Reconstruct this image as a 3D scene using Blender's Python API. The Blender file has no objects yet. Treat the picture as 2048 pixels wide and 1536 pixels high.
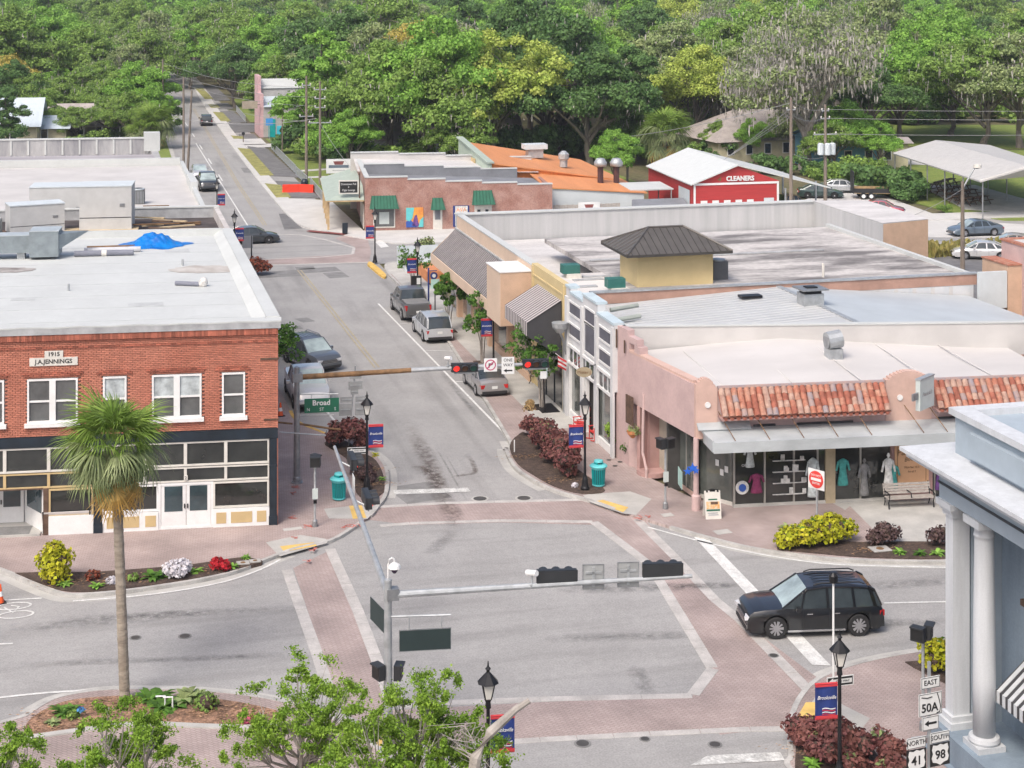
import bpy, math, random
import numpy as np
from mathutils import Vector, Matrix, noise
random.seed(11); rng = np.random.default_rng(5)
R = math.radians
sc = bpy.context.scene; col = sc.collection
# ---------------------------------------------------------------- camera, sky, sun, exposure
cam = bpy.data.cameras.new('camera'); camo = bpy.data.objects.new('camera', cam); col.objects.link(camo)
camo.location = (0, 0, 24); camo.rotation_euler = (R(90), 0, -math.atan(844/3300))
cam.sensor_width = 36; cam.lens = 3300/2048*36; cam.shift_y = -828/2048; cam.clip_end = 3000; cam.clip_start = .5
sc.camera = camo
wd = bpy.data.worlds.new('World'); sc.world = wd; wd.use_nodes = True
SUN_EL, SUN_AZ = 52, 222          # azimuth: compass degrees from +Y clockwise, where the sun stands
nt = wd.node_tree; bg = nt.nodes['Background']
sky = nt.nodes.new('ShaderNodeTexSky'); sky.sky_type = 'NISHITA'; sky.sun_disc = False
sky.sun_elevation = R(SUN_EL); sky.sun_rotation = R(SUN_AZ); sky.air_density = .8; sky.dust_density = 5; sky.ozone_density = .6
nt.links.new(sky.outputs[0], bg.inputs[0]); bg.inputs[1].default_value = .15
sl = bpy.data.lights.new('sun', 'SUN'); sl.energy = 1.3; sl.angle = R(20); sl.color = (1, .96, .9)
so = bpy.data.objects.new('sun', sl); col.objects.link(so)
so.rotation_euler = (R(90-SUN_EL), 0, R(180-SUN_AZ)); so.location = (0, 0, 120)
vs = sc.view_settings; vs.view_transform = 'Standard'; vs.look = 'None'; vs.gamma = 1; vs.use_curve_mapping = False; vs.exposure = .55
sc.cycles.max_bounces = 6; sc.cycles.diffuse_bounces = 3; sc.cycles.glossy_bounces = 3; sc.cycles.transmission_bounces = 3
sc.render.resolution_x = 1024; sc.render.resolution_y = 768
# ---------------------------------------------------------------- materials
MT = {}
def mat(name, c, rough=.8, metal=0., var=.12, scale=1.5, bump=0., bscale=25., c2=None, island=0., stretch=(1, 1, 1), transl=0., fine=0., ramp=(.35, .65), alpha=1., emit=0, rot=0., spec=None):
    if name in MT: return MT[name]
    m = bpy.data.materials.new(name); m.use_nodes = True; n = m.node_tree.nodes; L = m.node_tree.links
    p = n['Principled BSDF']; p.inputs['Roughness'].default_value = rough; p.inputs['Metallic'].default_value = metal
    if spec is not None: p.inputs['Specular IOR Level'].default_value = spec
    g = n.new('ShaderNodeNewGeometry'); mp = n.new('ShaderNodeMapping'); mp.inputs['Scale'].default_value = stretch; mp.inputs['Rotation'].default_value = (0, 0, rot)
    L.new(g.outputs['Position'], mp.inputs['Vector'])
    nz = n.new('ShaderNodeTexNoise'); nz.inputs['Scale'].default_value = scale; nz.inputs['Detail'].default_value = 6; nz.inputs['Roughness'].default_value = .62
    L.new(mp.outputs[0], nz.inputs['Vector'])
    rp = n.new('ShaderNodeValToRGB'); e = rp.color_ramp.elements
    e[0].position, e[1].position = ramp
    a = [max(0, x*(1-var)) for x in c]; b = list(c2) if c2 else [min(1, x*(1+var)) for x in c]
    e[0].color = (*(c if c2 else a), 1); e[1].color = (*b, 1)
    L.new(nz.outputs['Fac'], rp.inputs['Fac']); out = rp.outputs['Color']
    if fine:
        n2 = n.new('ShaderNodeTexNoise'); n2.inputs['Scale'].default_value = bscale; n2.inputs['Detail'].default_value = 3
        L.new(g.outputs['Position'], n2.inputs['Vector'])
        mr = n.new('ShaderNodeMapRange'); mr.inputs['From Min'].default_value = .3; mr.inputs['From Max'].default_value = .7
        mr.inputs['To Min'].default_value = 1-fine; mr.inputs['To Max'].default_value = 1+fine
        L.new(n2.outputs['Fac'], mr.inputs['Value'])
        mx = n.new('ShaderNodeMix'); mx.data_type = 'RGBA'; mx.blend_type = 'MULTIPLY'; mx.inputs['Factor'].default_value = 1
        L.new(out, mx.inputs['A']); L.new(mr.outputs[0], mx.inputs['B']); out = mx.outputs['Result']
    if island:
        mr = n.new('ShaderNodeMapRange'); mr.inputs['To Min'].default_value = 1-island; mr.inputs['To Max'].default_value = 1+island
        L.new(g.outputs['Random Per Island'], mr.inputs['Value'])
        mx = n.new('ShaderNodeMix'); mx.data_type = 'RGBA'; mx.blend_type = 'MULTIPLY'; mx.inputs['Factor'].default_value = 1
        L.new(out, mx.inputs['A']); L.new(mr.outputs[0], mx.inputs['B']); out = mx.outputs['Result']
    L.new(out, p.inputs['Base Color'])
    if bump:
        bn = n.new('ShaderNodeTexNoise'); bn.inputs['Scale'].default_value = bscale; bn.inputs['Detail'].default_value = 4
        L.new(mp.outputs[0], bn.inputs['Vector'])
        bp = n.new('ShaderNodeBump'); bp.inputs['Strength'].default_value = bump; bp.inputs['Distance'].default_value = .05
        L.new(bn.outputs['Fac'], bp.inputs['Height']); L.new(bp.outputs[0], p.inputs['Normal'])
    if transl:
        tr = n.new('ShaderNodeBsdfTranslucent'); L.new(out, tr.inputs['Color'])
        ms = n.new('ShaderNodeMixShader'); ms.inputs[0].default_value = transl
        L.new(p.outputs[0], ms.inputs[1]); L.new(tr.outputs[0], ms.inputs[2]); L.new(ms.outputs[0], n['Material Output'].inputs[0])
    if emit:
        p.inputs['Emission Color'].default_value = (*c, 1); p.inputs['Emission Strength'].default_value = emit
    MT[name] = m; return m
def glassmat(name, c=(.02, .025, .03), rough=.06, alpha=1.):
    m = mat(name, c, rough=rough, var=.3, scale=.8)
    p = m.node_tree.nodes['Principled BSDF']; p.inputs['Coat Weight'].default_value = .6; p.inputs['Coat Roughness'].default_value = .03
    if alpha < 1: p.inputs['Alpha'].default_value = alpha
    return m
def pavermat(name, c1, c2, mortar, size=(.22, .11), rot=.785, mort=.012):
    m = bpy.data.materials.new(name); m.use_nodes = True; n = m.node_tree.nodes; L = m.node_tree.links; p = n['Principled BSDF']
    g = n.new('ShaderNodeNewGeometry'); mp = n.new('ShaderNodeMapping'); mp.inputs['Rotation'].default_value = (0, 0, rot)
    L.new(g.outputs['Position'], mp.inputs['Vector'])
    b = n.new('ShaderNodeTexBrick'); b.inputs['Scale'].default_value = 1; b.inputs['Brick Width'].default_value = size[0]; b.inputs['Row Height'].default_value = size[1]
    b.inputs['Mortar Size'].default_value = mort; b.inputs['Color1'].default_value = (*c1, 1); b.inputs['Color2'].default_value = (*c2, 1); b.inputs['Mortar'].default_value = (*mortar, 1)
    b.inputs['Bias'].default_value = -.1
    L.new(mp.outputs[0], b.inputs['Vector'])
    nz = n.new('ShaderNodeTexNoise'); nz.inputs['Scale'].default_value = .45; nz.inputs['Detail'].default_value = 7; L.new(g.outputs['Position'], nz.inputs['Vector'])
    mr = n.new('ShaderNodeMapRange'); mr.inputs['From Min'].default_value = .3; mr.inputs['From Max'].default_value = .7; mr.inputs['To Min'].default_value = .78; mr.inputs['To Max'].default_value = 1.2
    L.new(nz.outputs['Fac'], mr.inputs['Value'])
    mx = n.new('ShaderNodeMix'); mx.data_type = 'RGBA'; mx.blend_type = 'MULTIPLY'; mx.inputs['Factor'].default_value = 1
    L.new(b.outputs['Color'], mx.inputs['A']); L.new(mr.outputs[0], mx.inputs['B']); L.new(mx.outputs['Result'], p.inputs['Base Color'])
    bp = n.new('ShaderNodeBump'); bp.inputs['Strength'].default_value = .4; bp.inputs['Distance'].default_value = .01; bp.invert = True
    L.new(b.outputs['Fac'], bp.inputs['Height']); L.new(bp.outputs[0], p.inputs['Normal']); p.inputs['Roughness'].default_value = .85
    MT[name] = m; return m
def roadmat(name, along):
    # weathered pale asphalt: aggregate speckle, broad blotches and darker wheel paths running along the lane
    m = bpy.data.materials.new(name); m.use_nodes = True; n = m.node_tree.nodes; L = m.node_tree.links; p = n['Principled BSDF']
    g = n.new('ShaderNodeNewGeometry')
    def noise(scale, stretch, lo, hi, f0=.35, f1=.65, det=6):
        mp = n.new('ShaderNodeMapping'); mp.inputs['Scale'].default_value = stretch; L.new(g.outputs['Position'], mp.inputs['Vector'])
        z = n.new('ShaderNodeTexNoise'); z.inputs['Scale'].default_value = scale; z.inputs['Detail'].default_value = det; L.new(mp.outputs[0], z.inputs['Vector'])
        r = n.new('ShaderNodeMapRange'); r.inputs['From Min'].default_value = f0; r.inputs['From Max'].default_value = f1; r.inputs['To Min'].default_value = lo; r.inputs['To Max'].default_value = hi
        L.new(z.outputs['Fac'], r.inputs['Value']); return r.outputs[0]
    st = (.06, .75, 1) if along == 'x' else (.75, .05, 1)
    cur = None
    for o in (noise(15, (1, 1, 1), .88, 1.12), noise(.35, (1, 1, 1), .93, 1.07), noise(1.0, st, 1.03, .74, .52, .78), noise(3.5, (1, 1, 1), .95, 1.04)):
        if cur is None: cur = o
        else:
            k = n.new('ShaderNodeMath'); k.operation = 'MULTIPLY'; L.new(cur, k.inputs[0]); L.new(o, k.inputs[1]); cur = k.outputs[0]
    mx = n.new('ShaderNodeMix'); mx.data_type = 'RGBA'; mx.blend_type = 'MULTIPLY'; mx.inputs['Factor'].default_value = 1
    mx.inputs['A'].default_value = (.305, .299, .291, 1); L.new(cur, mx.inputs['B']); L.new(mx.outputs['Result'], p.inputs['Base Color'])
    p.inputs['Roughness'].default_value = .92
    MT[name] = m; return m
roadmat('asphalt_cross', 'x'); roadmat('asphalt_main', 'y')
pavermat('pavers', (.385, .312, .292), (.335, .265, .248), (.255, .205, .19))
pavermat('pavers_square', (.395, .318, .298), (.345, .275, .256), (.27, .215, .2), rot=.1)
mat('concrete', (.42, .41, .385), .9, var=.14, scale=.7, fine=.1, bscale=30)
mat('concrete_new', (.52, .51, .49), .9, var=.08, scale=.5, fine=.06, bscale=25)
mat('kerb', (.40, .39, .37), .9, var=.22, scale=1.3, fine=.12)
mat('band', (.44, .42, .4), .9, var=.16, scale=1.1, fine=.12)
mat('dark_asphalt', (.15, .148, .15), .95, var=.18, scale=.8, fine=.14, bscale=40)
mat('paint_white', (.62, .62, .6), .7, var=.14, scale=2.5, fine=.16, bscale=18)
mat('paint_worn', (.5, .5, .48), .8, var=.3, scale=2.2, fine=.25, bscale=14)
mat('paint_yellow', (.62, .4, .1), .8, var=.18, scale=2.5, fine=.18)
mat('paint_yellow_worn', (.36, .31, .21), .8, var=.15, scale=2.5, fine=.2)
mat('tactile', (.63, .43, .13), .85, var=.15, scale=2.)
mat('soil', (.07, .047, .036), .97, var=.4, scale=4, fine=.5, bscale=22, bump=.6)
mat('mulch', (.24, .14, .09), .97, var=.5, scale=3, fine=.5, bscale=16, bump=.6)
mat('grass', (.13, .19, .035), .95, var=.35, scale=.8, fine=.35, bscale=9, c2=(.2, .24, .05))
mat('grass_dry', (.26, .25, .08), .95, var=.3, scale=1.2, fine=.3, bscale=9)
mat('forest_floor', (.085, .09, .035), .97, var=.5, scale=.15, fine=.3, bscale=2, c2=(.16, .13, .075))
mat('paint_red', (.5, .06, .05), .8, var=.1, scale=8)
mat('black_metal', (.012, .012, .014), .45, .3, var=.2)
mat('grey_metal', (.3, .31, .32), .45, .6, var=.18, scale=3)
mat('galv', (.42, .44, .45), .5, .5, var=.15, scale=3)
mat('rust', (.2, .115, .055), .8, .2, var=.35, scale=3)
mat('white', (.72, .72, .71), .55, var=.06, scale=2)
mat('offwhite', (.62, .6, .55), .6, var=.08, scale=2)
mat('cream_panel', (.52, .39, .2), .7, var=.06)
mat('navy', (.012, .02, .03), .4, var=.3)
glassmat('glass'); glassmat('glass_blue', (.045, .07, .08)); glassmat('glass_shop', (.03, .032, .03), .08)
mat('signal_red', (.8, .03, .02), .4, emit=.8); mat('lens_amber', (.12, .05, .02), .3); mat('lens_green', (.02, .10, .07), .3)
mat('lamp_glass', (.72, .7, .64), .25, var=.04)
mat('teal', (.0, .30, .31), .45, var=.1); mat('teal_light', (.12, .5, .52), .45, var=.1)
mat('wood_grey', (.36, .33, .3), .85, var=.22, scale=4, stretch=(1, 6, 6), fine=.15)
mat('wood_dark', (.1, .06, .04), .85, var=.3, scale=4)
mat('wood_tan', (.5, .36, .2), .8, var=.2, scale=3)
mat('pole_wood', (.2, .165, .135), .9, var=.25, scale=2.5, stretch=(4, 4, .4))
mat('orange', (.75, .1, .02), .6); mat('red', (.5, .035, .03), .5, var=.12); mat('red_text', (.5, .03, .03), .6)
mat('sign_white', (.68, .69, .68), .5, var=.05); mat('sign_green', (.01, .13, .07), .5, var=.08); mat('sign_black', (.012, .012, .012), .5)
mat('banner_blue', (.015, .035, .17), .75, var=.15); mat('banner_red', (.52, .04, .05), .75, var=.1); mat('banner_white', (.7, .7, .7), .75)
mat('rubber', (.018, .018, .019), .85)
# ---------------------------------------------------------------- mesh builder
class MB:
    def __init__(s): s.v = []; s.f = []
    def add(s, vs, fs):
        o = len(s.v); s.v += [tuple(p) for p in vs]; s.f += [tuple(i+o for i in q) for q in fs]; return s
    def box(s, x0, x1, y0, y1, z0, z1):
        return s.add([(x0,y0,z0),(x1,y0,z0),(x1,y1,z0),(x0,y1,z0),(x0,y0,z1),(x1,y0,z1),(x1,y1,z1),(x0,y1,z1)],
                     [(0,3,2,1),(4,5,6,7),(0,1,5,4),(1,2,6,5),(2,3,7,6),(3,0,4,7)])
    def cbox(s, c, size, rz=0, rx=0, ry=0):
        M = Matrix.Translation(c) @ Matrix.Rotation(rz,4,'Z') @ Matrix.Rotation(rx,4,'X') @ Matrix.Rotation(ry,4,'Y')
        a, b, d = [q/2 for q in size]
        t = MB().box(-a,a,-b,b,-d,d); return s.add([M @ Vector(p) for p in t.v], t.f)
    def prism(s, poly, z0, z1, top=True, bottom=True):
        A = sum(poly[i][0]*poly[(i+1)%len(poly)][1]-poly[(i+1)%len(poly)][0]*poly[i][1] for i in range(len(poly)))
        if A < 0: poly = poly[::-1]
        n = len(poly); vs = [(p[0],p[1],z0) for p in poly]+[(p[0],p[1],z1) for p in poly]
        fs = [(i,(i+1)%n,n+(i+1)%n,n+i) for i in range(n)]
        if top: fs.append(tuple(range(n,2*n)))
        if bottom: fs.append(tuple(range(n-1,-1,-1)))
        return s.add(vs, fs)
    def sheet(s, poly, z):
        A = sum(poly[i][0]*poly[(i+1)%len(poly)][1]-poly[(i+1)%len(poly)][0]*poly[i][1] for i in range(len(poly)))
        if A < 0: poly = poly[::-1]
        return s.add([(p[0],p[1],z) for p in poly], [tuple(range(len(poly)))])
    def face(s, *pts): return s.add(pts, [tuple(range(len(pts)))])
    def slab(s, pts, th):      # a planar polygon given thickness along its normal
        P = [Vector(p) for p in pts]; nr = (P[1]-P[0]).cross(P[2]-P[0]).normalized(); n = len(P)
        return s.add([p-nr*th for p in P]+P, [tuple(range(n-1,-1,-1)), tuple(range(n,2*n))]+[(i,(i+1)%n,n+(i+1)%n,n+i) for i in range(n)])
    def tube(s, pts, r, n=8, cap=True):
        P = [Vector(p) for p in pts]; m = len(P); rr = r if isinstance(r,(list,tuple)) else [r]*m
        vs = []; up = Vector((0,0,1))
        for i, p in enumerate(P):
            t = (P[min(i+1,m-1)]-P[max(i-1,0)]).normalized()
            a = t.cross(up) if abs(t.z) < .95 else t.cross(Vector((1,0,0))); a.normalize(); b = t.cross(a).normalized()
            for k in range(n):
                w = 2*math.pi*k/n; vs.append(p+(a*math.cos(w)+b*math.sin(w))*rr[i])
        fs = [(i*n+k, i*n+(k+1)%n, (i+1)*n+(k+1)%n, (i+1)*n+k) for i in range(m-1) for k in range(n)]
        if cap: fs += [tuple(range(n-1,-1,-1)), tuple(range((m-1)*n, m*n))]
        return s.add(vs, fs)
    def lathe(s, prof, n=16, c=(0,0,0), a0=0):
        m = len(prof); vs = []
        for (r, z) in prof:
            for k in range(n):
                w = a0+2*math.pi*k/n; vs.append((c[0]+r*math.cos(w), c[1]+r*math.sin(w), c[2]+z))
        fs = [(i*n+k, i*n+(k+1)%n, (i+1)*n+(k+1)%n, (i+1)*n+k) for i in range(m-1) for k in range(n)]
        fs += [tuple(range(n-1,-1,-1)), tuple(range((m-1)*n, m*n))]
        return s.add(vs, fs)
    def disc(s, c, r, axis='x', th=.02, n=20):
        M = {'x': Matrix.Rotation(R(90),4,'Y'), 'y': Matrix.Rotation(R(-90),4,'X'), 'z': Matrix.Identity(4)}[axis]
        t = MB().lathe([(r,-th/2),(r,th/2)], n); return s.add([Vector(c)+(M @ Vector(p)) for p in t.v], t.f)
    def shear(s, k=.1085): s.v = [(x-k*y,y,z) for x, y, z in s.v]; return s
    def xf(s, M): s.v = [tuple(M @ Vector(p)) for p in s.v]; return s
    def build(s, name, m, parent=None, smooth=False, kind=None, label=None):
        me = bpy.data.meshes.new(name); me.from_pydata(s.v, [], s.f); me.update()
        return link(name, me, m, parent, smooth, kind, label)
def link(name, me, m, parent=None, smooth=False, kind=None, label=None):
    if m and not me.materials: me.materials.append(MT[m] if isinstance(m, str) else m)
    if smooth: me.shade_smooth() if smooth is True else me.shade_smooth()
    o = bpy.data.objects.new(name, me); col.objects.link(o)
    if parent: o.parent = parent
    if kind: o['kind'] = kind
    if label: o['label'] = label
    return o
def tag(o, label, cat, group=None):
    o['label'] = label; o['category'] = cat
    if group: o['group'] = group
    return o
def thing(name, label, cat, loc=(0,0,0), rz=0, group=None):
    o = bpy.data.objects.new(name, None); col.objects.link(o); o.empty_display_size = .2
    o.location = (*loc, 0) if len(loc) == 2 else loc; o.rotation_euler = (0,0,rz)
    return tag(o, label, cat, group)
def struct(name, mb, m, parent=None):
    o = mb.build(name, m, parent)
    if not parent: o['kind'] = 'structure'
    return o
def copy_tree(root, loc, rz=0, label=None, group=None, scale=None):
    kids = {}
    for o in [root]+list(root.children_recursive):
        c = o.copy(); col.objects.link(c); kids[o.name] = c
        if o is not root: c.parent = kids[o.parent.name]
    r = kids[root.name]; r.location = (*loc, 0) if len(loc) == 2 else loc; r.rotation_euler = (0,0,rz)
    if scale: r.scale = scale if isinstance(scale,(tuple,list)) else (scale,)*3
    if label: r['label'] = label
    if group: r['group'] = group
    return r
def text(body, size, m, parent, loc, rot=(R(90),0,0), depth=.006, name='lettering', sx=1., align='CENTER', bold=.0, shear=0):
    cu = bpy.data.curves.new('t', 'FONT'); cu.body = body; cu.size = size; cu.extrude = depth; cu.align_x = align; cu.align_y = 'CENTER'; cu.offset = bold; cu.shear = shear
    cu.resolution_u = 3
    t = bpy.data.objects.new('t', cu); col.objects.link(t)
    me = bpy.data.meshes.new_from_object(t, depsgraph=bpy.context.evaluated_depsgraph_get())
    bpy.data.objects.remove(t); me.name = name; me.materials.clear()
    o = link(name, me, m, parent); o.location = loc; o.rotation_euler = rot; o.scale = (sx,1,1); return o
def lerp(a, b, t): return tuple(x+(y-x)*t for x, y in zip(a, b))
def offset(path, d):       # shift a 2-D path sideways (left of travel for d > 0)
    out = []
    for i in range(len(path)):
        a = Vector(path[max(i-1,0)]); b = Vector(path[min(i+1,len(path)-1)]); t = (b-a).normalized()
        out.append((path[i][0]-t.y*d, path[i][1]+t.x*d))
    return out
def smooth_path(p, k=4):   # Catmull-Rom through the points
    out = []
    for i in range(len(p)-1):
        p0, p1, p2, p3 = [Vector(p[max(0,min(len(p)-1,j))]) for j in (i-1,i,i+1,i+2)]
        for q in range(k):
            t = q/k; out.append(tuple(.5*((2*p1)+(p2-p0)*t+(2*p0-5*p1+4*p2-p3)*t*t+(3*p1-p0-3*p2+p3)*t**3)))
    return out+[tuple(p[-1])]
def ribbon(path, w):       # polygon of a strip of width w centred on a path
    return offset(path, w/2)+offset(path, -w/2)[::-1]
def strip(mb, path, w, z):
    a, b = offset(path, w/2), offset(path, -w/2)
    for i in range(len(path)-1): mb.add([(*b[i],z),(*b[i+1],z),(*a[i+1],z),(*a[i],z)], [(0,1,2,3)])
    return mb

# ================================================================ the ground
struct('ground', MB().sheet([(-400,20),(600,20),(600,900),(-400,900)], -.06), 'forest_floor')
struct('street', MB().sheet([(10.3,30),(22.9,30),(22.9,400),(10.3,400)], .0), 'asphalt_main')
struct('cross_street', MB().sheet([(-60,40),(90,40),(90,58),(34,63.5),(24.5,69.5),(9,71.9),(-2,74),(-60,80)], .004), 'asphalt_cross')
struct('side_street', MB().sheet([(10,134.5),(120,124),(120,140.5),(24,148.5),(10,156)], .004), 'asphalt_cross')
# patches in the paving
pm = MB()
for c, s, a in (((14.53, 130.74),(3.6,2.6),.05),((17.83, 131.69),(3,2),.1),((18.75, 129.22),(1.6,2.4),.1),((16.78, 132.87),(1.5,1.2),0),((18.89, 199.54),(2.4,5),.0),((14.64, 74.48),(2.2,2.6),.2),((14.28, 113.13),(.9,1.4),.3),((13.46, 110.89),(.6,1.),.1)):
    pm.cbox((*c,.0025),(*s,.006),a)
struct('asphalt_patch', pm, 'dark_patch' if 'dark_patch' in MT else mat('dark_patch', (.2,.198,.195), .95, var=.16, scale=1.5, fine=.14))
# pavements (top 0.12 m above the road)
kz = .12
LK = smooth_path([(-5.12, 70.59),(-3.48, 68.84),(-2.27, 67.15),(-1.3, 65.84),(-0.63, 65.33),(0.74, 65.21),(2.25, 65.35),(4.18, 65.72),(5.59, 66.3),(6.87, 67.29),(8.2, 68.25),(9.79, 68.89),(11.18, 70.59),(11.88, 71.55),(12.49, 72.92),(12.99, 74.09),(13.43, 75.93),(13.76, 78.07),(13.75, 79.82),(13.49, 81.26)], 4) + smooth_path([(13.49, 81.26),(13.16, 83.14),(12.67, 84.1),(11.99, 84.37),(11.23, 85.89),(10.75, 86.99),(10.54, 88.34),(10.52, 89.58)], 3)
LPOLY = LK + [(10.4,100),(10.3,133),(8.2,137),(6,137.5),(6,72),(-9,74)]
struct('pavement_left_corner', MB().prism(LPOLY, -.05, kz), 'pavers_square')
RK = smooth_path([(22.75,128),(22.7,110),(20.68, 81.49),(20.15, 80),(19.82, 77.09),(20.06, 75.02),(20.69, 72.94),(21.83, 71.18),(22.76, 69.32),(23.4, 68.13),(24.99, 65.63),(26.46, 63.71),(28.1, 62.39),(29.85, 61.41),(33.66, 60.2),(45,57.5),(60,56)], 4)
struct('pavement_right_corner', MB().prism(RK+[(60,66),(26.5,70),(25.4,74),(25,79),(25,128)], -.05, kz), 'pavers')
struct('pavement_right', MB().sheet([(22.95,82.6),(24.95,82.6),(24.95,128),(22.95,128)], kz+.004), 'concrete')
struct('pavement_shopfront', MB().sheet([(32.35, 67.04),(32.21, 68.28),(38,68.2),(46,67.2),(46,58.2),(33.67, 60.21),(32.13, 62.39),(32.8, 67.49)], kz+.004), 'concrete')
NL = smooth_path([(-4.08, 54.13),(-2.77, 54.77),(-2.02, 55.09),(-1.57, 55.71),(-0.96, 56.24),(0.32, 56.45),(1.93, 56.12),(3.54, 55.59),(5.41, 54.61),(6.89, 53.29),(7.94, 51.68),(8.5, 50.23),(8.84, 48.67),(8.5,40)], 4)
struct('pavement_near_left', MB().prism(NL+[(8.3,30),(-20,30),(-20,52)], -.05, kz), 'pavers')
NR = smooth_path([(20.2,38),(20.24, 45.29),(20.63, 46.46),(21.42, 48.31),(22.51, 50.05),(23.87, 51.38),(25.72, 52.15),(28, 52.51),(29.17, 52.34),(33,51.5),(60,49)], 4)
struct('pavement_near_right', MB().prism(NR+[(60,30),(20.4,30)], -.05, kz), 'pavers')
def kerb(name, path, w=.18, h=.135, m='kerb', z0=-.02):
    k = MB(); a, b = offset(path, w/2), offset(path, -w/2)
    for i in range(len(path)-1):
        k.add([(*b[i],z0),(*b[i+1],z0),(*a[i+1],z0),(*a[i],z0),(*b[i],h),(*b[i+1],h),(*a[i+1],h),(*a[i],h)], [(4,5,6,7),(0,1,5,4),(2,3,7,6),(0,4,7,3),(1,2,6,5)])
    return struct(name, k, m)
kerb('kerb_left_corner', LK[:50]); kerb('kerb_left_bulb', LK[52:88]); kerb('kerb_yellow', LK[87:], m='paint_yellow')
kerb('kerb_right', RK[:32]); kerb('kerb_right_corner', RK[38:]); kerb('kerb_near_left', NL); kerb('kerb_near_right', NR)
# gutters: a pale concrete lip along each kerb
gt = MB(); strip(gt, offset(LK[:40],-.32), .42, .0065); strip(gt, offset(LK[60:80],-.28), .36, .0065); strip(gt, offset(RK[8:24],-.3), .4, .0065); strip(gt, offset(RK[40:],-.3), .4, .0065); strip(gt, offset(NR[14:],.3), .4, .0065); strip(gt, offset(NL[10:40],.3), .36, .0065)
struct('gutter', gt, 'concrete')
# kerb ramps with yellow tactile pads
def ramp(poly, pad):
    r = struct('kerb_ramp', MB().sheet([W for W in poly], kz+.006), 'concrete'); p = struct('tactile_pad', MB().sheet(pad, kz+.012), 'tactile', r)
ramp([(7.11, 69.22),(8.6, 69.78),(9.6, 69.02),(9.59, 68.53),(7.49, 67.43)], [(7.62, 68.6),(9.03, 68.73),(9.12, 68.28),(7.71, 67.91)])
ramp([(10.04, 72.89),(11.56, 72.99),(12.52, 72.68),(11.69, 71.09),(10.08, 71.57)], [(11.18, 73.02),(11.75, 72.94),(11.67, 71.23),(11.08, 71.25)])
ramp([(21.7, 71.84),(22.08, 71.97),(23.96, 71.86),(24.56, 70.6),(23.18, 68.7),(22.67, 69.03),(21.74, 70.89)], [(21.98, 70.9),(22.39, 71.01),(23.18, 69.74),(22.73, 69.15)])
ramp([(21.66, 48.33),(23.46, 50.49),(23.73, 49.19),(24.11, 48.17),(23.47, 47.51)], [(21.72, 48.6),(22.61, 49.74),(23.25, 49.58),(22.37, 48.15)])
ramp([(8.49, 50.65),(9.41, 50.93),(9.7, 50),(8.55, 48.78)], [(8.58, 50.56),(9, 51.14),(9, 50.59),(8.57, 49.78)])
# crosswalks: brick fields between concrete slabs
cw = []
def crosswalk(poly, z=.008): return struct('crosswalk', MB().sheet(poly, z), 'pavers')
A1,A2,A3,A4,A5 = (12.58, 73.04),(15.49, 72.73),(22.2, 71.59),(23.17, 68.8),(22.49, 70.65)
NW = crosswalk([(11.79, 71.3),(12.49, 72.92),(15.47, 72.66),(21.83, 71.54),(22.76, 69.32),(23.36, 68.01),(21.05, 68.26),(17.25, 69.57),(13.41, 70.22)])
EW = crosswalk([(23.46, 68.32),(21.15, 68.57),(21.88, 63.1),(20.75, 53.29),(19.32, 51.44),(19.15, 48.53),(21.79, 48.57),(23.91, 51.46),(23.25, 56.94),(23.25, 63.92)], .009)
SW = crosswalk([(9.3,52.8),(14,52.2),(19.6,51.3),(20.9,48.4),(13.5,49.7),(9.4,50.4)], .010)
WW = crosswalk([(7.9,66.3),(9.55,67.9),(9.6,56.2),(9.3,52.8),(9.4,50.6),(7.9,53.0)], .011)
FW = crosswalk([(12,137.6),(21.6,138.3),(22.2,142),(21.2,147),(22.8,149),(24,146),(23.2,139),(22.2,134.2),(12,135.2)], .010)
def slabs(parent, path, w, seg, z=.016):
    tot = 0; path = [Vector(p) for p in path]; out = []
    for a, b in zip(path, path[1:]):
        L = (b-a).length; n = max(1, round(L/seg)); t = (b-a)/n; d = t.normalized(); nn = Vector((-d.y, d.x))*w/2
        for i in range(n):
            q = a+t*i+d*.012; e = a+t*(i+1)-d*.012; jz = random.uniform(-.003,.003)
            mb = MB().prism([tuple(q+nn),tuple(q-nn),tuple(e-nn),tuple(e+nn)], -.01, z+jz); mb.build('slab', 'band', parent)
slabs(NW, [(12.11, 72.95),(15.48, 72.69),(22.07, 71.55)], .3, 2.2); slabs(NW, [(12.13, 70.41),(13.44, 70.41),(17.31, 69.79),(21.17, 68.63)], .3, 2.2)
slabs(EW, [(21.21, 68.62),(21.88, 63.1),(20.72, 53.26)], .42, 1.6); slabs(EW, [(20.72, 53.18),(19.34, 51.43)], .42, 1.6)
slabs(EW, [(23.15, 68.6),(23.15, 63.65),(23.07, 58.98),(23.25, 56.94),(23.19, 50.6)], .42, 1.6)
slabs(SW, [(19.28, 51.37),(14.34, 52.36),(11.42, 52.84),(9.79, 53.03)], .36, 1.9); slabs(SW, [(21.6, 48.33),(20.21, 48.65),(17.04, 49.14),(13.59, 49.61),(11.72, 49.81)], .32, 1.3)
slabs(WW, [(7.63, 66.17),(7.72, 57.7),(7.7, 54.22)], .42, 1.5); slabs(WW, [(9.64, 68.13),(9.72, 61.38),(9.65, 55.84),(9.56, 53.55)], .42, 1.5)
slabs(FW, [(12,137.7),(18.6,137.5),(21.5,138.4),(22.1,141.5),(20.2,146.5),(18.4,149.8),(14,150.6)], .25, 3); slabs(FW, [(12,135.1),(22.2,134.1)], .25, 3)
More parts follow.
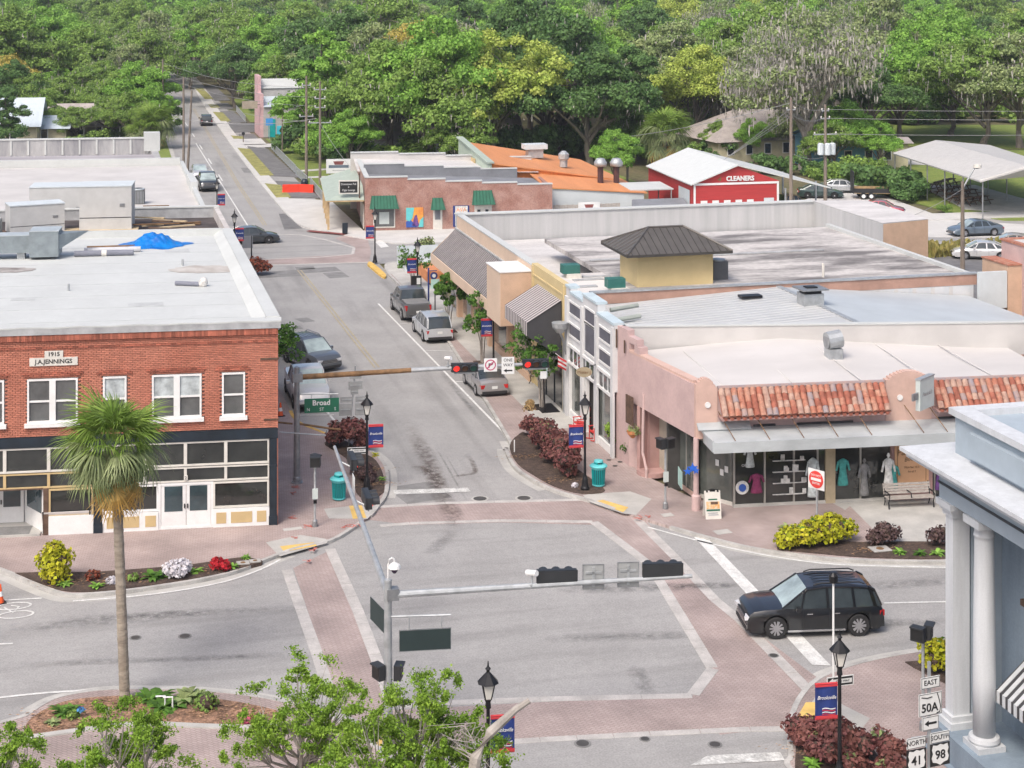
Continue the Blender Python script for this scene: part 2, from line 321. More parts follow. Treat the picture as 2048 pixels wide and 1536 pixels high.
# oil drips, tyre rubber and washed-out dirt lying on the road (own shapes)
def stainmat(name, c, a):
    m = mat(name, c, .95, var=.2); n = m.node_tree.nodes; L = m.node_tree.links; p = n['Principled BSDF']
    g = [q for q in n if q.type == 'NEW_GEOMETRY'][0]; z = n.new('ShaderNodeTexNoise'); z.inputs['Scale'].default_value = 2.6; z.inputs['Detail'].default_value = 8; z.inputs['Roughness'].default_value = .7; L.new(g.outputs['Position'], z.inputs['Vector'])
    r = n.new('ShaderNodeMapRange'); r.inputs['From Min'].default_value = .36; r.inputs['From Max'].default_value = .66; r.inputs['To Max'].default_value = a; L.new(z.outputs['Fac'], r.inputs['Value']); at = n.new('ShaderNodeAttribute'); at.attribute_name = 'fade'; k = n.new('ShaderNodeMath'); k.operation = 'MULTIPLY'; L.new(r.outputs[0], k.inputs[0]); L.new(at.outputs['Fac'], k.inputs[1]); L.new(k.outputs[0], p.inputs['Alpha'])
stainmat('stain_brown', (.12,.09,.075), .75); stainmat('stain_rubber', (.09,.09,.09), .42)
def stain(path, w, m):
    path = smooth_path(path,6); b = MB(); z = .0145+random.random()*.001; n = len(path); lanes = [offset(path, w*q) for q in (-.5,-.25,0,.25,.5)]; fade = []
    for i in range(n):
        e = min(1,4*min(i,n-1-i)/n)*random.uniform(.8,1.2)
        for k in range(5): b.v.append((*lanes[k][i],z)); fade.append((0,.7,1,.7,0)[k]*min(1,e))
    for i in range(n-1):
        for k in range(4): b.f.append((i*5+k,(i+1)*5+k,(i+1)*5+k+1,i*5+k+1))
    o = struct('road_stain', b, m); at = o.data.attributes.new('fade','FLOAT','POINT'); at.data.foreach_set('value', fade); return o
stain([(16.36, 86.85),(16.11, 81.04),(15.93, 77.68),(15.58, 74.25),(15.47, 71.04),(15.05, 69.14)], 1.1, 'stain_brown'); stain([(15.27, 78.67),(15.77, 76.91),(15.73, 74.96)], .9, 'stain_brown'); stain([(16.38, 76.35),(17.27, 76.52),(17.81, 76.79),(18.06, 78.38),(18.06, 79.83)], .35, 'stain_brown')
stain([(16.83, 80.85),(16.48, 72.54)], .13, 'stain_rubber'); stain([(17.06, 79.74),(16.87, 75.83)], .12, 'stain_rubber')
for a, b, w in (((17.25, 61.51),(24.16, 60.18),1.1),((15.64, 57.1),(21.33, 56.01),.9),((21.09, 60.8),(24.95, 60.08),.7),((28.62, 58.87),(32.73, 58.53),1.0),((26.27, 55.69),(30.65, 54.81),.9),((-3.17, 62.65),(4.34, 62.51),1.1),((-1.43, 63.25),(8.39, 61.97),.8),((-2.34, 59.41),(7.13, 57.85),.6),((13.51, 66.41),(15.05, 69.14),.8),((18.15, 54.17),(17.96, 51.79),.8),((11.29, 113.9),(11.63, 104.59),.5),((20.35, 96.98),(20.15, 85.68),.4)): stain([a,lerp(a,b,.5),b], w, 'stain_rubber')
# painted markings
def mark(poly, m='paint_white', z=.02, name='road_marking'): return struct(name, MB().sheet(poly, z), m)
def line(path, w, m='paint_white', z=.02):
    return struct('road_marking', strip(MB(), path, w, z), m)
line([(20.08, 117.32),(20.8, 82.49)], .13); 
for y0, a, b in ((837.5,(20.87, 85.8),(22.46, 85.24)),(764,(20.67, 93.98),(21.57, 93.63)),(701,(20.53, 102.17),(22.09, 101.49)),(647,(20.39, 110.41),(20.87, 110.21))): line([a,b], .11)
line([(12.15, 93.07),(12.64, 87.1),(12.86, 83.68)], .13); line([(10.96, 88.95),(12.75, 88.59)], .11)
line([(14.35,150),(14.2,232)], .14)
for i in range(7): line([(14.6-i*.02,190+i*17),(14.6-i*.02,196+i*17)], .16)
for dx in (-.13,.13):
    line([(16.78+dx,98.5),(16.46+dx,117.5),(16.2+dx,132)], .1, 'paint_yellow_worn'); line([(15.95+dx,156),(16.05+dx,186),(16.6+dx,230),(17.4+dx,290)], .11, 'paint_yellow_worn')
mark([(13.51, 75.07),(16.94, 74.57),(16.97, 73.96),(13.51, 74.4)], 'paint_worn')
mark([(24.75,65.7),(25.25,65.6),(24.75,52.4),(24.15,52.6)], 'paint_white')
line(smooth_path([(23.27, 67.37),(24.82, 65.17),(26.35, 63.43),(27.93, 62.02),(29.67, 61.05),(33.44, 59.8),(40,57.6)],4), .12)
line([(29.14, 57.07),(31.64, 56.58),(34,56)], .12)
line(smooth_path([(-0.63, 64.89),(1.3, 64.81),(3.18, 64.95),(5.13, 65.48),(6.59, 66.44),(7.49, 67.36)],4), .12)
line([(-3.32, 65.63),(-1.79, 65.49)], .12); line([(-3.79, 61.52),(-2.66, 61.32)], .12)
line(smooth_path([(-3.82, 56.89),(-2.87, 56.88),(-1.29, 56.86),(0.97, 56.56),(3.55, 55.82),(4.66, 55.27)],4), .13)
mark([(18.27, 47.33),(20.5, 46.99),(20.43, 46.45),(17.53, 46.87)], 'paint_worn')
mark([(24.36, 144.04),(25.14, 144.68),(25.1, 141.14),(24.34, 140.81)], 'paint_white')
# bicycle stencil
bk = MB()
for cx, cy in (((-2.67, 64.05)),((-2.78, 64.93))):
    pts = [(cx+.62*math.cos(t*math.pi/10), cy+.34*math.sin(t*math.pi/10)) for t in range(21)]; strip(bk, pts, .09, .02)
strip(bk, [(-3.13, 64.87),(-2.78, 64.28),(-2.59, 64.83),(-2.89, 65.01)], .08, .022)
struct('bicycle_marking', bk, 'paint_white')
# manholes, valve covers, utility mark sprays
for i, (px, r) in enumerate((((1.58, 60.78),.16),((3.31, 60.48),.18),((17.14, 72.88),.3),((19.09, 72.46),.3),((16.77, 48.83),.13),((18.75, 47.95),.17),((23.17, 53.66),.14),((14.8, 49.03),.2))):
    o = MB().lathe([(r*1.35,0),(r*1.35,.008)], 20).build('cover_ring', 'concrete' if i in (2,3) else 'dark_patch'); o['kind'] = 'structure'; o.location = (*px, .014)
    MB().lathe([(r,0),(r,.01)], 20).build('manhole_cover', mat('iron', (.09,.085,.08), .7, .4, var=.2) , o).location = (0,0,.005)
for px in ((24.41, 83.14),(25.37, 82.7),(24.56, 81.37),(24.5, 76.73),(24.92, 76.29),(24.49, 75.73)):
    o = MB().lathe([(.12,0),(.12,.008)], 14).build('valve_cover', 'iron'); o['kind'] = 'structure'; o.location = (*px, kz+.008)
sp = MB()
for (x, y) in ((9.16, 76.25),(8.9, 75.41),(8.54, 72.1),(8.42, 69.51),(9.04, 70.77),(10.66, 70.35),(11.03, 70.33),(8.88, 67.9),(8.44, 66.54),(23.09, 68.24),(23.69, 46.66),(23.5, 68.41)):
    for k in range(3): strip(sp, [(x+random.uniform(-.25,.25), y+random.uniform(-.25,.25)) for _ in range(3)], .05, kz+.016)
struct('utility_marking', sp, mat('spray', (.55,.16,.13), .9, var=.3, scale=6))
cl = MB()
for (x, y), s in (((8.38, 70.61),(.8,.3)),((24.51, 68.35),(.5,.4)),((26.04, 65.71),(.7,.5))): cl.cbox((x,y,kz+.008),(*s,.012),.1)
struct('utility_cover', cl, 'concrete')
# planting beds
def bed(name, poly, m='soil', z=kz+.03):
    pts = smooth_path(poly+[poly[0]], 3)[:-1]; return struct(name, MB().prism(pts, -.02, z), m)
bed('planting_bed', [(-2.88, 68.13),(-1.69, 66.46),(-0.74, 65.58),(0.75, 65.3),(2.64, 65.56),(4.78, 66),(6.21, 66.65),(6.75, 67.03),(5.9, 67.66),(3.89, 67.36),(0.38, 67.46),(-1.54, 67.9)])
bed('planting_bed', [(13.02, 74.51),(13.4, 76.71),(13.48, 79.38),(13.07, 80.95),(12.53, 83.15),(11.79, 83.33),(11.45, 82.69),(12.1, 80.33),(12.15, 78.23),(11.78, 74.83),(12.2, 73.47)], 'soil')
bed('planting_bed', [(20.61, 80.8),(20.24, 79.55),(20.02, 77.21),(20.29, 75.34),(20.81, 73.34),(21.74, 72.05),(22.87, 72.21),(22.68, 74.74),(21.89, 81.86),(21.22, 81.85)])
bed('planting_bed', [(27.42, 63.11),(28.92, 62.24),(30.69, 61.32),(33.78, 60.41),(38,60.2),(38,61.5),(34.78, 62.21),(32.76, 62.72),(31.12, 63.08),(28.16, 64.02)])
bed('planting_bed', [(-2.01, 53.96),(-1.85, 54.7),(-1.25, 55.47),(-0.48, 55.83),(0.96, 55.74),(2.55, 55.29),(3.81, 54.82),(5.04, 54.05),(5.91, 53.15),(4.9, 52.54),(3.37, 53.01),(1.38, 53.66),(-0.46, 53.63),(-1.8, 53.28)], 'mulch')
bed('planting_bed', [(21.61, 47.99),(22.4, 48.21),(23.29, 47.21),(22.85, 44.37),(21.64, 42.31),(19.93, 43.9),(20.65, 46.2)])
bed('planting_bed', [(27.23, 51.77),(27.96, 51.71),(28.71, 51.51),(30,50.5),(28.2,49.2),(27.42, 50.88)])
for px in ((23.14, 97.7),(23.88, 86.85),(22.98, 106.63)): o = struct('tree_pit', MB().cbox((*px,kz+.008),(1.0,1.0,.012)), 'soil')
# concrete margin round the bed by the palm
kerb('bed_edging', smooth_path([(-2.03, 53.41),(-0.46, 53.52),(1.38, 53.55),(3.36, 52.9),(4.88, 52.41),(5.82, 52.38)],4), .25, kz+.05, 'concrete')
# far side: pavements, verges, driveways
struct('pavement_far_left', MB().prism([(6,157),(10.2,157),(10.4,205),(11.3,262),(13,312),(9,312),(7.5,262),(6.5,205)], -.05, .1), 'concrete')
struct('grass_verge_left', MB().prism([(8.6,160),(10.0,160),(10.1,178),(8.7,178)], -.02, .14), 'grass')
struct('grass_verge_left', MB().prism([(8.2,200),(9.9,200),(10.6,262),(8.8,262)], -.02, .14), 'grass')
FK = smooth_path([(120,124.5),(60,130.5),(30,133.2),(24.6,133.4),(23.2,132),(22.75,128)],3)
kerb('kerb_far', FK); struct('pavement_side', MB().prism(FK+[(24.9,127),(60,127),(120,121)], -.05, kz), 'concrete')
struct('pavement_far_corner', MB().prism(smooth_path([(120,141),(60,143.6),(29.3,142),(25,144),(22.6,147.4),(20.8,151),(19.2,154),(18.75,160),(18.6,168),(18.55,200),(18.9,250),(19.6,300),(20.6,345)],3)+[(22.6,345),(21.6,300),(20.6,250),(20.2,200),(20.2,173),(24.2,170.5),(24.3,150),(60,147.5),(120,145)], -.05, .11), 'concrete_new')
rd = MB()
for a in ((18.9,152.5),): pass
struct('kerb_red', MB().cbox((20.9,149.6,.12),(4.2,.5,.05),-.75), mat('dark_red', (.2,.06,.055), .85, var=.15))
struct('storm_apron', MB().sheet([(17.4,153),(19.1,153.2),(18.6,163),(18.0,163)], .012), 'dark_asphalt')
path_pieces = (((20.4,174),(23.4,173),(23.1,186),(20.4,188)),((20.4,193),(23.3,191),(23.0,222),(20.7,226)),((20.8,236),(23.2,236),(23.2,243),(21,243)),((21.2,262),(24,262),(23.4,283),(21.4,283)),((21.6,288),(24,288),(24,300),(21.9,300)),((22.2,307),(25,307),(25,345),(22.8,345)))
for q in path_pieces: struct('path', MB().prism(list(q), -.03, .1), 'dark_asphalt')
for a, b in ((174,186),(193,224),(236,241),(264,282),(290,298),(310,340)):
    xo = (a-174)*.012
    struct('grass_verge', MB().prism([(18.95+xo,a),(20.5+xo,a),(20.5+xo,b-2),(18.95+xo,b)], -.03, .12), 'grass_dry')
struct('lawn', MB().sheet([(23.6,176),(60,170),(60,232),(24.2,236)], .02), 'grass')
struct('lawn', MB().sheet([(24.5,262),(60,262),(60,310),(25.5,310)], .02), 'grass')
for q in (((23.5,196),(48,203),(48,204.6),(23.5,197.6)),((23.5,190),(45,190),(45,191.4),(23.5,191.4)),((20.5,224.5),(60,224.5),(60,229),(20.5,229))): struct('path', MB().sheet(list(q), .03), 'concrete_new')
struct('driveway', MB().prism([(19.2,246),(27,246),(27,260),(19.3,260)], -.03, .1), 'dark_asphalt')
struct('pavement_far_right', MB().sheet([(18.9,228),(23.5,228),(23.5,235.5),(18.9,235.5)], .122), 'concrete_new')
# car park and slope behind the shops on the right
struct('car_park', MB().sheet([(58,104),(120,100),(120,123),(60,126)], .02), 'dark_asphalt')
struct('yard', MB().prism([(46.94, 142.24),(61.38, 147.8),(76.81, 164.06),(82.89, 168.04),(81.38, 156.9),(79.99, 143.04),(85.71, 138.37),(96.65, 135.57),(91.62, 128.52),(70.54, 135.05)], -.03, .02), 'concrete_new')
struct('lawn', MB().prism([(83.66, 169.61),(82.24, 157.46),(82.46, 147.47),(84.76, 141.17),(103.24, 137.09),(143.38, 190.41),(111.09, 198.67),(95.39, 185.22)], -.03, .04), 'grass')
struct('slope_lawn', MB().prism([(111.03, 201.24),(143.38, 190.41),(166.51, 221.12),(114.01, 234.55),(102.44, 210.75)], -.03, .03), 'grass')
struct('pavilion_floor', MB().prism([(89.24, 166.41),(95.27, 164.87),(93.98, 146.28),(89, 144.76),(84.77, 148.63)], -.03, .12), 'concrete')
struct('lane', MB().sheet([(90.62, 186.44),(98.37, 184.45),(125.29, 166.38),(129.05, 171.37),(102.11, 190.15),(93.5, 192.36)], .06), 'concrete_new')

# ================================================================ brick shop building, left
mat('brick', (.50,.20,.135), .9, var=.2, scale=.45, island=.14, c2=(.44,.16,.105), fine=.08, bscale=9)
mat('brick_dark', (.34,.11,.07), .9, var=.3, scale=1., island=.35)
mat('mortar', (.56,.38,.32), .95, var=.2, scale=2)
mat('membrane', (.50,.518,.508), .7, var=.05, scale=.35, fine=.03, bscale=4)
mat('flashing', (.36,.37,.38), .7, var=.2, scale=1.5)
BR = -math.atan2(1.25, 11.52)
bb = thing('brick_building', 'two storey red brick corner building with white membrane roof and date plaque', 'building', (7.85, 71.4), BR)
BD = 25.6; BL = -15.5
H9 = 8.95
core = MB().box(BL, -.02, .12, BD, 2.2, 8.55).box(-9.8, -.02, .12, BD, 0, 2.199).box(BL, -9.81, 1.8, BD, 0, 2.199).shear()
wall = core.build('wall', 'mortar', bb)
# window holes on the upper storey: (x0, x1, double)
WIN = [(-2.38,-1.4,0),(-5.32,-3.24,1),(-7.36,-6.38,0),(-10.48,-8.4,1),(-12.45,-11.42,0),(-15.3,-13.3,1)]
WZ0, WZ1 = 4.86, 6.72
bk = MB(); bd = MB(); ch = .077; bl = .215
rows = int((8.62-4.3)/ch)
def brick(mb, x0, x1, z0, h, y=-.0, d=.12):
    mb.box(x0, x1, y-random.uniform(.008,.016), d+y, z0, z0+h)
for r in range(rows):
    z = 4.3+r*ch; x = -.0-(r % 2)*bl/2
    dark = z > 8.27 or abs(z-7.98) < .05
    yo = -.10 if z > 8.42 else (-.06 if z > 8.27 else (-.045 if abs(z-7.98) < .05 else 0))
    if r % 2: segs = [(-bl/2+.006, -.0)]
    else: segs = []
    while x > BL: segs.append((x-bl+.011, x-.006)); x -= bl
    for a, b in segs:
        c = (a+b)/2; hit = False
        for (w0, w1, dd) in WIN:
            if w0-.05 < c < w1+.05 and WZ0-.16 < z < WZ1+.0: hit = True
            if w0-.2 < c < w1+.2 and WZ1+.04 < z < WZ1+.16: yo2 = -.04
        y2 = yo
        for (w0, w1, dd) in WIN:
            if w0-.2 < c < w1+.2 and WZ1+.06 < z < WZ1+.2: y2 = -.05
        if not hit: brick(bd if (dark or (y2 == -.05 and yo == 0)) else bk, a, b, z, ch-.017, y2)
for i in range(int(-BL/.085)):                # soldier course under the coping
    x = -i*.085; bd.box(x-.078, x, -.12-random.uniform(0,.012), .1, 8.34, 8.58)
bk.build('bricks', 'brick', wall, kind='stuff'); bd.build('bricks', 'brick_dark', wall, kind='stuff')
# side wall brick skin facing the street
sb = MB()
for r in range(int(8.6/ch)):
    y = .02+(r % 2)*.11
    while y < BD-.3:
        if r % 3 == 0 or y < 1.4 or r > 95: sb.box(-.03, .0+random.uniform(.006,.014), y, y+.205, r*ch, r*ch+ch-.011)
        y += .22 if (y < 1.4 or r > 95) else 3
sb.shear().build('bricks', 'brick', wall, kind='stuff')
# coping and roof
cp = MB().box(BL, .12, -.16, .22, 8.6, 8.9); cp.build('coping', 'flashing', bb)
rf = MB().box(BL, -.45, .2, BD-.3, 8.5, 8.62)
rf.shear().build('roof', 'membrane', bb)
pw = MB()
n = 26                                     # slightly wavy membrane edge over the front coping
for i in range(n):
    a, b = BL+(0.14-BL)*i/n, BL+(.14-BL)*(i+1)/n; za = 8.93+.02*math.sin(i*1.7); zb_ = 8.93+.02*math.sin((i+1)*1.7)
    pw.add([(a,-.17,za),(b,-.17,zb_),(b,.55,8.93),(a,.55,8.93),(a,1.6,8.63),(b,1.6,8.63),(a,-.17,za-.06),(b,-.17,zb_-.06)], [(0,1,2,3),(3,2,5,4),(6,7,1,0)])
pw.build('roof_edge', 'membrane', bb)
MB().box(-.45,.14,.55,BD,8.4,8.97).add([(-.46,.56,8.96),(-.46,BD-.3,8.96),(-.95,BD-.3,8.63),(-.95,.56,8.63)],[(0,3,2,1)]).shear().build('parapet', 'membrane', bb)
MB().box(BL,-.45,BD-.32,BD,8.4,9.0).shear().build('parapet', 'membrane', bb)
def blob(cx, cy, rx, ry, z, n=28, seed=1, th=.006):
    rd = random.Random(seed); p = [(cx+rx*math.cos(k*2*math.pi/n)*(1+rd.uniform(-.12,.12)), cy+ry*math.sin(k*2*math.pi/n)*(1+rd.uniform(-.18,.18))) for k in range(n)]
    return MB().prism(p, z, z+th).shear()
mat('stain', (.36,.33,.3), .9, var=.3, scale=1.2, c2=(.5,.48,.45)); mat('stain_dark', (.17,.15,.14), .9, var=.4, scale=.9, c2=(.4,.38,.36))
def toB(p): v = Matrix.Rotation(-BR,4,'Z') @ Vector((p[0]-bb.location[0],p[1]-bb.location[1],0)); return (v.x+.1085*v.y, v.y)
q = toB((5.72, 86)); blob(q[0],q[1],1.75,1.1,8.632,seed=3).build('water_stain', 'stain', bb)
q = toB((-4.34, 88.28)); blob(q[0],q[1],1.6,.8,8.632,seed=5).build('water_stain', 'stain_dark', bb)
for k in range(8): MB().box(BL,-.96,2.2+k*2.9,2.2+k*2.9+.09,8.621,8.626).shear().build('membrane_seam', mat('seam', (.44,.455,.45), .7, var=.1), bb)
for x, y, w_, h_ in ((-6.2,5.2,1.6,.9),(-11.5,7.4,1.1,.7),(-3.9,19.8,1.3,1.0),(-9.6,21.5,1.8,.6)): MB().box(x,x+w_,y,y+h_,8.6265,8.630).shear().build('roof_patch', 'seam', bb)
for x, y in ((-8.9,9.5),(-3.2,15.6)): MB().tube([(x-.1085*y,y,8.6),(x-.1085*y,y,8.95)],.06,8).build('vent_pipe', 'galv', bb)
# iron tie bars on the corner
MB().box(-.75,.06,-.05,-.012,7.22,7.3).build('tie_bar', 'wood_dark', bb); MB().box(-.6,.06,-.05,-.012,4.62,4.68).build('tie_bar', 'wood_dark', bb)
# date plaque
MB().box(-10.38,-8.4,-.06,.02,7.28,7.62).box(-9.76,-9.0,-.06,.02,7.622,7.9).build('plaque', 'offwhite', bb)
text('J.A.JENNINGS', .26, 'sign_black', bb, (-9.39,-.065,7.45), sx=1.0, bold=.004); text('1915', .24, 'sign_black', bb, (-9.38,-.065,7.76), sx=1.05, bold=.004)
# upper windows
glassmat('glass_up', (.10,.105,.105), .12)
mat('curtain', (.4,.44,.45), .8, var=.35, scale=2.2)
def upper_window(x0, x1, double, k):
    f = MB(); w = .08; y0, y1 = -.03, .16
    f.box(x0,x0+w,y0,y1,WZ0,WZ1).box(x1-w,x1,y0,y1,WZ0,WZ1).box(x0+w,x1-w,y0,y1,WZ1-w,WZ1).box(x0+w,x1-w,y0,y1,WZ0,WZ0+w)
    cells = [(x0+w,x1-w)]
    if double:
        c = (x0+x1)/2; f.box(c-.13,c+.13,y0-.01,y1,WZ0+w,WZ1-w); cells = [(x0+w,c-.13),(c+.13,x1-w)]
    zm = (WZ0+WZ1)/2-.02
    win = f.build('window', 'white', bb)
    for a, b in cells:
        MB().box(a,b,.0,.15,zm-.04,zm+.04).build('sash_rail', 'white', win)
        for z0, z1, yy in ((WZ0+w,zm-.04,.06),(zm+.04,WZ1-w,.03)): MB().box(a,b,yy,yy+.03,z0,z1).build('pane', 'curtain' if k in (1,2) and z0 > zm else 'glass_up', win)
    MB().box(x0-.1,x1+.1,-.16,.05,WZ0-.16,WZ0).build('sill', 'white', win)
for k, (a, b, d) in enumerate(WIN): upper_window(a, b, d, k)
# ground floor shopfronts
yf = -.02
MB().box(BL,.0,-.06,.14,3.84,4.28).build('lintel_band', 'navy', bb)
for x0, x1 in ((-.36,-.05),(-7.72,-7.4)):
    MB().box(x0,x1,-.08,.14,.12,3.83).box(x0-.03,x1+.03,-.11,.1,.12,.5).box(x0-.02,x1+.02,-.1,.1,2.62,2.7).build('pilaster', 'navy', bb)
MB().box(-.04,.0,-.03,.12,0,4.3).build('corner_brick', 'brick', bb)
def shopglass(x0, x1, z0, z1, y=.06, m='glass_shop'): return MB().box(x0,x1,y,y+.03,z0,z1).build('shop_window', m, bb)
def frame(x0, x1, z0, z1, w=.07, y0=-.02, y1=.12, m='offwhite'):
    return MB().box(x0,x0+w,y0,y1,z0,z1).box(x1-w,x1,y0,y1,z0,z1).box(x0+w,x1-w,y0,y1,z1-w,z1).box(x0+w,x1-w,y0,y1,z0,z0+w).build('window_frame', m, bb)
for i, (x0, x1) in enumerate(((-2.22,-.38),(-3.92,-2.22),(-5.62,-3.92),(-7.38,-5.62),(-9.6,-7.75),(-11.4,-9.6),(-13.2,-11.4),(-15.2,-13.2))):
    frame(x0,x1,2.78,3.82); shopglass(x0+.07,x1-.07,2.85,3.75); frame(x0,x1,2.1,2.74,.06,m='cream_panel' if i in (4,5,6) else 'offwhite'); shopglass(x0+.06,x1-.06,2.16,2.68)
def kick(x0, x1, panels):
    k = MB().box(x0,x1,-.06,.1,.12,.9).build('kick_panel', 'white', bb)
    for a, b in panels: MB().box(a,b,-.075,-.05,.28,.75).build('panel', 'cream_panel', k)
frame(-2.75,-.38,.92,2.06,.08); shopglass(-2.67,-.46,1.0,1.98); kick(-2.75,-.37,((-2.62,-2.2),(-2.0,-1.1),(-.9,-.5)))
frame(-7.38,-5.05,.92,2.06,.08,m='white'); shopglass(-7.3,-5.13,1.0,1.98); kick(-7.38,-5.05,((-7.2,-5.85),(-5.6,-5.15)))
def door(x0, x1, y=.0, z0=.12, z1=2.08, hinge=1, parent=None):
    d = MB().box(x0,x1,y,y+.06,z0,z1).build('door', 'white', bb)
    MB().box(x0+.14,x1-.14,y-.012,y+.02,z0+.75,z1-.14).build('door_pane', 'glass_blue', d)
    MB().box((x1-.08 if hinge > 0 else x0+.03),(x1-.03 if hinge > 0 else x0+.08),y-.05,y,z0+.88,z0+1.06).build('handle', 'black_metal', d)
    return d
frame(-5.05,-2.75,.12,2.08,.1,m='white'); door(-4.94,-3.9); door(-3.88,-2.86,hinge=-1)
MB().box(-3.98,-3.82,-.08,-.03,2.2,2.4).build('house_number_plate', 'offwhite', bb); text('2', .18, 'sign_black', bb, (-3.9,-.085,2.3))
# second shop, with its recessed entry
frame(-9.6,-7.75,.92,2.06,.08,m='cream_panel'); shopglass(-9.52,-7.83,1.0,1.98); kick(-9.6,-7.75,())
MB().box(-9.82,-9.6,-.04,.12,.12,2.1).build('entry_post', 'wood_dark', bb)
MB().box(-13,-9.83,-.03,.12,2.06,2.12).build('entry_beam', 'wood_dark', bb)
MB().add([(-9.82,.12,.12),(-10.8,1.6,.12),(-10.8,1.6,2.1),(-9.82,.12,2.1)],[(0,1,2,3)]).build('entry_side', 'white', bb)
MB().add([(-9.92,.26,.95),(-10.68,1.41,.95),(-10.68,1.41,1.95),(-9.92,.26,1.95)],[(0,1,2,3)]).xf(Matrix.Translation((-.015,-.01,0))).build('entry_window', 'glass_blue', bb)
door(-11.85,-10.85,y=1.62,hinge=-1); door(-12.9,-11.88,y=1.62)
MB().box(-15.4,-9.83,.13,3.2,2.12,2.16).build('entry_ceiling', 'white', bb); MB().box(-15.4,-10.8,1.7,1.76,.12,2.1).build('entry_back', 'white', bb)
MB().box(-13,-9.95,-.1,1.6,.1,.2).build('entry_step', 'concrete', bb); MB().box(-12.6,-10.4,.0,1.0,.2,.215).build('door_mat', 'dark_patch', bb)
mat('shop_interior', (.08,.07,.06), .9, var=.4, scale=1.)
# ------------------------------------------------- things on the roof
def onroof(lx, ly, z=8.62): v = Matrix.Rotation(BR,4,'Z') @ Vector((lx-.1085*ly,ly,0)); o = bb.location; return (o[0]+v.x, o[1]+v.y, z)
mat('tarp', (.0,.11,.42), .35, var=.35, scale=1.3, c2=(.0,.2,.6), spec=.5)
tp = MB(); N = 90; M_ = 64; rd = random.Random(4)
def tz(u, v):
    r = math.hypot(u*1.0, v*1.15); h = max(0, 1.05-(r/.62)**2.2*1.0) if r < .62 else 0
    hump = .42*math.exp(-(abs(u+.02)/.5)**3.2-(abs(v-.05)/.55)**3)
    fold = .09*abs(math.sin(7*u+5*v))+.07*math.sin(13*v-9*u+1)+.05*math.sin(25*u+7*v+2)
    rg = noise.ridged_multi_fractal(Vector((u*2.1,v*2.1,3.3)),.9,2.1,4,1.0,2.0)
    return max(.02, hump*(.9+.1*rg)+.10*rg*max(.15,1-r*.9)+fold*.35*(.3+.7*math.exp(-(r/.8)**2)))
for j in range(M_+1):
    for i in range(N+1):
        u = -1+2*i/N; v = -1+2*j/M_; th = math.atan2(v,u); e = 1+.10*math.sin(5*th+1)+.07*math.sin(9*th)
        rr = max(abs(u),abs(v)); k = rr/max(1e-6,math.hypot(u,v)); uu, vv = u*k*e, v*k*e
        tp.v.append((uu*1.9, vv*1.5, tz(uu,vv)*1.15 if rr < 1 else .012))
for j in range(M_):
    for i in range(N): a = j*(N+1)+i; tp.f.append((a,a+1,a+N+2,a+N+1))
o = tp.build('tarp', 'tarp', smooth=True); o.location = (3.47, 94.36, 8.62); o.rotation_euler = (0,0,BR); tag(o, 'crumpled bright blue tarp heaped over material on the white roof', 'tarp')
mat('roll_grey', (.17,.18,.22), .7, var=.1); mat('roll_pale', (.48,.49,.52), .7, var=.1)
def roll(pos, length, r, rz, m, label):
    o = MB().tube([(-length/2,0,r),(length/2,0,r)], r, 14).build('roofing_roll', m, smooth=False); o.location = pos; o.rotation_euler = (0,0,BR+rz)
    tag(o, label, 'roll', 'rolls of roofing felt left on the roof'); return o
a = roll((0.73, 91.4, 8.62),3.1,.155,0,'roll_grey','dark grey roofing roll with a white paper band beside the blue tarp')
MB().tube([(-.12,0,.155),(.14,0,.155)], .165, 14).build('paper_band', 'offwhite', a)
roll((1.19, 92.42, 8.62),3.0,.15,.02,'roll_pale','pale grey roofing roll lying behind the banded dark roll')
MB().tube([(-1.3,0,.1),(1.3,0,.1)], .07, 8).build('roofing_roll', 'rust')
o = bpy.data.objects['roofing_roll.002']; o.location = (1.13, 93.89, 8.6); o.rotation_euler = (0,0,BR+.05); tag(o, 'thin brown core tube partly under the blue tarp edge', 'roll', 'rolls of roofing felt left on the roof')
roll((4.67, 81.7, 8.62),1.4,.11,-.35,'roll_grey','short dark roll lying alone near the oval water stain')
sk = MB().lathe([(.02,0),(.2,.02),(.24,.2),(.16,.42),(.05,.5)], 10).build('plastic_sack', mat('sack', (.6,.58,.55), .4, var=.3, scale=5), smooth=True); sk.location = (5.28, 81.54, 8.62); sk.rotation_euler = (.5,.3,0); tag(sk, 'crumpled clear plastic sack at the end of the short dark roll', 'sack')
# galvanised duct at the back left of the roof
mat('duct', (.25,.29,.31), .5, .45, var=.15, scale=2); mat('duct_light', (.45,.5,.52), .5, .3, var=.1)
du = thing('roof_duct', 'long grey sheet metal air duct raised on blocks at the roof edge', 'duct', onroof(-12.2,18.6), BR)
MB().box(-3.3,1.2,0,1.15,.35,1.25).build('duct_run', 'duct', du); MB().box(-3.32,1.22,-.02,1.17,1.25,1.29).build('duct_top', 'duct_light', du)
MB().box(1.2,2.7,-.3,1.3,.15,1.5).build('duct_box', 'duct', du); MB().box(1.18,2.72,-.32,1.32,1.5,1.54).build('duct_top', 'duct_light', du)
MB().add([(2.7,0,.5),(2.7,1.15,.5),(2.7,1.15,1.3),(2.7,0,1.3),(4.1,1.0,1.28),(4.1,1.15,1.28),(4.1,1.15,1.3),(4.1,1.0,1.3)],[(0,1,5,4),(3,7,6,2),(0,4,7,3),(1,2,6,5)]).build('duct_elbow', 'duct', du)
for x in (-2.6,.5): MB().box(x,x+.4,.2,.7,0,.35).build('duct_block', 'galv', du)
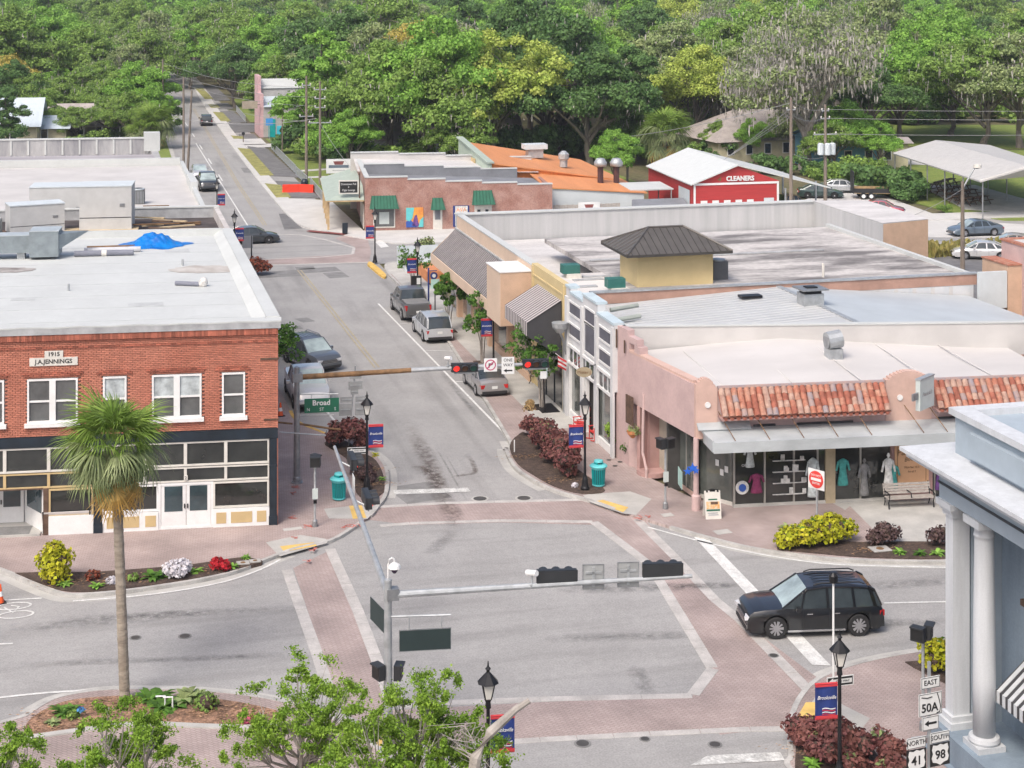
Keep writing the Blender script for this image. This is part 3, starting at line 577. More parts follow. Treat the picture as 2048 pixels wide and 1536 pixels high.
# ================================================================ low building under repair, behind
mat('grime', (.06,.05,.05), .95, var=.4, scale=.8); mat('sheathing', (.47,.37,.23), .9, var=.2, scale=1.5); mat('pale_wall', (.5,.47,.45), .9, var=.15, scale=.8)
lb = thing('building_under_repair', 'low building with stripped open roof and loose timber behind the brick building', 'building', (8,98.2), BR)
MB().box(-24,-.3,0,9.2,0,8.1).shear().build('wall', 'grime', lb); MB().box(-.3,.0,0,9.2,0,8.75).shear().build('parapet', 'pale_wall', lb)
MB().box(-24,0,9.2,9.6,0,8.75).shear().build('parapet', 'flashing', lb); MB().box(-24.05,.05,9.15,9.65,8.75,8.83).shear().build('coping', 'membrane', lb)
def plank(lx, ly, lz, L, w, h, rz, m, label, rx=0):
    o = MB().cbox((0,0,h/2),(L,w,h)).build('timber_plank', m); v = Matrix.Rotation(BR,4,'Z') @ Vector((lx-.1085*ly,ly,0)); o.location = (8+v.x,98.2+v.y,lz); o.rotation_euler = (rx,0,BR+rz); tag(o, label, 'timber', 'loose timber on the stripped roof')
plank(-7.4,4.2,8.1,4.4,2.2,.12,.03,'sheathing','wide tan plywood sheet lying on the stripped dark roof')
for i in range(14): plank(random.uniform(-5,-1), random.uniform(1.5,7), 8.1+.03*i, random.uniform(1.2,3.2), random.uniform(.1,.3), .07, random.uniform(-.5,.5), random.choice(('sheathing','wood_dark','rust')), 'loose board scattered on the stripped dark roof')
plank(-14.6,4.2,8.1,3.2,1.6,.12,-.05,'wood_dark','dark board with debris lying beside the roof condensers')
# ================================================================ white-roofed building with rooftop units
wb = thing('white_roof_building', 'single storey building with pale flat roof carrying air conditioning units', 'building', (8,108.4), BR)
mat('roof_pale', (.50,.485,.47), .8, var=.08, scale=.4)
MB().box(-30,0,0,40,0,6.7).shear().build('wall', 'pale_wall', wb); MB().box(-29.7,-.3,.3,39.6,6.7,6.76).shear().build('roof', 'roof_pale', wb)
MB().box(-.3,.02,0,40.2,6.6,7.1).shear().build('parapet', 'membrane', wb); MB().box(-30,-.3,39.7,40.2,6.6,7.4).shear().build('parapet', 'membrane', wb); MB().box(-.42,.14,22,28,6.6,7.5).shear().build('parapet_pier', 'membrane', wb)
mat('unit_grey', (.5,.505,.5), .6, var=.06); mat('unit_top', (.55,.6,.62), .5, var=.05); mat('condenser', (.33,.35,.32), .6, var=.1)
def placeL(o, lx, ly, z, base=(8,98.2), rz=0): v = Matrix.Rotation(BR,4,'Z') @ Vector((lx-.1085*ly,ly,0)); o.location = (base[0]+v.x,base[1]+v.y,z); o.rotation_euler = (0,0,BR+rz)
def package(lx, ly, z, sx, sy, sz, rz, label):
    t = thing('rooftop_air_unit', label, 'air unit', group='grey rooftop air handling units'); placeL(t,lx,ly,z,rz=rz)
    MB().box(-sx/2,sx/2,-sy/2,sy/2,.12,sz).build('casing', 'unit_grey', t); MB().box(-sx/2-.03,sx/2+.03,-sy/2-.03,sy/2+.03,sz,sz+.06).build('lid', 'unit_top', t)
    MB().box(-sx/2+.1,sx/2-.1,-sy/2+.1,sy/2-.1,0,.12).build('base', 'galv', t); MB().box(sx/2-.7,sx/2-.4,-sy/2-.03,-sy/2,sz*.55,sz*.62).build('handle', 'grey_metal', t)
    MB().box(-sx/2+.02,sx/2-.02,-sy/2-.012,-sy/2,sz*.3,sz*.315).build('seam', 'black_metal', t)
package(-7.0,5.6,8.1,3.1,2.4,2.7,0,'tall square grey rooftop air handling unit by the plywood sheet')
package(-9.9,11.5,6.75,3.6,2.4,3.3,0,'wide grey rooftop air unit standing behind the tall square one')
package(-11.3,4.6,8.1,3.2,1.7,1.75,.32,'long low pale air unit set at an angle near the condensers')
def condenser(lx, ly, z, label, dark=False, base=(8,98.2)):
    t = thing('condenser_unit', label, 'air unit', group='round-topped condenser units on the flat roofs'); placeL(t,lx,ly,z,base)
    MB().box(-.48,.48,-.48,.48,0,1.05).build('casing', 'condenser' if not dark else mat('condenser_dark', (.1,.105,.11), .6), t)
    for i in range(9): MB().box(-.44+i*.105,-.41+i*.105,-.5,-.482,.08,.98).build('fin', 'galv', t)
    MB().lathe([(.46,1.05),(.46,1.12),(.38,1.14)],18).build('fan_ring', 'unit_top', t); MB().lathe([(.36,1.142),(.36,1.15)],16).build('fan_grille', 'black_metal', t)
condenser(-13.7,3.2,8.1,'grey condenser beside the angled pale air unit'); condenser(-15.4,3.0,8.1,'dark condenser at the end of the roof debris',True); condenser(-14.9,13.5,6.75,'pale green condenser standing alone on the white roof'); condenser(-4.6,26,6.75,'dark sided condenser next to the roof hatch frame',True)
fr = MB()
for x in (0,1.6):
    for y in (0,.9): fr.tube([(x,y,0),(x,y,.6)],.04,6)
fr.box(-.1,1.7,-.1,.0,.55,.62).box(-.1,1.7,.9,1.0,.55,.62).box(.7,.8,-.1,1.,.56,.61)
o = fr.build('pipe_stand', 'rust'); placeL(o,-4.4,19.5,6.76); tag(o, 'rusty low pipe stand frame on the white flat roof', 'stand')
# ================================================================ grey parapet building further back
gb = thing('grey_parapet_building', 'long grey hall with stained pale parapet and barrel roof', 'building', (7.6,160), BR)
mat('grey_stain', (.23,.23,.245), .9, var=.35, scale=.5, stretch=(1.2,1.2,.3), c2=(.42,.42,.42)); mat('barrel', (.34,.32,.33), .9, var=.2, scale=.35, stretch=(.3,1,1))
MB().box(-46,0,0,36,0,2.6).shear().build('wall', 'pale_wall', gb)
b_ = MB(); n = 10
for i in range(n):
    t0, t1 = math.pi*i/n, math.pi*(i+1)/n
    y0, y1, z0, z1 = 17-15*math.cos(t0), 17-15*math.cos(t1), 2.6+1.2*math.sin(t0), 2.6+1.2*math.sin(t1)
    b_.face((-46,y0,z0),(-.8,y0,z0),(-.8,y1,z1),(-46,y1,z1))
b_.shear().build('roof', 'barrel', gb); MB().box(-46,0,34,34.5,0,4.6).shear().build('parapet', 'grey_stain', gb); MB().box(-46,.1,33.9,34.6,4.6,4.75).shear().build('coping', 'membrane', gb)
for i in range(24): MB().box(-45+i*1.9,-44.8+i*1.9,33.9,34,2.9,4.55).shear().build('pier', 'membrane', gb)
MB().box(-.8,.0,0,34.5,0,3.2).shear().build('parapet', 'grey_stain', gb); MB().box(-1.6,.2,33.6,35.2,3.2,5.3).shear().build('corner_pier', 'membrane', gb); MB().box(-2,.2,-.2,1.6,2.4,4.2).shear().build('corner_pier', 'membrane', gb)
MB().box(-46,0,-.4,0,0,3.1).shear().build('parapet', 'flashing', gb)
MB().box(-20.5,-19.6,5,5.6,3.4,4.1).shear().build('roof_vent', 'black_metal', gb)

# ================================================================ pink corner shop, right
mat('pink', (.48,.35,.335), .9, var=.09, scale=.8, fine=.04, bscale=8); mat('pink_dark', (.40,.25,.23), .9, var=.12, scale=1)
mat('peach', (.55,.38,.32), .9, var=.07); mat('pink_roof', (.52,.50,.485), .75, var=.07, scale=.35, stretch=(.4,1,1))
mat('tile', (.36,.135,.085), .8, var=.3, scale=2.2, c2=(.43,.26,.19), fine=.2, bscale=9, ramp=(.4,.75)); mat('tile_b', (.46,.32,.25), .85, var=.2, scale=3, c2=(.28,.15,.12)); mat('tile_c', (.30,.10,.065), .85, var=.3, scale=3); mat('tile_d', (.25,.22,.24), .85, var=.2, scale=3, c2=(.36,.24,.2))
mat('alu', (.36,.35,.32), .5, .3, var=.1); mat('canopy_metal', (.44,.47,.48), .6, .2, var=.16, scale=.8, stretch=(.5,1,1)); mat('tar', (.05,.05,.055), .9, var=.3)
PR_ = -.105
pk = thing('pink_shop', 'pink stucco corner shop with red clay tile eaves and metal canopy', 'building', (25.99,68.7), PR_)
SW_ = [(0,0),(-1.0,4.4),(-1.9,8.3)]       # street side of the plan, from the corner back
upper = [(-.1,-.02),(17.5,-.02),(17.5,6.2),(-1.75,7.9),(-1.9,8.2),(-1.02,4.4)]
# upper walls as thick parapets
def wallstrip(mb, a, b, z0, z1, th): 
    a, b = Vector(a), Vector(b); d = (b-a).normalized(); n = Vector((-d.y,d.x))*th
    mb.prism([tuple(a),tuple(b),tuple(b+n),tuple(a+n)], z0, z1)
w = MB(); wallstrip(w, (-1.9,8.3), (-1.55,6.75), 0, 6.35, .35); w.build('wall', 'pink', pk)
w = MB(); wallstrip(w, (-1.9,8.3), (-1.58,6.9), 6.35, 6.62, .35); wallstrip(w, (-1.58,6.9),(-1.35,5.9), 6.05, 6.36, .35); wallstrip(w, (-1.42,6.2),(-1.3,5.65), 5.7, 6.04, .45); w.build('stepped_parapet', 'pink', pk)
w = MB(); wallstrip(w, (-1.55,6.74), (-.02,.1), 3.25, 5.6, .35); w.build('wall', 'pink', pk)
w = MB(); wallstrip(w, (-1.57,6.75), (-.04,.5), 5.6, 5.72, .42); w.build('coping', 'peach', pk)
# scalloped corner parapet
sc_ = MB(); 
for i in range(10):
    t0 = i/10; x0 = -.05+1.0*t0; x1 = x0+.1; z = 5.55+.38*math.sin(math.pi*min(1,(t0+.05)*1.15))**.7 if t0 < .85 else 5.5
    sc_.box(x0,x1,-.04,.3,3.25,z)
sc_.build('corner_pier', 'peach', pk)
MB().box(.95,8.75,0,.3,3.25,5.42).build('wall', 'pink', pk); MB().box(10.9,17.5,0,.3,3.25,5.42).build('wall', 'pink', pk)
cpier = MB()
for i in range(14):
    x0 = 8.75+2.15*i/14; u = (i+.5)/14*2-1; cpier.box(x0,x0+2.15/14,-.05,.35,3.25,5.5+.42*max(0,math.cos(u*1.6))**.8)
cpier.build('centre_pier', 'peach', pk)
rf = MB().add([(.1,.3,5.25),(17.4,.3,5.25),(17.4,7.2,5.35),(-1.45,7.6,5.4),(7.2,.3,5.3),(6.2,7.4,5.95)],[(0,4,5,3),(4,1,2,5)]); rf.build('roof', 'pink_roof', pk)
w = MB(); wallstrip(w, (-1.6,7.9), (19,5.9), 5.0, 6.55, .3); w.build('back_parapet', 'roof_pale', pk); w = MB(); wallstrip(w, (-1.6,7.86), (19,5.86), 6.55, 6.62, .38); w.build('coping', 'membrane', pk)
for k in range(5): MB().tube([(1.5+k*3.2,.4,5.30+.08*(1-abs(k-1.8)/2)),(1.1+k*3.2,6.6,5.50+.3*(1-abs(k-1.8)/2.6))],.03,4).build('roof_seam', 'roof_pale', pk)
# clay tiles, each its own piece
tm = MB(); n = 6; L_ = .36; r_ = .125
for i in range(n):
    a0, a1 = math.pi*i/n, math.pi*(i+1)/n
    for (q0, q1) in ((a0,a1),): tm.add([(-r_*math.cos(q0),0,r_*math.sin(q0)*.85),(-r_*math.cos(q1),0,r_*math.sin(q1)*.85),(-r_*1.12*math.cos(q1),-L_,r_*1.12*math.sin(q1)*.85),(-r_*1.12*math.cos(q0),-L_,r_*1.12*math.sin(q0)*.85)],[(0,3,2,1)])
tm.add([(-r_*1.12*math.cos(math.pi*i/n),-L_,r_*1.12*math.sin(math.pi*i/n)*.85) for i in range(n+1)],[tuple(range(n+1))])
tiles = []
for k in ('tile','tile_b','tile_c','tile_d'):
    me = bpy.data.meshes.new('roof_tile'); me.from_pydata(tm.v,[],tm.f); me.materials.append(MT[k]); me.shade_smooth(); tiles.append(me)
def tile_roof(x0, x1):
    und = MB().slab([(x0,-.82,4.36),(x1,-.82,4.36),(x1,.02,5.36),(x0,.02,5.36)], .05).build('tile_roof', 'tile_c', pk)
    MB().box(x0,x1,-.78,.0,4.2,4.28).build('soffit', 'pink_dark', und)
    sl = math.atan2(1.0,.84); nx = round((x1-x0)/.285)
    for j in range(4):
        for i in range(nx):
            o = bpy.data.objects.new('roof_tile', random.choices(tiles, (5,2.4,3,1.3))[0]); col.objects.link(o); o.parent = und
            t = (j+1)*.25; o.location = (x0+(i+.5)*(x1-x0)/nx+random.uniform(-.012,.012), .04-.84*(t-.25)-.01, 5.40-1.0*(t-.25)+.02); o.rotation_euler = (sl+random.uniform(-.03,.05), random.uniform(-.05,.05), random.uniform(-.04,.04))
    nl = MB()
    for i in range(int((x1-x0)/.285)): nl.add([(x0+.14+i*.285+.1*math.cos(math.pi*q/5),-.83,4.36-.14*math.sin(math.pi*q/5)) for q in range(6)]+[(x0+.14+i*.285+.1*math.cos(math.pi*q/5),-.5,4.42-.14*math.sin(math.pi*q/5)) for q in range(6)], [(q,q+1,q+7,q+6) for q in range(5)]+[tuple(range(5,-1,-1))])
    nl.build('eave_tiles', 'tile_c', und)
    MB().tube([(x0,.06,5.46),(x1,.06,5.46)], .1, 8).build('ridge_tile', 'tile_d', und)
tile_roof(.98,8.7); tile_roof(10.95,17.4)
for x in (.5,9.4): MB().disc((x,-.07,4.75), .13, 'y', .05).build('wall_disc', 'white', pk)
# canopy with tie rods
cn = MB().slab([(.35,-1.62,3.5),(17.4,-1.62,3.5),(17.4,-.02,3.72),(.15,-.02,3.72)], .08); can = cn.build('canopy', 'canopy_metal', pk)
MB().box(.35,17.4,-1.66,-1.58,3.06,3.52).build('fascia', 'canopy_metal', can); MB().box(.3,.36,-1.6,-.02,3.1,3.6).build('fascia', 'canopy_metal', can)
for x0, x1 in ((2.6,3.6),(4.6,7.2),(11.2,12.6),(13.2,16)): MB().box(x0,x1,-.09,-.015,3.72,3.8).build('tar_flashing', 'tar', can)
for x in (1.0,2.55,4.1,5.65,7.2,9.6,10.7,12.0,13.6,15.2): MB().tube([(x,-.0,4.42),(x+.35,-1.5,3.54)], .02, 6).build('tie_rod', 'rust', can)
MB().slab([(.0,-.4,3.74),(2.4,-.4,3.74),(2.4,-.02,3.98),(.0,-.02,3.98)],.05).build('upstand', 'canopy_metal', can)
# corner column
MB().lathe([(.2,.12),(.2,.75),(.17,.78),(.125,.82),(.12,3.3)],18).xf(Matrix.Translation((-.02,-.02,0))).build('corner_column', 'pink', pk, smooth=False)
# glazing: street side, corner bay, long front
def pane(a, b, z0, z1, m='glass_shop', th=.03):
    mb = MB(); wallstrip(mb, a, b, z0, z1, th); return mb
def toL(p): v = Matrix.Rotation(-PR_,4,'Z') @ Vector((p[0]-25.99,p[1]-68.7,0)); return (v.x,v.y)
g0, g1, g2, g3 = toL((26.25,74.6)), toL((26.5,70.0)), toL((26.75,70.3)), toL((27.72,68.8))
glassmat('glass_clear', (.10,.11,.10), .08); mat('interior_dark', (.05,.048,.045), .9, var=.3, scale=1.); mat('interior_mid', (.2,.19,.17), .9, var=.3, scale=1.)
for i in range(4):
    a, b = lerp(g0,g1,i/4), lerp(g0,g1,(i+1)/4)
    pane(a,b,.35,3.0,'interior_mid' if i == 0 else 'glass_clear').build('shop_window', mat('blind', (.42,.38,.31), .8) if i == 0 else 'glass_clear', pk)
    MB().cbox((*a,1.68),(.06,.06,2.7)).build('mullion', 'alu', pk)
pane(lerp(g0,g1,-.02),lerp(g0,g1,1.05),.1,.34,th=.12).build('sill', 'peach', pk); pane(lerp(g0,g1,-.02),lerp(g0,g1,1.05),3.0,3.26,th=.1).build('head', 'pink', pk)
pane(g2,g3,.3,2.7).build('shop_window', 'glass_clear', pk); pane(g2,g3,2.7,2.85,th=.06).build('mullion', 'alu', pk); pane(g2,g3,.1,.3,th=.1).build('sill', 'offwhite', pk)
for i in range(3):
    a = lerp(g2,g3,.55+.14*i); MB().cbox((a[0]-.02,a[1]-.05,1.9-.28*(i % 2)-.1*i),(.2,.01,.28),-.95).build('notice', 'sign_white', pk)
FX = [1.75,3.15,4.5,5.6,6.35,7.6,9.0,11.1,12.6,14.2,16]
for i, (a, b) in enumerate(zip(FX,FX[1:])):
    if i == 6: continue
    pane((a,.12),(b,.12),.24,2.9).build('shop_window', 'glass_shop', pk); MB().box(a-.04,a+.04,.06,.2,.12,3.25).build('mullion', 'alu', pk)
MB().box(1.7,9.0,.02,.24,.1,.24).build('sill', 'concrete', pk); MB().box(1.7,17.4,.1,.2,2.9,3.25).build('head', 'interior_mid', pk)
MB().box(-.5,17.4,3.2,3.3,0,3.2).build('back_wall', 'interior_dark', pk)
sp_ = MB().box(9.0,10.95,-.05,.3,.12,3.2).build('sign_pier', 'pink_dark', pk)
MB().box(9.15,10.75,-.1,-.05,.75,3.1).build('sign_board', mat('peach_sign', (.62,.36,.2), .7, var=.06), sp_)
mat('gold', (.22,.12,.05), .6)
text("Patricia's", .42, 'gold', sp_, (9.95,-.108,2.35), rot=(R(90),R(-8),0), shear=.3); text('Boutique', .26, 'gold', sp_, (10.05,-.108,2.0), rot=(R(90),R(-8),0), shear=.3)
text('Mon-Sat 10-5', .13, 'gold', sp_, (9.95,-.108,1.6)); text('Fri til 7', .13, 'gold', sp_, (9.95,-.108,1.4))
fr_ = MB()
for z in (.9,2.95): fr_.box(9.28,10.62,-.112,-.1,z,z+.025)
for x in (9.26,10.6): fr_.box(x,x+.025,-.112,-.1,.98,2.9)
fr_.build('sign_border', 'gold', sp_)
# stuff in the windows (behind glass, seen dimly): dummies, dresses, shelves
def dress(lx, z, m, label, h=1.0, w=.42, head=False, ly=-.0, nm='dress'):
    t = MB(); t.lathe([(.05,h),(w*.42,h*.93),(w*.30,h*.6),(w*.5,h*.1),(w*.5,0)],10)
    for s in (-1,1): t.tube([(s*w*.4,0,h*.9),(s*w*.62,0,h*.55)],[.06,.05],6)
    if head: t.lathe([(.03,h),(.09,h+.1),(.03,h+.22)],8)
    v = Matrix.Rotation(PR_,4,'Z') @ Vector((lx,ly,0)); o = t.build(nm, m, smooth=True); o.location = (25.99+v.x,68.7+v.y,z); o.scale = (1,.45,1); o.rotation_euler = (0,0,PR_); tag(o, label, 'dress', 'clothes shown in the boutique windows'); return o
for nm_, c in (('cl_teal',(.06,.3,.28)),('cl_wine',(.2,.03,.09)),('cl_pale',(.5,.55,.55)),('cl_grey',(.2,.2,.2)),('cl_purple',(.14,.06,.22)),('cl_blue',(.3,.38,.55)),('cl_white',(.6,.6,.58)),('cl_green',(.15,.3,.15))): mat(nm_, c, .9, var=.3, scale=6)
dress(2.45,1.9,'cl_pale','pale shirt hung high in the boutique window by the corner post'); dress(2.75,.75,'cl_wine','dark red dress displayed beside the blue and white ring',.85,.55)
dress(5.35,.45,'cl_pale','pale blue trouser suit standing in the boutique window',1.75,.5); dress(6.75,.9,'cl_teal','teal top on a stand beside the cream post in the boutique window',1.2,.5); dress(7.75,.4,'cl_grey','grey patterned dress on a dummy in the boutique window',1.45,.44,True)
dress(8.75,.75,'cl_white','white patterned dress with teal cardigan at the boutique doorway',1.4,.5,True,-.35); dress(11.3,.5,'cl_purple','purple dress on a dummy right of the peach sign board',1.4,.42,True); dress(12.4,.5,'cl_blue','pale blue dress at the far end of the boutique window',1.2,.5)
dress(9.0,.7,'cl_teal','small teal jacket draped beside the white patterned dress',1.1,.5,False,-.25)
v = Matrix.Rotation(PR_,4,'Z') @ Vector((2.1,.02,0)); o = MB().disc((0,0,0),.3,'y',.05,24).build('wheel_ornament', 'cl_white'); MB().disc((0,-.03,0),.17,'y',.03,24).build('hub', mat('ring_blue', (.03,.1,.4), .6), o); o.location = (25.99+v.x,68.7+v.y,1.0); o.rotation_euler = (0,0,PR_); tag(o, 'round blue and white ring hung in the boutique window', 'ornament')
sh = MB()
for z in (.6,1.1,1.6,2.1): sh.box(3.5,5.0,.0,.08,z,z+.03)
for i in range(14): x = 3.6+random.random()*1.3; z = random.choice((.63,1.13,1.63,2.13)); sh.box(x,x+.16,-.02,.06,z,z+random.uniform(.14,.34))
o = sh.build('display_shelf', 'cl_white'); v = Matrix.Rotation(PR_,4,'Z') @ Vector((0,-.02,0)); o.location = (25.99+v.x,68.7+v.y,0); o.rotation_euler = (0,0,PR_); tag(o, 'white display shelves with small goods in the boutique window', 'shelves')
MB().box(5.95,6.4,-.0,.2,.12,3.2).build('post', mat('cream_post', (.4,.33,.22), .8), pk)
text('OPEN', .16, 'sign_white', pk, (2.3,.1,1.95), depth=.01)
# hanging shop sign over the pier
hs = thing('hanging_sign', 'pale double faced box sign fixed over the tile eaves', 'sign', (35.97, 66.54, 5.1)[:2]+(4.35,), PR_+.72)
MB().cbox((0,0,.85),(1.35,.22,1.35),0).build('sign_box', mat('sign_pale', (.5,.55,.53), .5, var=.06), hs); MB().cbox((0,0,1.55),(1.4,.26,.06)).build('sign_cap', 'galv', hs); MB().box(-1.2,-.65,-.04,.04,.7,1.0).build('bracket', 'grey_metal', hs)
text("Patricia's", .26, 'grey_metal', hs, (0,-.115,.85), shear=.3)
# roof ventilator cowl
vt = thing('roof_ventilator', 'small pale cowl ventilator standing on the pink shop roof', 'ventilator', (34.2,72.1,5.55)); MB().box(-.35,.35,-.3,.3,0,.5).build('vent_base', 'galv', vt); MB().tube([(-.35,0,.85),(.35,0,.95)],.42,14).build('cowl', 'galv', vt, smooth=False); MB().disc((-.37,0,.84),.36,'x',.02).build('mesh', 'grey_metal', vt)
# street-side details on the pink wall
gw = toL((25.2,74.9))
MB().cbox((gw[0]-.25,gw[1],3.0),(.06,.75,1.35),.23).build('grille_window', 'wood_dark', pk)
MB().tube([(*toL((25.35,74.0)),4.0),(*toL((25.3,74.0)),1.2),(*toL((25.35,73.6)),.5),(*toL((25.35,73.6)),.1)],.07,8).build('downpipe', 'pink', pk)
MB().cbox((*toL((26.0,74.6)),1.7),(.5,.5,3.2),.2).build('pilaster', 'pink_dark', pk); MB().lathe([(.75,.1),(.75,.32)],20).xf(Matrix.Translation((*toL((25.85,74.2)),0))).build('step', 'pink_dark', pk)
w = MB(); wallstrip(w, (-1.55,6.74), toL((26.0,74.8)), 0, 3.3, .3); w.build('wall', 'pink', pk)
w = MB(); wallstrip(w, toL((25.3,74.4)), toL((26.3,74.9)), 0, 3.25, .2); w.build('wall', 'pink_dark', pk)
st = MB().cbox((*toL((24.93,76.9)),6.0),(.06,.18,.9)).cbox((*toL((25.02,75.9)),5.8),(.05,.12,.6)); st.build('rust_stain', 'wood_dark', pk)
MB().cbox((*toL((26.0,70.8)),.9),(.02,.9,.8),-.05).build('window_poster', mat('mint', (.4,.6,.55), .7), pk)
# ================================================================ pale grey shop
mat('grey_wall', (.56,.565,.57), .85, var=.07, scale=.8); mat('grey_inset', (.11,.11,.13), .7, var=.15); mat('cap_blue', (.48,.57,.61), .6, var=.08); mat('metal_roof', (.48,.49,.49), .5, .1, var=.06, scale=.4); mat('metal_roof_blue', (.46,.5,.52), .5, .1, var=.06, scale=.5)
gs = thing('pale_grey_shop', 'pale grey shop front with dark inset panels and stepped blue capped parapet', 'building', (24.85,76.9))
def yz(y0, y1, z0, z1, x0, x1): return MB().box(x0,x1,y0,y1,z0,z1)
Ya = 8.4                                       # frontage length along +y
MB().box(0,.4,0,Ya,3.35,6.4).build('wall', 'grey_wall', gs)
for (a, b, z) in ((0,.9,6.62),(.9,2.75,6.62),(2.75,5.3,7.1),(5.3,7.6,6.75),(7.6,8.4,7.0)):
    MB().box(-.02,.4,a,b,6.4,z).build('parapet', 'grey_wall', gs); MB().box(-.08,.5,a-.01,b+.01,z,z+.12).build('cap', 'cap_blue', gs)
for a, b in ((0,.35),(2.65,3.0),(5.2,5.5),(7.95,8.4)): MB().box(-.12,.0,a,b,0,6.5).build('pilaster', 'grey_wall', gs)
def inset(y0, y1, z0, z1):
    MB().box(-.06,.0,y0-.14,y1+.14,z0-.14,z0-.04).box(-.06,0,y0-.14,y1+.14,z1+.04,z1+.14).build('panel_frame', 'white', gs); MB().box(-.035,.005,y0,y1,z0,z1).build('inset_panel', 'grey_inset', gs)
inset(.7,2.4,5.55,6.05); inset(.7,2.4,4.45,4.95); inset(3.35,4.85,5.9,6.5); inset(3.35,4.85,4.35,5.7); inset(5.8,7.7,5.75,6.25); inset(5.8,7.7,4.6,5.1)
MB().box(-.1,.05,.35,7.95,3.9,4.05).build('string_course', 'white', gs); MB().box(-.08,.05,.35,7.95,3.0,3.12).build('string_course', 'white', gs)
for i in range(10): MB().box(-.03,.05,.5+i*.75,.92+i*.75,3.16,3.82).build('transom_pane', 'glass_up', gs)
MB().box(.02,.1,.35,7.95,3.12,3.9).build('transom_frame', 'white', gs)
for a, b in ((.5,2.9),(5.2,7.7)): MB().box(.1,.14,a,b,.5,2.95).build('shop_window', 'glass_clear', gs); MB().box(-.02,.2,a-.1,b+.1,.12,.5).build('stall_riser', 'white', gs)
for y in (.4,2.9,3.3,4.7,5.1,7.75): MB().box(-.03,.15,y,y+.12,.12,3.0).build('post', 'white', gs)
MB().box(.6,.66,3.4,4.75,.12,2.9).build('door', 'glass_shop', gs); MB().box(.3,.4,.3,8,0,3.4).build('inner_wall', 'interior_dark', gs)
rf = MB().add([(.4,-.3,5.75),(.4,8.4,5.75),(12.3,-1.6,6.35),(12.3,8.5,6.35)],[(0,2,3,1)]).build('roof', 'metal_roof', gs)
MB().add([(12.3,-1.6,6.35),(12.3,8.5,6.35),(24,-3,5.3),(24,8.4,5.3)],[(0,2,3,1)]).build('roof', 'metal_roof_blue', gs)
MB().box(12.15,12.45,-1.5,8.5,6.33,6.42).build('ridge_cap', 'galv', gs)
for i in range(16): MB().add([(.45,.45+i*.52,5.76),(12.2,.45+i*.52,6.36),(12.2,.49+i*.52,6.39),(.45,.49+i*.52,5.79)],[(0,1,2,3)]).build('seam', 'metal_roof', gs)
ck = thing('roof_vent_box', 'square sheet metal vent box with a lifted dark lid on the grey roof', 'ventilator', (36.9,80.6,5.95)); MB().box(-.55,.55,-.5,.5,0,1.0).build('vent_box', 'galv', ck); MB().box(-.75,.75,-.7,.7,1.2,1.27).build('lid', 'grey_metal', ck); MB().box(-.3,.3,-.25,.25,1.27,1.33).build('lid_port', 'black_metal', ck); MB().box(-.45,.45,-.4,.4,1.0,1.2).build('throat', 'black_metal', ck)
o = MB().box(-.6,.6,-.3,.3,0,.12).build('roof_hatch', 'black_metal'); o.location = (34.6,83.3,6.3); tag(o, 'flat black hatch lying on the grey metal roof', 'hatch')
for (x, y, z, ln) in ((26.1,81.5,6.4,1.6),(26.1,80.8,6.0,1.5)): o = MB().tube([(0,0,0),(ln,.3,.1)],.12,8).build('roof_pipe', mat('pipe_green', (.3,.33,.3), .7)); o.location = (x,y,z); tag(o, 'pale green pipe lying behind the grey shop parapet', 'pipe', 'pipes behind the parapet')
# wall of the yellow building showing above the grey roof
hd = thing('wall_floodlight', 'grey bucket shaped flood light on a bent arm at the shop corner', 'light', (24.75,85.0,3.4)); MB().tube([(0,0,0),(-.25,-.1,.9),(-.4,-.15,1.2)],.07,8).build('arm', 'grey_metal', hd); MB().lathe([(.18,1.2),(.42,1.5),(.46,1.75),(.3,1.75)],12).xf(Matrix.Translation((-.4,-.15,0))).build('bucket', 'galv', hd)
# ================================================================ yellow building with rooftop house
mat('yellow_wall', (.56,.45,.24), .85, var=.06, scale=.7); mat('roof_blotch', (.15,.14,.137), .9, var=.2, scale=.42, c2=(.5,.475,.455), stretch=(.4,1.2,1), ramp=(.38,.58), fine=.12, bscale=3); mat('roof_tan', (.56,.53,.51), .9, var=.25, scale=.5, stretch=(.4,1.2,1), c2=(.66,.64,.62)); mat('brown_strip', (.36,.22,.17), .85, var=.2, scale=.7)
yb = thing('yellow_shop', 'yellow stucco shop with blotched flat roof and striped entrance awning', 'building', (24.85,85.4))
MB().box(0,.35,0,7.1,0,7.0).build('wall', 'yellow_wall', yb); MB().box(-.06,.0,.35,.55,0,6.9).box(-.06,0,6.7,7.0,0,6.9).box(-.05,0,.55,6.7,6.35,6.45).build('trim', 'yellow_wall', yb)
MB().box(.35,4.2,.3,6.9,6.1,6.3).build('roof', 'roof_tan', yb); MB().box(4.2,24.6,.3,19.5,6.0,6.28).build('roof', 'roof_blotch', yb)
MB().box(1.6,24.6,-.02,.3,5.9,6.5).build('edge_strip', 'brown_strip', yb); MB().box(1.4,24.7,-.08,.34,6.5,6.58).build('coping', 'galv', yb)
MB().box(.8,24.4,.0,.12,4.5,5.9).build('exposed_wall', mat('patched', (.45,.48,.51), .9, var=.3, scale=.9, c2=(.6,.6,.6)), yb)
for i in range(10): MB().box(12.5+i*1.15,12.72+i*1.15,-.03,.0,4.7,5.85).build('pier', 'roof_pale', yb)
MB().box(24.3,24.6,.3,19.5,6.2,6.5).build('coping', 'membrane', yb); MB().box(24.4,26.2,-.6,-.4,4.6,6.7).build('screen_panel', 'unit_top', yb)
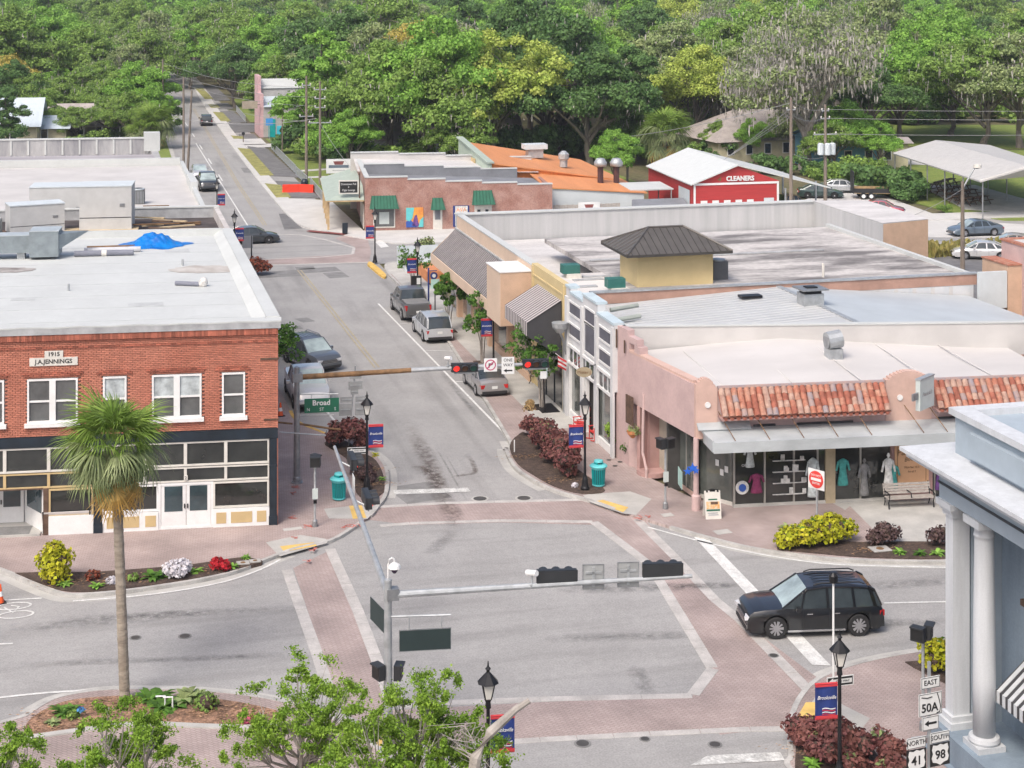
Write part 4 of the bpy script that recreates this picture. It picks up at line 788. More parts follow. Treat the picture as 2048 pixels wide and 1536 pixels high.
for (x0, x1, y0, y1) in ((1.8,3.6,4.6,4.9),(2.6,4.3,5.4,5.7),(1.2,2.6,2.6,3.0),(4.6,20,10.5,10.75)): MB().box(x0,x1,y0,y1,6.3,6.38).build('roof_curb', 'flashing', yb)
for k, (x, y) in enumerate(((26.8,91.3),(28.0,86.6))):
    t = thing('green_roof_fan', ('small green roof fan near the beige sign tower','small green roof fan at the brown roof edge')[k], 'fan', (x,y,6.3)); MB().box(-.5,.5,-.35,.35,.25,.75).build('casing', mat('fan_green', (.03,.14,.12), .5), t); MB().box(-.3,.55,-.5,.3,0,.25).build('curb', 'offwhite', t)
o = MB().tube([(0,0,0),(0,0,.8)],.08,8).build('vent_pipe', 'offwhite'); o.location = (41,87.8,6.28); tag(o, 'thin white vent pipe standing on the blotched roof', 'pipe')
ph = thing('rooftop_house', 'yellow rooftop plant house with brown hipped metal roof', 'building', (31.85,89.1,6.28))
MB().box(-2.25,2.25,-1.6,1.5,0,2.0).build('wall', 'yellow_wall', ph)
mat('brown_metal', (.12,.11,.10), .45, .3, var=.1); mat('brown_rib', (.06,.055,.05), .5, .2)
e, rg, ez, rz_ = 3.1, 1.05, 1.95, 3.05; ey = 2.4
MB().add([(-e,-ey,ez),(e,-ey,ez),(e,ey,ez),(-e,ey,ez),(-rg,0,rz_),(rg,0,rz_)],[(0,1,5,4),(2,3,4,5),(1,2,5),(3,0,4)]).build('hip_roof', 'brown_metal', ph)
MB().box(-e-.02,e+.02,-ey-.03,-ey+.06,ez-.14,ez-.002).box(-e-.03,-e+.06,-ey+.06,ey,ez-.14,ez-.002).box(e-.06,e+.03,-ey+.06,ey,ez-.14,ez-.002).build('fascia', 'brown_rib', ph)
for i in range(15):
    x = -e+.3+i*(2*e-.6)/14; xt = max(-rg,min(rg,x)); t = 1 if abs(x) <= rg else 1-(abs(x)-rg)/(e-rg)
    MB().tube([(x,-ey,ez+.02),(x,-ey+ey*t,ez+(rz_-ez)*t+.02)],.03,4).build('standing_seam', 'brown_rib', ph)
for i in range(9):
    y = -ey+.25+i*(2*ey-.5)/8; t = 1-abs(y)/ey; MB().tube([(-e,y,ez+.02),(-e+(e-rg)*t,y,ez+(rz_-ez)*t+.02)],.03,4).build('standing_seam', 'brown_rib', ph)
for a, b in (((-e,-ey,ez),(-rg,0,rz_)),((e,-ey,ez),(rg,0,rz_)),((-rg,0,rz_),(rg,0,rz_)),((-e,ey,ez),(-rg,0,rz_))): MB().tube([(a[0],a[1],a[2]+.03),(b[0],b[1],b[2]+.03)],.06,6).build('ridge_cap', 'brown_metal', ph)
cd = thing('condenser_unit', 'black condenser beside the yellow rooftop house', 'air unit', (34.95,88.9,6.28)); MB().box(-.45,.45,-.45,.45,0,1.05).build('casing', 'condenser_dark', cd); MB().lathe([(.44,1.05),(.44,1.12)],16).build('fan_ring', 'galv', cd)
# striped awning
mat('awn_dark', (.05,.05,.055), .75, var=.1); mat('awn_light', (.46,.42,.42), .75, var=.06)
aw = thing('striped_awning', 'black and grey striped sloping awning over the yellow shop entrance', 'awning', (24.85,85.4))
def awning(t, y0, y1, x_out, zt, zb, dv, n, m1, m2, drop_side=True):
    L = y1-y0
    MB().slab([(-x_out,y1,zb-.03),(-x_out,y0,zb-.03),(-.05,y0,zt-.03),(-.05,y1,zt-.03)],.04).build('cloth', m1, t)
    for i in range(n):
        a = y0+L*(i+.25)/n; b = y0+L*(i+.75)/n
        MB().slab([(-x_out,b,zb),(-x_out,a,zb),(-.05,a,zt),(-.05,b,zt)],.02).build('stripe', m2, t)
        if dv: MB().box(-x_out-.03,-x_out,a,b,zb-dv,zb).build('valance_stripe', m2, t)
    if dv: MB().box(-x_out-.015,-x_out+.01,y0,y1,zb-dv,zb-.005).build('valance', m1, t)
    if drop_side: MB().add([(-x_out,y0,zb),(-.05,y0,zt),(-.05,y0,zb-dv-1.2),(-x_out,y0,zb-dv)],[(0,3,2,1)]).build('side_cloth', m1, t); MB().add([(-x_out,y1,zb),(-.05,y1,zt),(-.05,y1,zb-dv-.6),(-x_out,y1,zb-dv)],[(0,1,2,3)]).build('side_cloth', m1, t)
awning(aw, .75,5.7,1.95,6.05,4.95,.75,14,'awn_dark','awn_light')
MB().box(-.02,.02,.6,5.6,.15,3.6).build('shop_window', 'glass_shop', yb); MB().box(-.12,-.02,.0,.3,0,4).build('downpipe', 'galv', yb)
for y in (.6,2.2,3.9,5.5): MB().box(-.06,.0,y,y+.08,.15,3.6).build('mullion', 'navy', yb)
o = MB().box(-.5,.5,-.9,.9,0,.03).build('door_mat', 'black_metal'); o.location = (24.1,86.6,.125); tag(o, 'black door mat on the pavement before the yellow shop', 'mat')
# ================================================================ beige building with long mansard
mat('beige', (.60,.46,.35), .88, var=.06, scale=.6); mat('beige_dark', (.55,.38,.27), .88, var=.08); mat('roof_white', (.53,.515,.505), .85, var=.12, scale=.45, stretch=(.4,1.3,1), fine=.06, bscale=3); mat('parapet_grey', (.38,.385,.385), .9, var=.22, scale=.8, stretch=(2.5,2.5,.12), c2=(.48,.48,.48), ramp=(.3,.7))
be = thing('beige_building', 'beige stucco building with long brown mansard awning and grey back parapet', 'building', (24.85,92.5))
MB().box(0,.4,0,20.2,0,6.85).build('wall', 'beige', be); MB().box(-.03,.45,.0,20.3,6.85,6.93).build('coping', 'membrane', be)
MB().box(.4,26.8,0,20.0,4.7,5.0).build('roof', 'roof_white', be)
MB().box(0,27,20.2,20.6,0,6.85).build('back_parapet', 'parapet_grey', be); MB().box(-.05,27,20.1,20.9,6.85,6.93).build('coping', 'membrane', be)
MB().add([(27,20.6,6.9),(27,9.3,6.9),(31,10.2,6.9),(31,19.5,6.9)],[(0,1,2,3)]).build('block_roof', 'roof_white', be)
MB().prism([(27,20.6),(27,9.2),(30.9,10.2),(30.9,19.5)], 0, 6.88).build('rear_block', 'parapet_grey', be); MB().add([(27.02,9.18,0),(30.9,10.18,0),(30.9,10.18,6.86),(27.02,9.18,6.86)],[(0,1,2,3)]).build('block_face', 'beige_dark', be)
bx = MB().box(-1.9,.2,.0,3.3,3.4,6.5).build('sign_tower', 'beige', be); MB().box(-1.88,.2,-.012,.0,3.42,6.45).build('tower_shaded_side', 'beige_dark', bx); MB().box(-1.95,.3,-.05,3.35,6.5,6.56).build('tower_cap', 'white', bx)  # thin darker sheet paints shade onto the tower face turned from the sun
ma = thing('mansard_awning', 'long dark brown ribbed mansard awning on the beige building', 'awning', (24.85,92.5))
MB().slab([(-1.65,20.9,4.15),(-1.65,3.3,4.15),(-.02,3.3,5.9),(-.02,20.4,5.9)],.1).build('mansard_roof', 'brown_metal', ma)
for i in range(46):
    y = 3.45+i*.375; MB().slab([(-1.64,y+.1,4.2),(-1.64,y,4.2),(-.03,y,5.95),(-.03,y+.1,5.95)],.05).build('rib', mat('rib_light', (.36,.33,.33), .5, .1), ma)
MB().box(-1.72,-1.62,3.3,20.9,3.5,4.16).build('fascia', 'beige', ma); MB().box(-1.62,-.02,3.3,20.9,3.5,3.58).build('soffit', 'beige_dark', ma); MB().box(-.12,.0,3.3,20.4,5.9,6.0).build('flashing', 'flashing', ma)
MB().add([(-1.7,20.92,3.5),(-.02,20.92,3.5),(-.02,20.5,5.9),(-1.7,20.92,4.16)],[(0,1,2,3)]).build('end_panel', 'beige', ma)
for y in (6,10.5,15,19): MB().box(-.03,.02,y,y+3,.5,3.2).build('shop_window', 'glass_up', be)
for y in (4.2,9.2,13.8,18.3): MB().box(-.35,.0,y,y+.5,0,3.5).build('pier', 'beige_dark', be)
MB().box(-.02,.02,.2,3.2,1.9,3.3).build('shop_window', 'glass_shop', be); MB().box(-.2,.0,.0,9,0,.5).build('plinth', 'beige_dark', be)
# pink and peach blocks beyond, at the right
pb = thing('pink_back_building', 'plain pink rendered building at the car park beyond the flat roofs', 'building', (52,87)); MB().box(0,14,-11,0,0,8.1).build('wall', 'pink', pb); MB().box(-.06,.3,-11,.06,8.1,8.22).box(.3,14,-.3,.06,8.1,8.22).build('coping', 'tile', pb); MB().box(.3,14,-11,-.3,8.1,8.14).build('roof', 'roof_pale', pb)
MB().box(-.9,0,-2.2,.6,0,7.0).build('low_wall', 'beige_dark', pb); MB().box(-.95,.0,-2.25,.65,7.0,7.08).build('coping', 'tile', pb)
# ================================================================ grey-blue bank with white portico, right foreground
mat('bank_blue', (.21,.265,.32), .8, var=.12, scale=.6, fine=.06, bscale=14, stretch=(2,2,.25)); mat('bank_white', (.53,.55,.57), .65, var=.09, scale=.9, stretch=(3,3,.3), fine=.04); mat('bank_pale', (.33,.39,.44), .8, var=.05); mat('bank_roof', (.36,.36,.37), .9, var=.2, scale=.6)
bn = thing('bank_building', 'grey blue bank with white portico columns and heavy white cornice', 'building', (25.6,46.0))
MB().box(1.5,16,-22,-.4,0,8.6).build('wall', 'bank_blue', bn)
MB().box(-.75,2,-22,.15,0,.12+.02).box(-.55,1.8,-22,-.05,.14,.95).build('plinth', 'bank_blue', bn)
MB().box(-.35,.55,-.9,-.1,.95,1.15).box(-.28,.48,-.83,-.17,1.15,1.32).build('pilaster_base', 'bank_white', bn)
MB().box(-.18,.38,-.73,-.27,1.32,7.35).build('pilaster', 'bank_white', bn); MB().box(-.25,.45,-.8,-.2,7.35,7.5).box(-.32,.52,-.87,-.13,7.5,7.62).box(-.4,.6,-.95,-.05,7.62,7.8).build('pilaster_capital', 'bank_white', bn)
MB().box(.45,1.6,-.68,-.3,.95,7.8).build('side_wall', 'bank_pale', bn)
for y in (-2.05,-5.6,-9.2,-12.8):
    c = MB().lathe([(.33,1.35),(.335,3.0),(.32,5),(.285,7.1),(.285,7.2),(.31,7.22),(.31,7.28),(.285,7.3),(.285,7.42),(.36,7.55)],28).xf(Matrix.Translation((.1,y,0))).build('column', 'bank_white', bn, smooth=False); c.data.shade_smooth()
    MB().box(-.35,.55,y-.45,y+.45,.95,1.12).build('column_plinth', 'bank_white', bn); MB().lathe([(.44,1.12),(.47,1.2),(.44,1.3),(.36,1.34)],28).xf(Matrix.Translation((.1,y,0))).build('column_base', 'bank_white', bn); MB().box(-.35,.55,y-.45,y+.45,7.55,7.78).build('column_abacus', 'bank_white', bn)
MB().box(-.3,1.7,-22,-.1,7.8,8.25).build('architrave', 'bank_pale', bn); MB().box(-.34,1.7,-22,-.06,8.25,8.32).build('painted_shadow_line', 'navy', bn); MB().box(-.3,1.7,-22,-.1,8.32,8.6).build('frieze', 'bank_pale', bn)  # solid dark strip painted in for the shadow between architrave and frieze
for k, (o_, z0, z1) in enumerate(((.45,8.6,8.72),(.62,8.72,8.84),(.85,8.84,9.0),(1.0,9.0,9.12))): MB().box(-o_-.1,16,-22,o_-.05,z0,z1).build('cornice', 'bank_white', bn)
MB().box(.25,16,-22,-.1,9.12,10.3).build('attic_wall', 'bank_pale', bn); MB().box(.05,.25,-14,-1.2,9.3,10.05).build('attic_panel', 'bank_pale', bn)
MB().box(.1,.75,-22,.05,10.3,10.5).box(.76,16,-.5,.05,10.3,10.5).build('coping', 'bank_white', bn); MB().box(.75,16,-22,-.5,9.9,10.05).build('roof', 'bank_roof', bn)
for y in (-2.1,-5.4,-8.6):
    for z0, z1 in ((5.3,7.1),(2.1,3.7)):
        w_ = MB().box(1.42,1.5,y-1.3,y-.25,z0,z1).build('window', 'bank_white', bn); MB().box(1.4,1.43,y-1.2,y-.35,z0+.1,z1-.1).build('pane', 'glass_up', w_); MB().box(1.2,1.5,y-1.45,y-.1,z0-.18,z0).build('sill', 'wood_dark', w_)
ba = thing('window_awning', 'black and white striped awning on the grey blue bank wall', 'awning', (27.1,43.2)); awning(ba, -2.2,.6,1.1,3.6,2.7,.35,9,'awn_dark','bank_white',False)

# ================================================================ far side of the side street: old brick shop
pavermat('old_brick', (.36,.20,.16), (.30,.15,.12), (.36,.27,.23), (.24,.08), 0, .008)
m_ = MT['old_brick']; nn = m_.node_tree.nodes; mpn = [q for q in nn if q.type == 'MAPPING'][0]; mpn.inputs['Rotation'].default_value = (R(90),0,R(6))
mat('old_brick_patch', (.40,.25,.21), .95, var=.3, scale=.7, c2=(.28,.14,.11), fine=.2, bscale=10)
mat('green_awning', (.015,.11,.065), .7, var=.12, scale=2); mat('sage', (.36,.42,.36), .6, var=.08); mat('sage_wall', (.42,.49,.41), .8, var=.05); mat('slate', (.19,.2,.22), .8, var=.15, scale=.6)
ob = thing('old_brick_shop', 'weathered red brick shop with green awnings and stepped white capped parapet', 'building', (24.41,149.77), -.105)
steps = ((0,3.9,4.95),(3.9,7.4,4.7),(7.4,10.8,4.45),(10.8,14.1,4.25),(14.1,17.4,4.05))
for a, b, z in steps: MB().box(a,b,0,.35,0,z).build('wall', 'old_brick_patch', ob); MB().box(a-.02,b+.02,-.06,.45,z,z+.1).build('coping', 'membrane', ob)
MB().box(-.0,.35,.36,15,0,4.9).build('wall', 'old_brick_patch', ob); MB().box(-.04,.42,.46,15,4.9,5.0).build('coping', 'membrane', ob)
MB().add([(.35,.35,4.3),(17.4,.35,3.5),(17.4,4,3.5),(.35,4,4.3)],[(0,1,2,3)]).build('roof', 'roof_pale', ob)
MB().add([(.35,4.01,4.3),(17.4,4.01,3.6),(17.4,7.4,3.7),(.35,7.4,4.4)],[(0,1,2,3)]).build('roof', 'slate', ob)
MB().box(17.1,17.4,.4,8,0,3.9).build('wall', 'old_brick_patch', ob)
for a, b, z in ((.3,4.2,5.3),(4.2,8,5.05),(8,11.6,4.85),(11.6,15.2,4.65)): MB().box(a,b,7.4,7.8,0,z).build('parapet', 'slate', ob); MB().box(a,b,7.35,7.85,z,z+.08).build('coping', 'membrane', ob)
for a, b, z in ((-.6,4.2,5.6),(4.2,9,5.4),(9,13.4,5.15),(13.4,17.8,4.9)): MB().box(a,b,15,15.4,0,z).build('parapet', 'roof_pale', ob); MB().box(a,b,14.9,15.5,z,z+.08).build('coping', 'membrane', ob)
MB().add([(-.3,7.9,4.6),(17.4,7.9,4.2),(17.8,15,4.5),(-.3,15,5.0)],[(0,1,2,3)]).build('roof', 'roof_white', ob)
def green_awn(x0, x1, zt, zb, out=.9):
    a = MB().slab([(x0-.15,-out,zb),(x1+.15,-out,zb),(x1-.1,-.02,zt),(x0+.1,-.02,zt)],.04).add([(x0-.15,-out,zb),(x0+.1,-.02,zt),(x0+.1,-.02,zb)],[(0,1,2)]).add([(x1+.15,-out,zb),(x1-.1,-.02,zt),(x1-.1,-.02,zb)],[(0,2,1)])
    t = a.build('green_awning', 'green_awning', ob); n = int((x1-x0)/.3)
    for i in range(n+1): MB().tube([(x0+(x1-x0)*i/n,-out+.01,zb+.02),(x0+.1+(x1-x0-.2)*i/n,-.03,zt+.02)],.02,4).build('awning_seam', mat('green_dk', (.008,.06,.035), .7), t)
green_awn(.5,2.9,3.3,2.2); green_awn(6.1,7.2,3.0,2.0,.8); green_awn(9.9,11.8,3.6,2.4)
def win(x0, x1, z0, z1, m='glass'):
    f = MB().box(x0,x1,-.05,.0,z0,z1).build('window', 'offwhite', ob); MB().box(x0+.1,x1-.1,-.07,-.04,z0+.12,z1-.08).build('pane', m, f)
win(.75,2.75,.35,2.2,'glass_up'); MB().box(1.3,2.2,-.09,-.07,.7,1.8).build('window_poster', 'sign_pale', ob)
d_ = MB().box(6.25,7.1,-.06,.0,.12,2.1).build('door', 'offwhite', ob); MB().box(6.42,6.92,-.08,-.05,1.0,1.95).build('pane', 'slate', d_)
win(10.1,11.7,.6,2.3,'offwhite'); MB().box(10.35,10.65,-.09,-.06,1.5,1.85).box(11.1,11.4,-.09,-.06,1.5,1.85).build('pane', 'glass', ob)
# painted murals: loose colour fields
mu = thing('wall_mural', 'blue and orange painted mural board on the old brick wall', 'mural', (24.41,149.77), -.105)
MB().box(3.75,5.35,-.06,-.01,.35,2.15).build('board', mat('mu_orange', (.75,.38,.06), .7, var=.3, scale=2, c2=(.6,.2,.05)), mu)
for p, m in ((((3.75,2.15),(4.5,2.15),(4.35,1.2),(4.1,.9),(3.75,1.0)),'teal_light'),(((3.75,.9),(4.2,1.0),(4.6,.55),(4.9,.35),(3.75,.35)),'ring_blue'),(((4.9,.35),(5.35,.35),(5.35,1.3),(5.05,1.0)),'teal_light'),(((4.3,.5),(4.55,1.4),(4.75,1.5),(4.85,.9),(5.0,.45),(4.6,.38)),'cl_purple')): MB().face(*[(x,-.066-.002*len(m),z) for x, z in p]).build('paint_field', m, mu)
m2 = thing('wall_mural', 'pale painted shield mural with red marks on the old brick wall', 'mural', (24.41,149.77), -.105)
MB().box(8.1,9.6,-.05,-.01,.3,2.25).build('board', 'banner_blue', m2); MB().prism([(8.3,-.052),(9.45,-.052),(9.45,-.06),(8.3,-.06)],.4,2.2).build('shield', 'cl_white', m2)
text('AVA', .5, mat('mu_red', (.7,.25,.08), .7), m2, (8.87,-.066,1.85))
# porch on the street side
pc = thing('porch_roof', 'sage green hipped porch roof on posts beside the old brick shop', 'porch', (24.41,149.77), -.105)
MB().add([(-3.6,.2,2.9),(-3.6,17,2.9),(-.05,17,3.9),(-.05,3.0,3.9),(-.05,.2,2.9)],[(0,4,3),(0,3,2,1)]).build('roof', 'sage', pc); MB().box(-3.6,-.05,.2,17,2.78,2.88).build('soffit', 'wood_tan', pc)
for y in (1,4.5,8,11.5,15): MB().box(-3.4,-3.2,y,y+.2,0,2.8).build('post', 'wood_tan', pc)
for y in (1.2,3.2,5.2): MB().box(-.1,-.02,y,y+1.2,.1,2.4).build('shutter', 'offwhite', pc)
ps = thing('projecting_sign', 'black scalloped pub sign with white lettering projecting from the brick corner', 'sign', (24.0,150.4,3.35), -.105)
MB().box(-1.9,-.1,-.08,.08,.1,1.35).build('sign_board', 'offwhite', ps); MB().prism([(-1.8,-.085),(-.2,-.085),(-.2,-.1),(-1.8,-.1)],.22,1.24).build('sign_face', 'sign_black', ps); MB().tube([(.0,0,-.6),(.0,0,2.0)],.06,6).build('bracket', 'wood_dark', ps)
text('Downtown Pub', .26, 'sign_white', ps, (-1.0,-.105,1.0), sx=.85); text('&', .2, 'sign_white', ps, (-1.0,-.105,.74)); text('Cigar Lounge', .26, 'sign_white', ps, (-1.0,-.105,.45), sx=.85)
def logo_sign(loc, rz, w, h, z, label, post=True):
    t = thing('logo_sign', label, 'sign', loc, rz); MB().box(-w/2,w/2,-.06,.06,z,z+h).build('sign_board', 'sign_white', t)
    MB().face((-w*.22,-.065,z+h*.85),(-w*.16,-.065,z+h*.6),(w*.16,-.065,z+h*.6),(w*.22,-.065,z+h*.85)).build('emblem', 'dark_red', t); MB().box(-w*.4,w*.4,-.066,-.06,z+h*.38,z+h*.58).build('emblem_band', mat('emb_grey', (.12,.16,.2), .6), t); MB().box(-w*.25,w*.25,-.066,-.06,z+h*.18,z+h*.24).build('emblem_line', 'flashing', t)
    if post:
        for x in (-w*.35,w*.35): MB().box(x-.05,x+.05,-.05,.05,0,z).build('post', 'wood_dark', t)
logo_sign((26.2,178.5),-.105,2.7,1.55,1.9,'white logo board on posts beyond the sage porch roof')
# orange roofed hall
mat('orange_roof', (.60,.25,.10), .6, var=.08, scale=.4, stretch=(2,.3,1)); mat('orange_wall', (.62,.20,.05), .7, var=.12, scale=1, stretch=(3,3,.3)); mat('white_siding', (.55,.59,.6), .75, var=.06, scale=.5)
oh = thing('orange_roof_hall', 'hall with orange metal roof and pale green gabled front', 'building', (0,0))
MB().slab([(37.9,156.25,5.2),(51.5,156,3.1),(50.9,169.6,3.7),(37.9,169.6,6.0)],.12).build('roof', 'orange_roof', oh)
MB().add([(38,156.4,3.0),(51.3,156.2,2.6),(51.3,156.2,3.05),(38,156.4,5.1)],[(0,1,2,3)]).build('clerestory', 'orange_wall', oh)
MB().slab([(41.7,150,3.5),(51.7,149.8,2.7),(51.5,156.1,3.1),(41.7,156.3,4.1)],.1).build('lower_roof', 'orange_roof', oh)
MB().add([(41.8,150.15,0),(51.4,149.95,0),(51.4,149.95,2.6),(41.8,150.15,3.35)],[(0,1,2,3)]).build('wall', 'white_siding', oh); MB().add([(51.4,150,0),(51.4,169,0),(51.4,169,3.4),(51.4,150,2.6)],[(0,1,2,3)]).build('wall', 'white_siding', oh)
MB().prism([(37.6,156.2),(37.9,156.2),(37.9,169.8),(37.6,169.8)],0,5.0).add([(37.6,156.2,5.0),(37.9,156.2,5.0),(37.9,169.8,5.0),(37.6,169.8,5.0),(37.6,156.2,5.3),(37.9,156.2,5.3),(37.9,169.8,6.4),(37.6,169.8,6.4)],[(4,5,6,7),(0,1,5,4),(1,2,6,5),(2,3,7,6),(3,0,4,7)]).build('green_front', 'sage_wall', oh); MB().slab([(37.4,155.9,5.32),(38.1,155.9,5.32),(38.1,170,6.45),(37.4,170,6.45)],.14).build('gable_board', 'sage', oh)
hs_ = thing('hall_sign', 'small yellow and teal sign on the pale green hall front', 'sign', (37.5,162.5,4.2)); MB().cbox((0,0,.3),(.1,1.6,1.0)).build('sign_board', 'cream_panel', hs_); MB().cbox((-.04,.2,-.5),(.1,1.4,.5)).build('lower_board', 'teal', hs_)
def roofbox(px, label, kind):
    t = thing(kind, label, 'ventilator', px)
    if kind == 'roof_exhaust': MB().box(-.8,.8,-.6,.6,0,.9).build('casing', 'galv', t); MB().box(-1.2,1.2,-.8,.8,.9,1.4).build('hood', 'unit_top', t)
    elif kind == 'turbine_vent': MB().lathe([(.4,0),(.4,.7),(.55,.8),(.55,1.3),(.2,1.6)],12).build('turbine', 'galv', t)
    else: MB().lathe([(.3,0),(.3,1.7)],10).build('stack', mat('stack_brown', (.07,.03,.03), .7), t); MB().lathe([(.3,1.7),(.62,1.75),(.66,2.1),(.4,2.5),(.05,2.55)],12).build('globe', 'galv', t, smooth=True)
roofbox((44.6,165,4.6),'grey kitchen exhaust hood on the orange roof','roof_exhaust'); roofbox((46.3,160,4.15),'grey turbine vent on the orange roof','turbine_vent'); roofbox((48.3,154,3.1),'dark brown stack with pale cap nearer the green hall front','capped_stack'); roofbox((50.1,154.5,3.0),'dark brown stack with pale cap at the low roof end','capped_stack')
fc = thing('yard_fence', 'weathered grey board fence beside the old brick shop', 'fence', (42.2,149.3), -.05)
for i in range(26): MB().box(i*.25,i*.25+.22,-.04,.02,0,1.9+random.uniform(-.03,.03)).build('board', 'wood_grey', fc)
logo_sign((45.6,149.0),-.05,2.1,1.3,.8,'white logo board fixed to the grey board fence',False)
dk = thing('dark_awning_shed', 'low dark slate roofed shed before the red laundry', 'shed', (49.4,146.4), -.03); MB().slab([(-.6,-.5,1.6),(5.3,-.5,1.6),(5.3,2.0,2.3),(.2,2.0,2.3)],.1).build('roof', 'slate', dk); MB().box(0,5,0,1.9,0,1.65).build('wall', 'slate', dk)
# red laundry
mat('red_siding', (.40,.035,.035), .7, var=.12, scale=.8, stretch=(.4,.4,8)); mat('white_metal_roof', (.62,.64,.62), .5, .1, var=.04)
A_, B_, C_ = Vector((54.9,145.88,0)), Vector((63.42,145.6,0)), Vector((55.64,160.9,0)); D_ = C_-A_
cl_ = thing('red_laundry', 'red sided laundry with white metal gable roof and CLEANERS sign', 'building', (0,0)); e_ = 4.0; rgz = 5.65; mid = (A_+B_)/2
def P3(v, z): return (v.x, v.y, z)
MB().add([P3(A_,0),P3(B_,0),P3(B_,e_),P3(mid,rgz-.1),P3(A_,e_)],[(0,1,2,3,4)]).build('front_wall', 'red_siding', cl_); MB().add([P3(A_,0),P3(A_,e_),P3(C_,e_),P3(C_,0)],[(0,1,2,3)]).build('side_wall', 'red_siding', cl_)
ov = Vector((-.4,-.3,0)); MB().slab([P3(A_+ov,e_-.1),P3(mid+Vector((0,-.35,0)),rgz),P3(mid+D_,rgz),P3(C_+ov,e_-.1)],.12).build('roof', 'white_metal_roof', cl_)
MB().slab([P3(mid+Vector((0,-.35,0)),rgz),P3(B_+Vector((5.6,.5,0)),3.1),P3(B_+D_+Vector((5,0,0)),3.2),P3(mid+D_,rgz)],.12).build('roof', 'white_metal_roof', cl_)
fdir = (B_-A_).normalized(); fang = math.atan2(fdir.y,fdir.x)
fr2 = thing('x','x x x x','x'); bpy.data.objects.remove(fr2)
def cf(x0, x1, z0, z1, m, name, y=-.03, parent=None):
    o = MB().box(x0,x1,y-.03,y,z0,z1).build(name, m, parent or cl_)
    if not parent: o.location = A_; o.rotation_euler = (0,0,fang)
    return o
cf(0,8.5,3.75,3.95,'white','trim'); cf(0,.2,0,3.75,'white','trim'); cf(8.3,8.5,0,3.75,'white','trim')
for i in range(5): w_ = cf(.7+i*1.15,1.35+i*1.15,.9,2.3,'white','window'); cf(.8+i*1.15,1.25+i*1.15,1.05,1.55,'glass','pane',-.07,w_); cf(.8+i*1.15,1.25+i*1.15,1.65,2.05,'glass','pane',-.07,w_)
cf(7.0,8.0,.2,2.4,'unit_top','door'); t_ = text('CLEANERS', .62, 'white', cl_, (A_.x+4.6*fdir.x,A_.y+4.6*fdir.y-.08,4.3), rot=(R(90),0,fang), sx=.95, depth=.05, bold=.02)
MB().face(*[(A_.x+x,A_.y-.09,4.1+z) for x, z in ((2.35,.15),(2.6,0),(3.1,0),(3.35,.15),(3.0,.35),(2.7,.4))]).build('sign_emblem', 'gold', cl_)
dd = D_/15
MB().add([(A_.x-.06+dd.x*1,A_.y+dd.y*1,0),(A_.x-.06+dd.x*4.5,A_.y+dd.y*4.5,0),(A_.x-.06+dd.x*4.5,A_.y+dd.y*4.5,3.2),(A_.x-.06+dd.x*1,A_.y+dd.y*1,3.2)],[(0,3,2,1)]).build('roller_door', 'unit_top', cl_)
for x, y in ((64.2,146),(69.2,150),(69.2,158)): MB().box(x,x+.15,y,y+.15,0,3.2).build('carport_post', 'galv', cl_)
cp_ = thing('carport', 'small white metal carport beside the red laundry wall', 'carport', (50.2,150.5)); MB().slab([(0,0,2.9),(4.4,0,2.9),(4.4,4,3.1),(0,4,3.1)],.12).build('roof', 'membrane', cp_)
for x, y in ((.1,.1),(4.2,.1),(.1,3.8),(4.2,3.8)): MB().tube([(x,y,0),(x,y,2.8)],.06,6).build('post', 'galv', cp_)
# open pavilion and picnic tables
pvn = thing('picnic_pavilion', 'open picnic pavilion with low pitched pale metal roof on thin posts', 'pavilion', (0,0))
Q = [(84.97, 164.4, 4),(82.55, 141.93, 3.8),(94.72, 144.82, 3.9),(90.64, 165.16, 5.2),(87.13, 140.66, 5.2)]
MB().slab([Q[0],Q[1],Q[4],Q[3]],.15).slab([Q[1],Q[2],Q[4]],.12).slab([Q[3],Q[4],Q[2],(Q[3][0]+9,Q[3][1]+4,4.0)],.12).build('roof', mat('pav_roof', (.47,.46,.44), .6, var=.06), pvn)
for i in range(6):
    a = lerp(Q[0],Q[1],i/5); MB().tube([(a[0]+.4,a[1]+.2,0),(a[0]+.4,a[1]+.2,a[2]-.1)],.07,6).build('post', 'grey_metal', pvn)
    b = (a[0]+8.5,a[1]+2,0); MB().tube([b,(b[0],b[1],3.9)],.07,6).build('post', 'grey_metal', pvn)
pt = thing('picnic_table', 'dark picnic table with attached benches under the pavilion', 'table', (87,158), .5, 'picnic tables under the pavilion')
MB().box(-1,1,-.38,.38,.72,.78).build('table_top', 'wood_dark', pt)
for s in (-1,1): MB().box(-1,1,s*.75-.13,s*.75+.13,.43,.48).build('bench', 'wood_dark', pt)
for x in (-.75,.75):
    for s in (-1,1): MB().slab([(x-.04,s*.72,0),(x+.04,s*.72,0),(x+.04,s*.25,.72),(x-.04,s*.25,.72)],.09).build('leg', 'wood_dark', pt)
for k, p in enumerate(((87.78, 161.26),(90.04, 163.19),(92.04, 164.82),(87.49, 157.29),(90.41, 159.35),(86.97, 154.7),(89.64, 156.35),(88.16, 151.39),(86.45, 151.09),(86.35, 152.59))): 
    if k == 0: pt.location = (*p,.12)
    else: copy_tree(pt, (*p,.12), .5+random.uniform(-.15,.15))
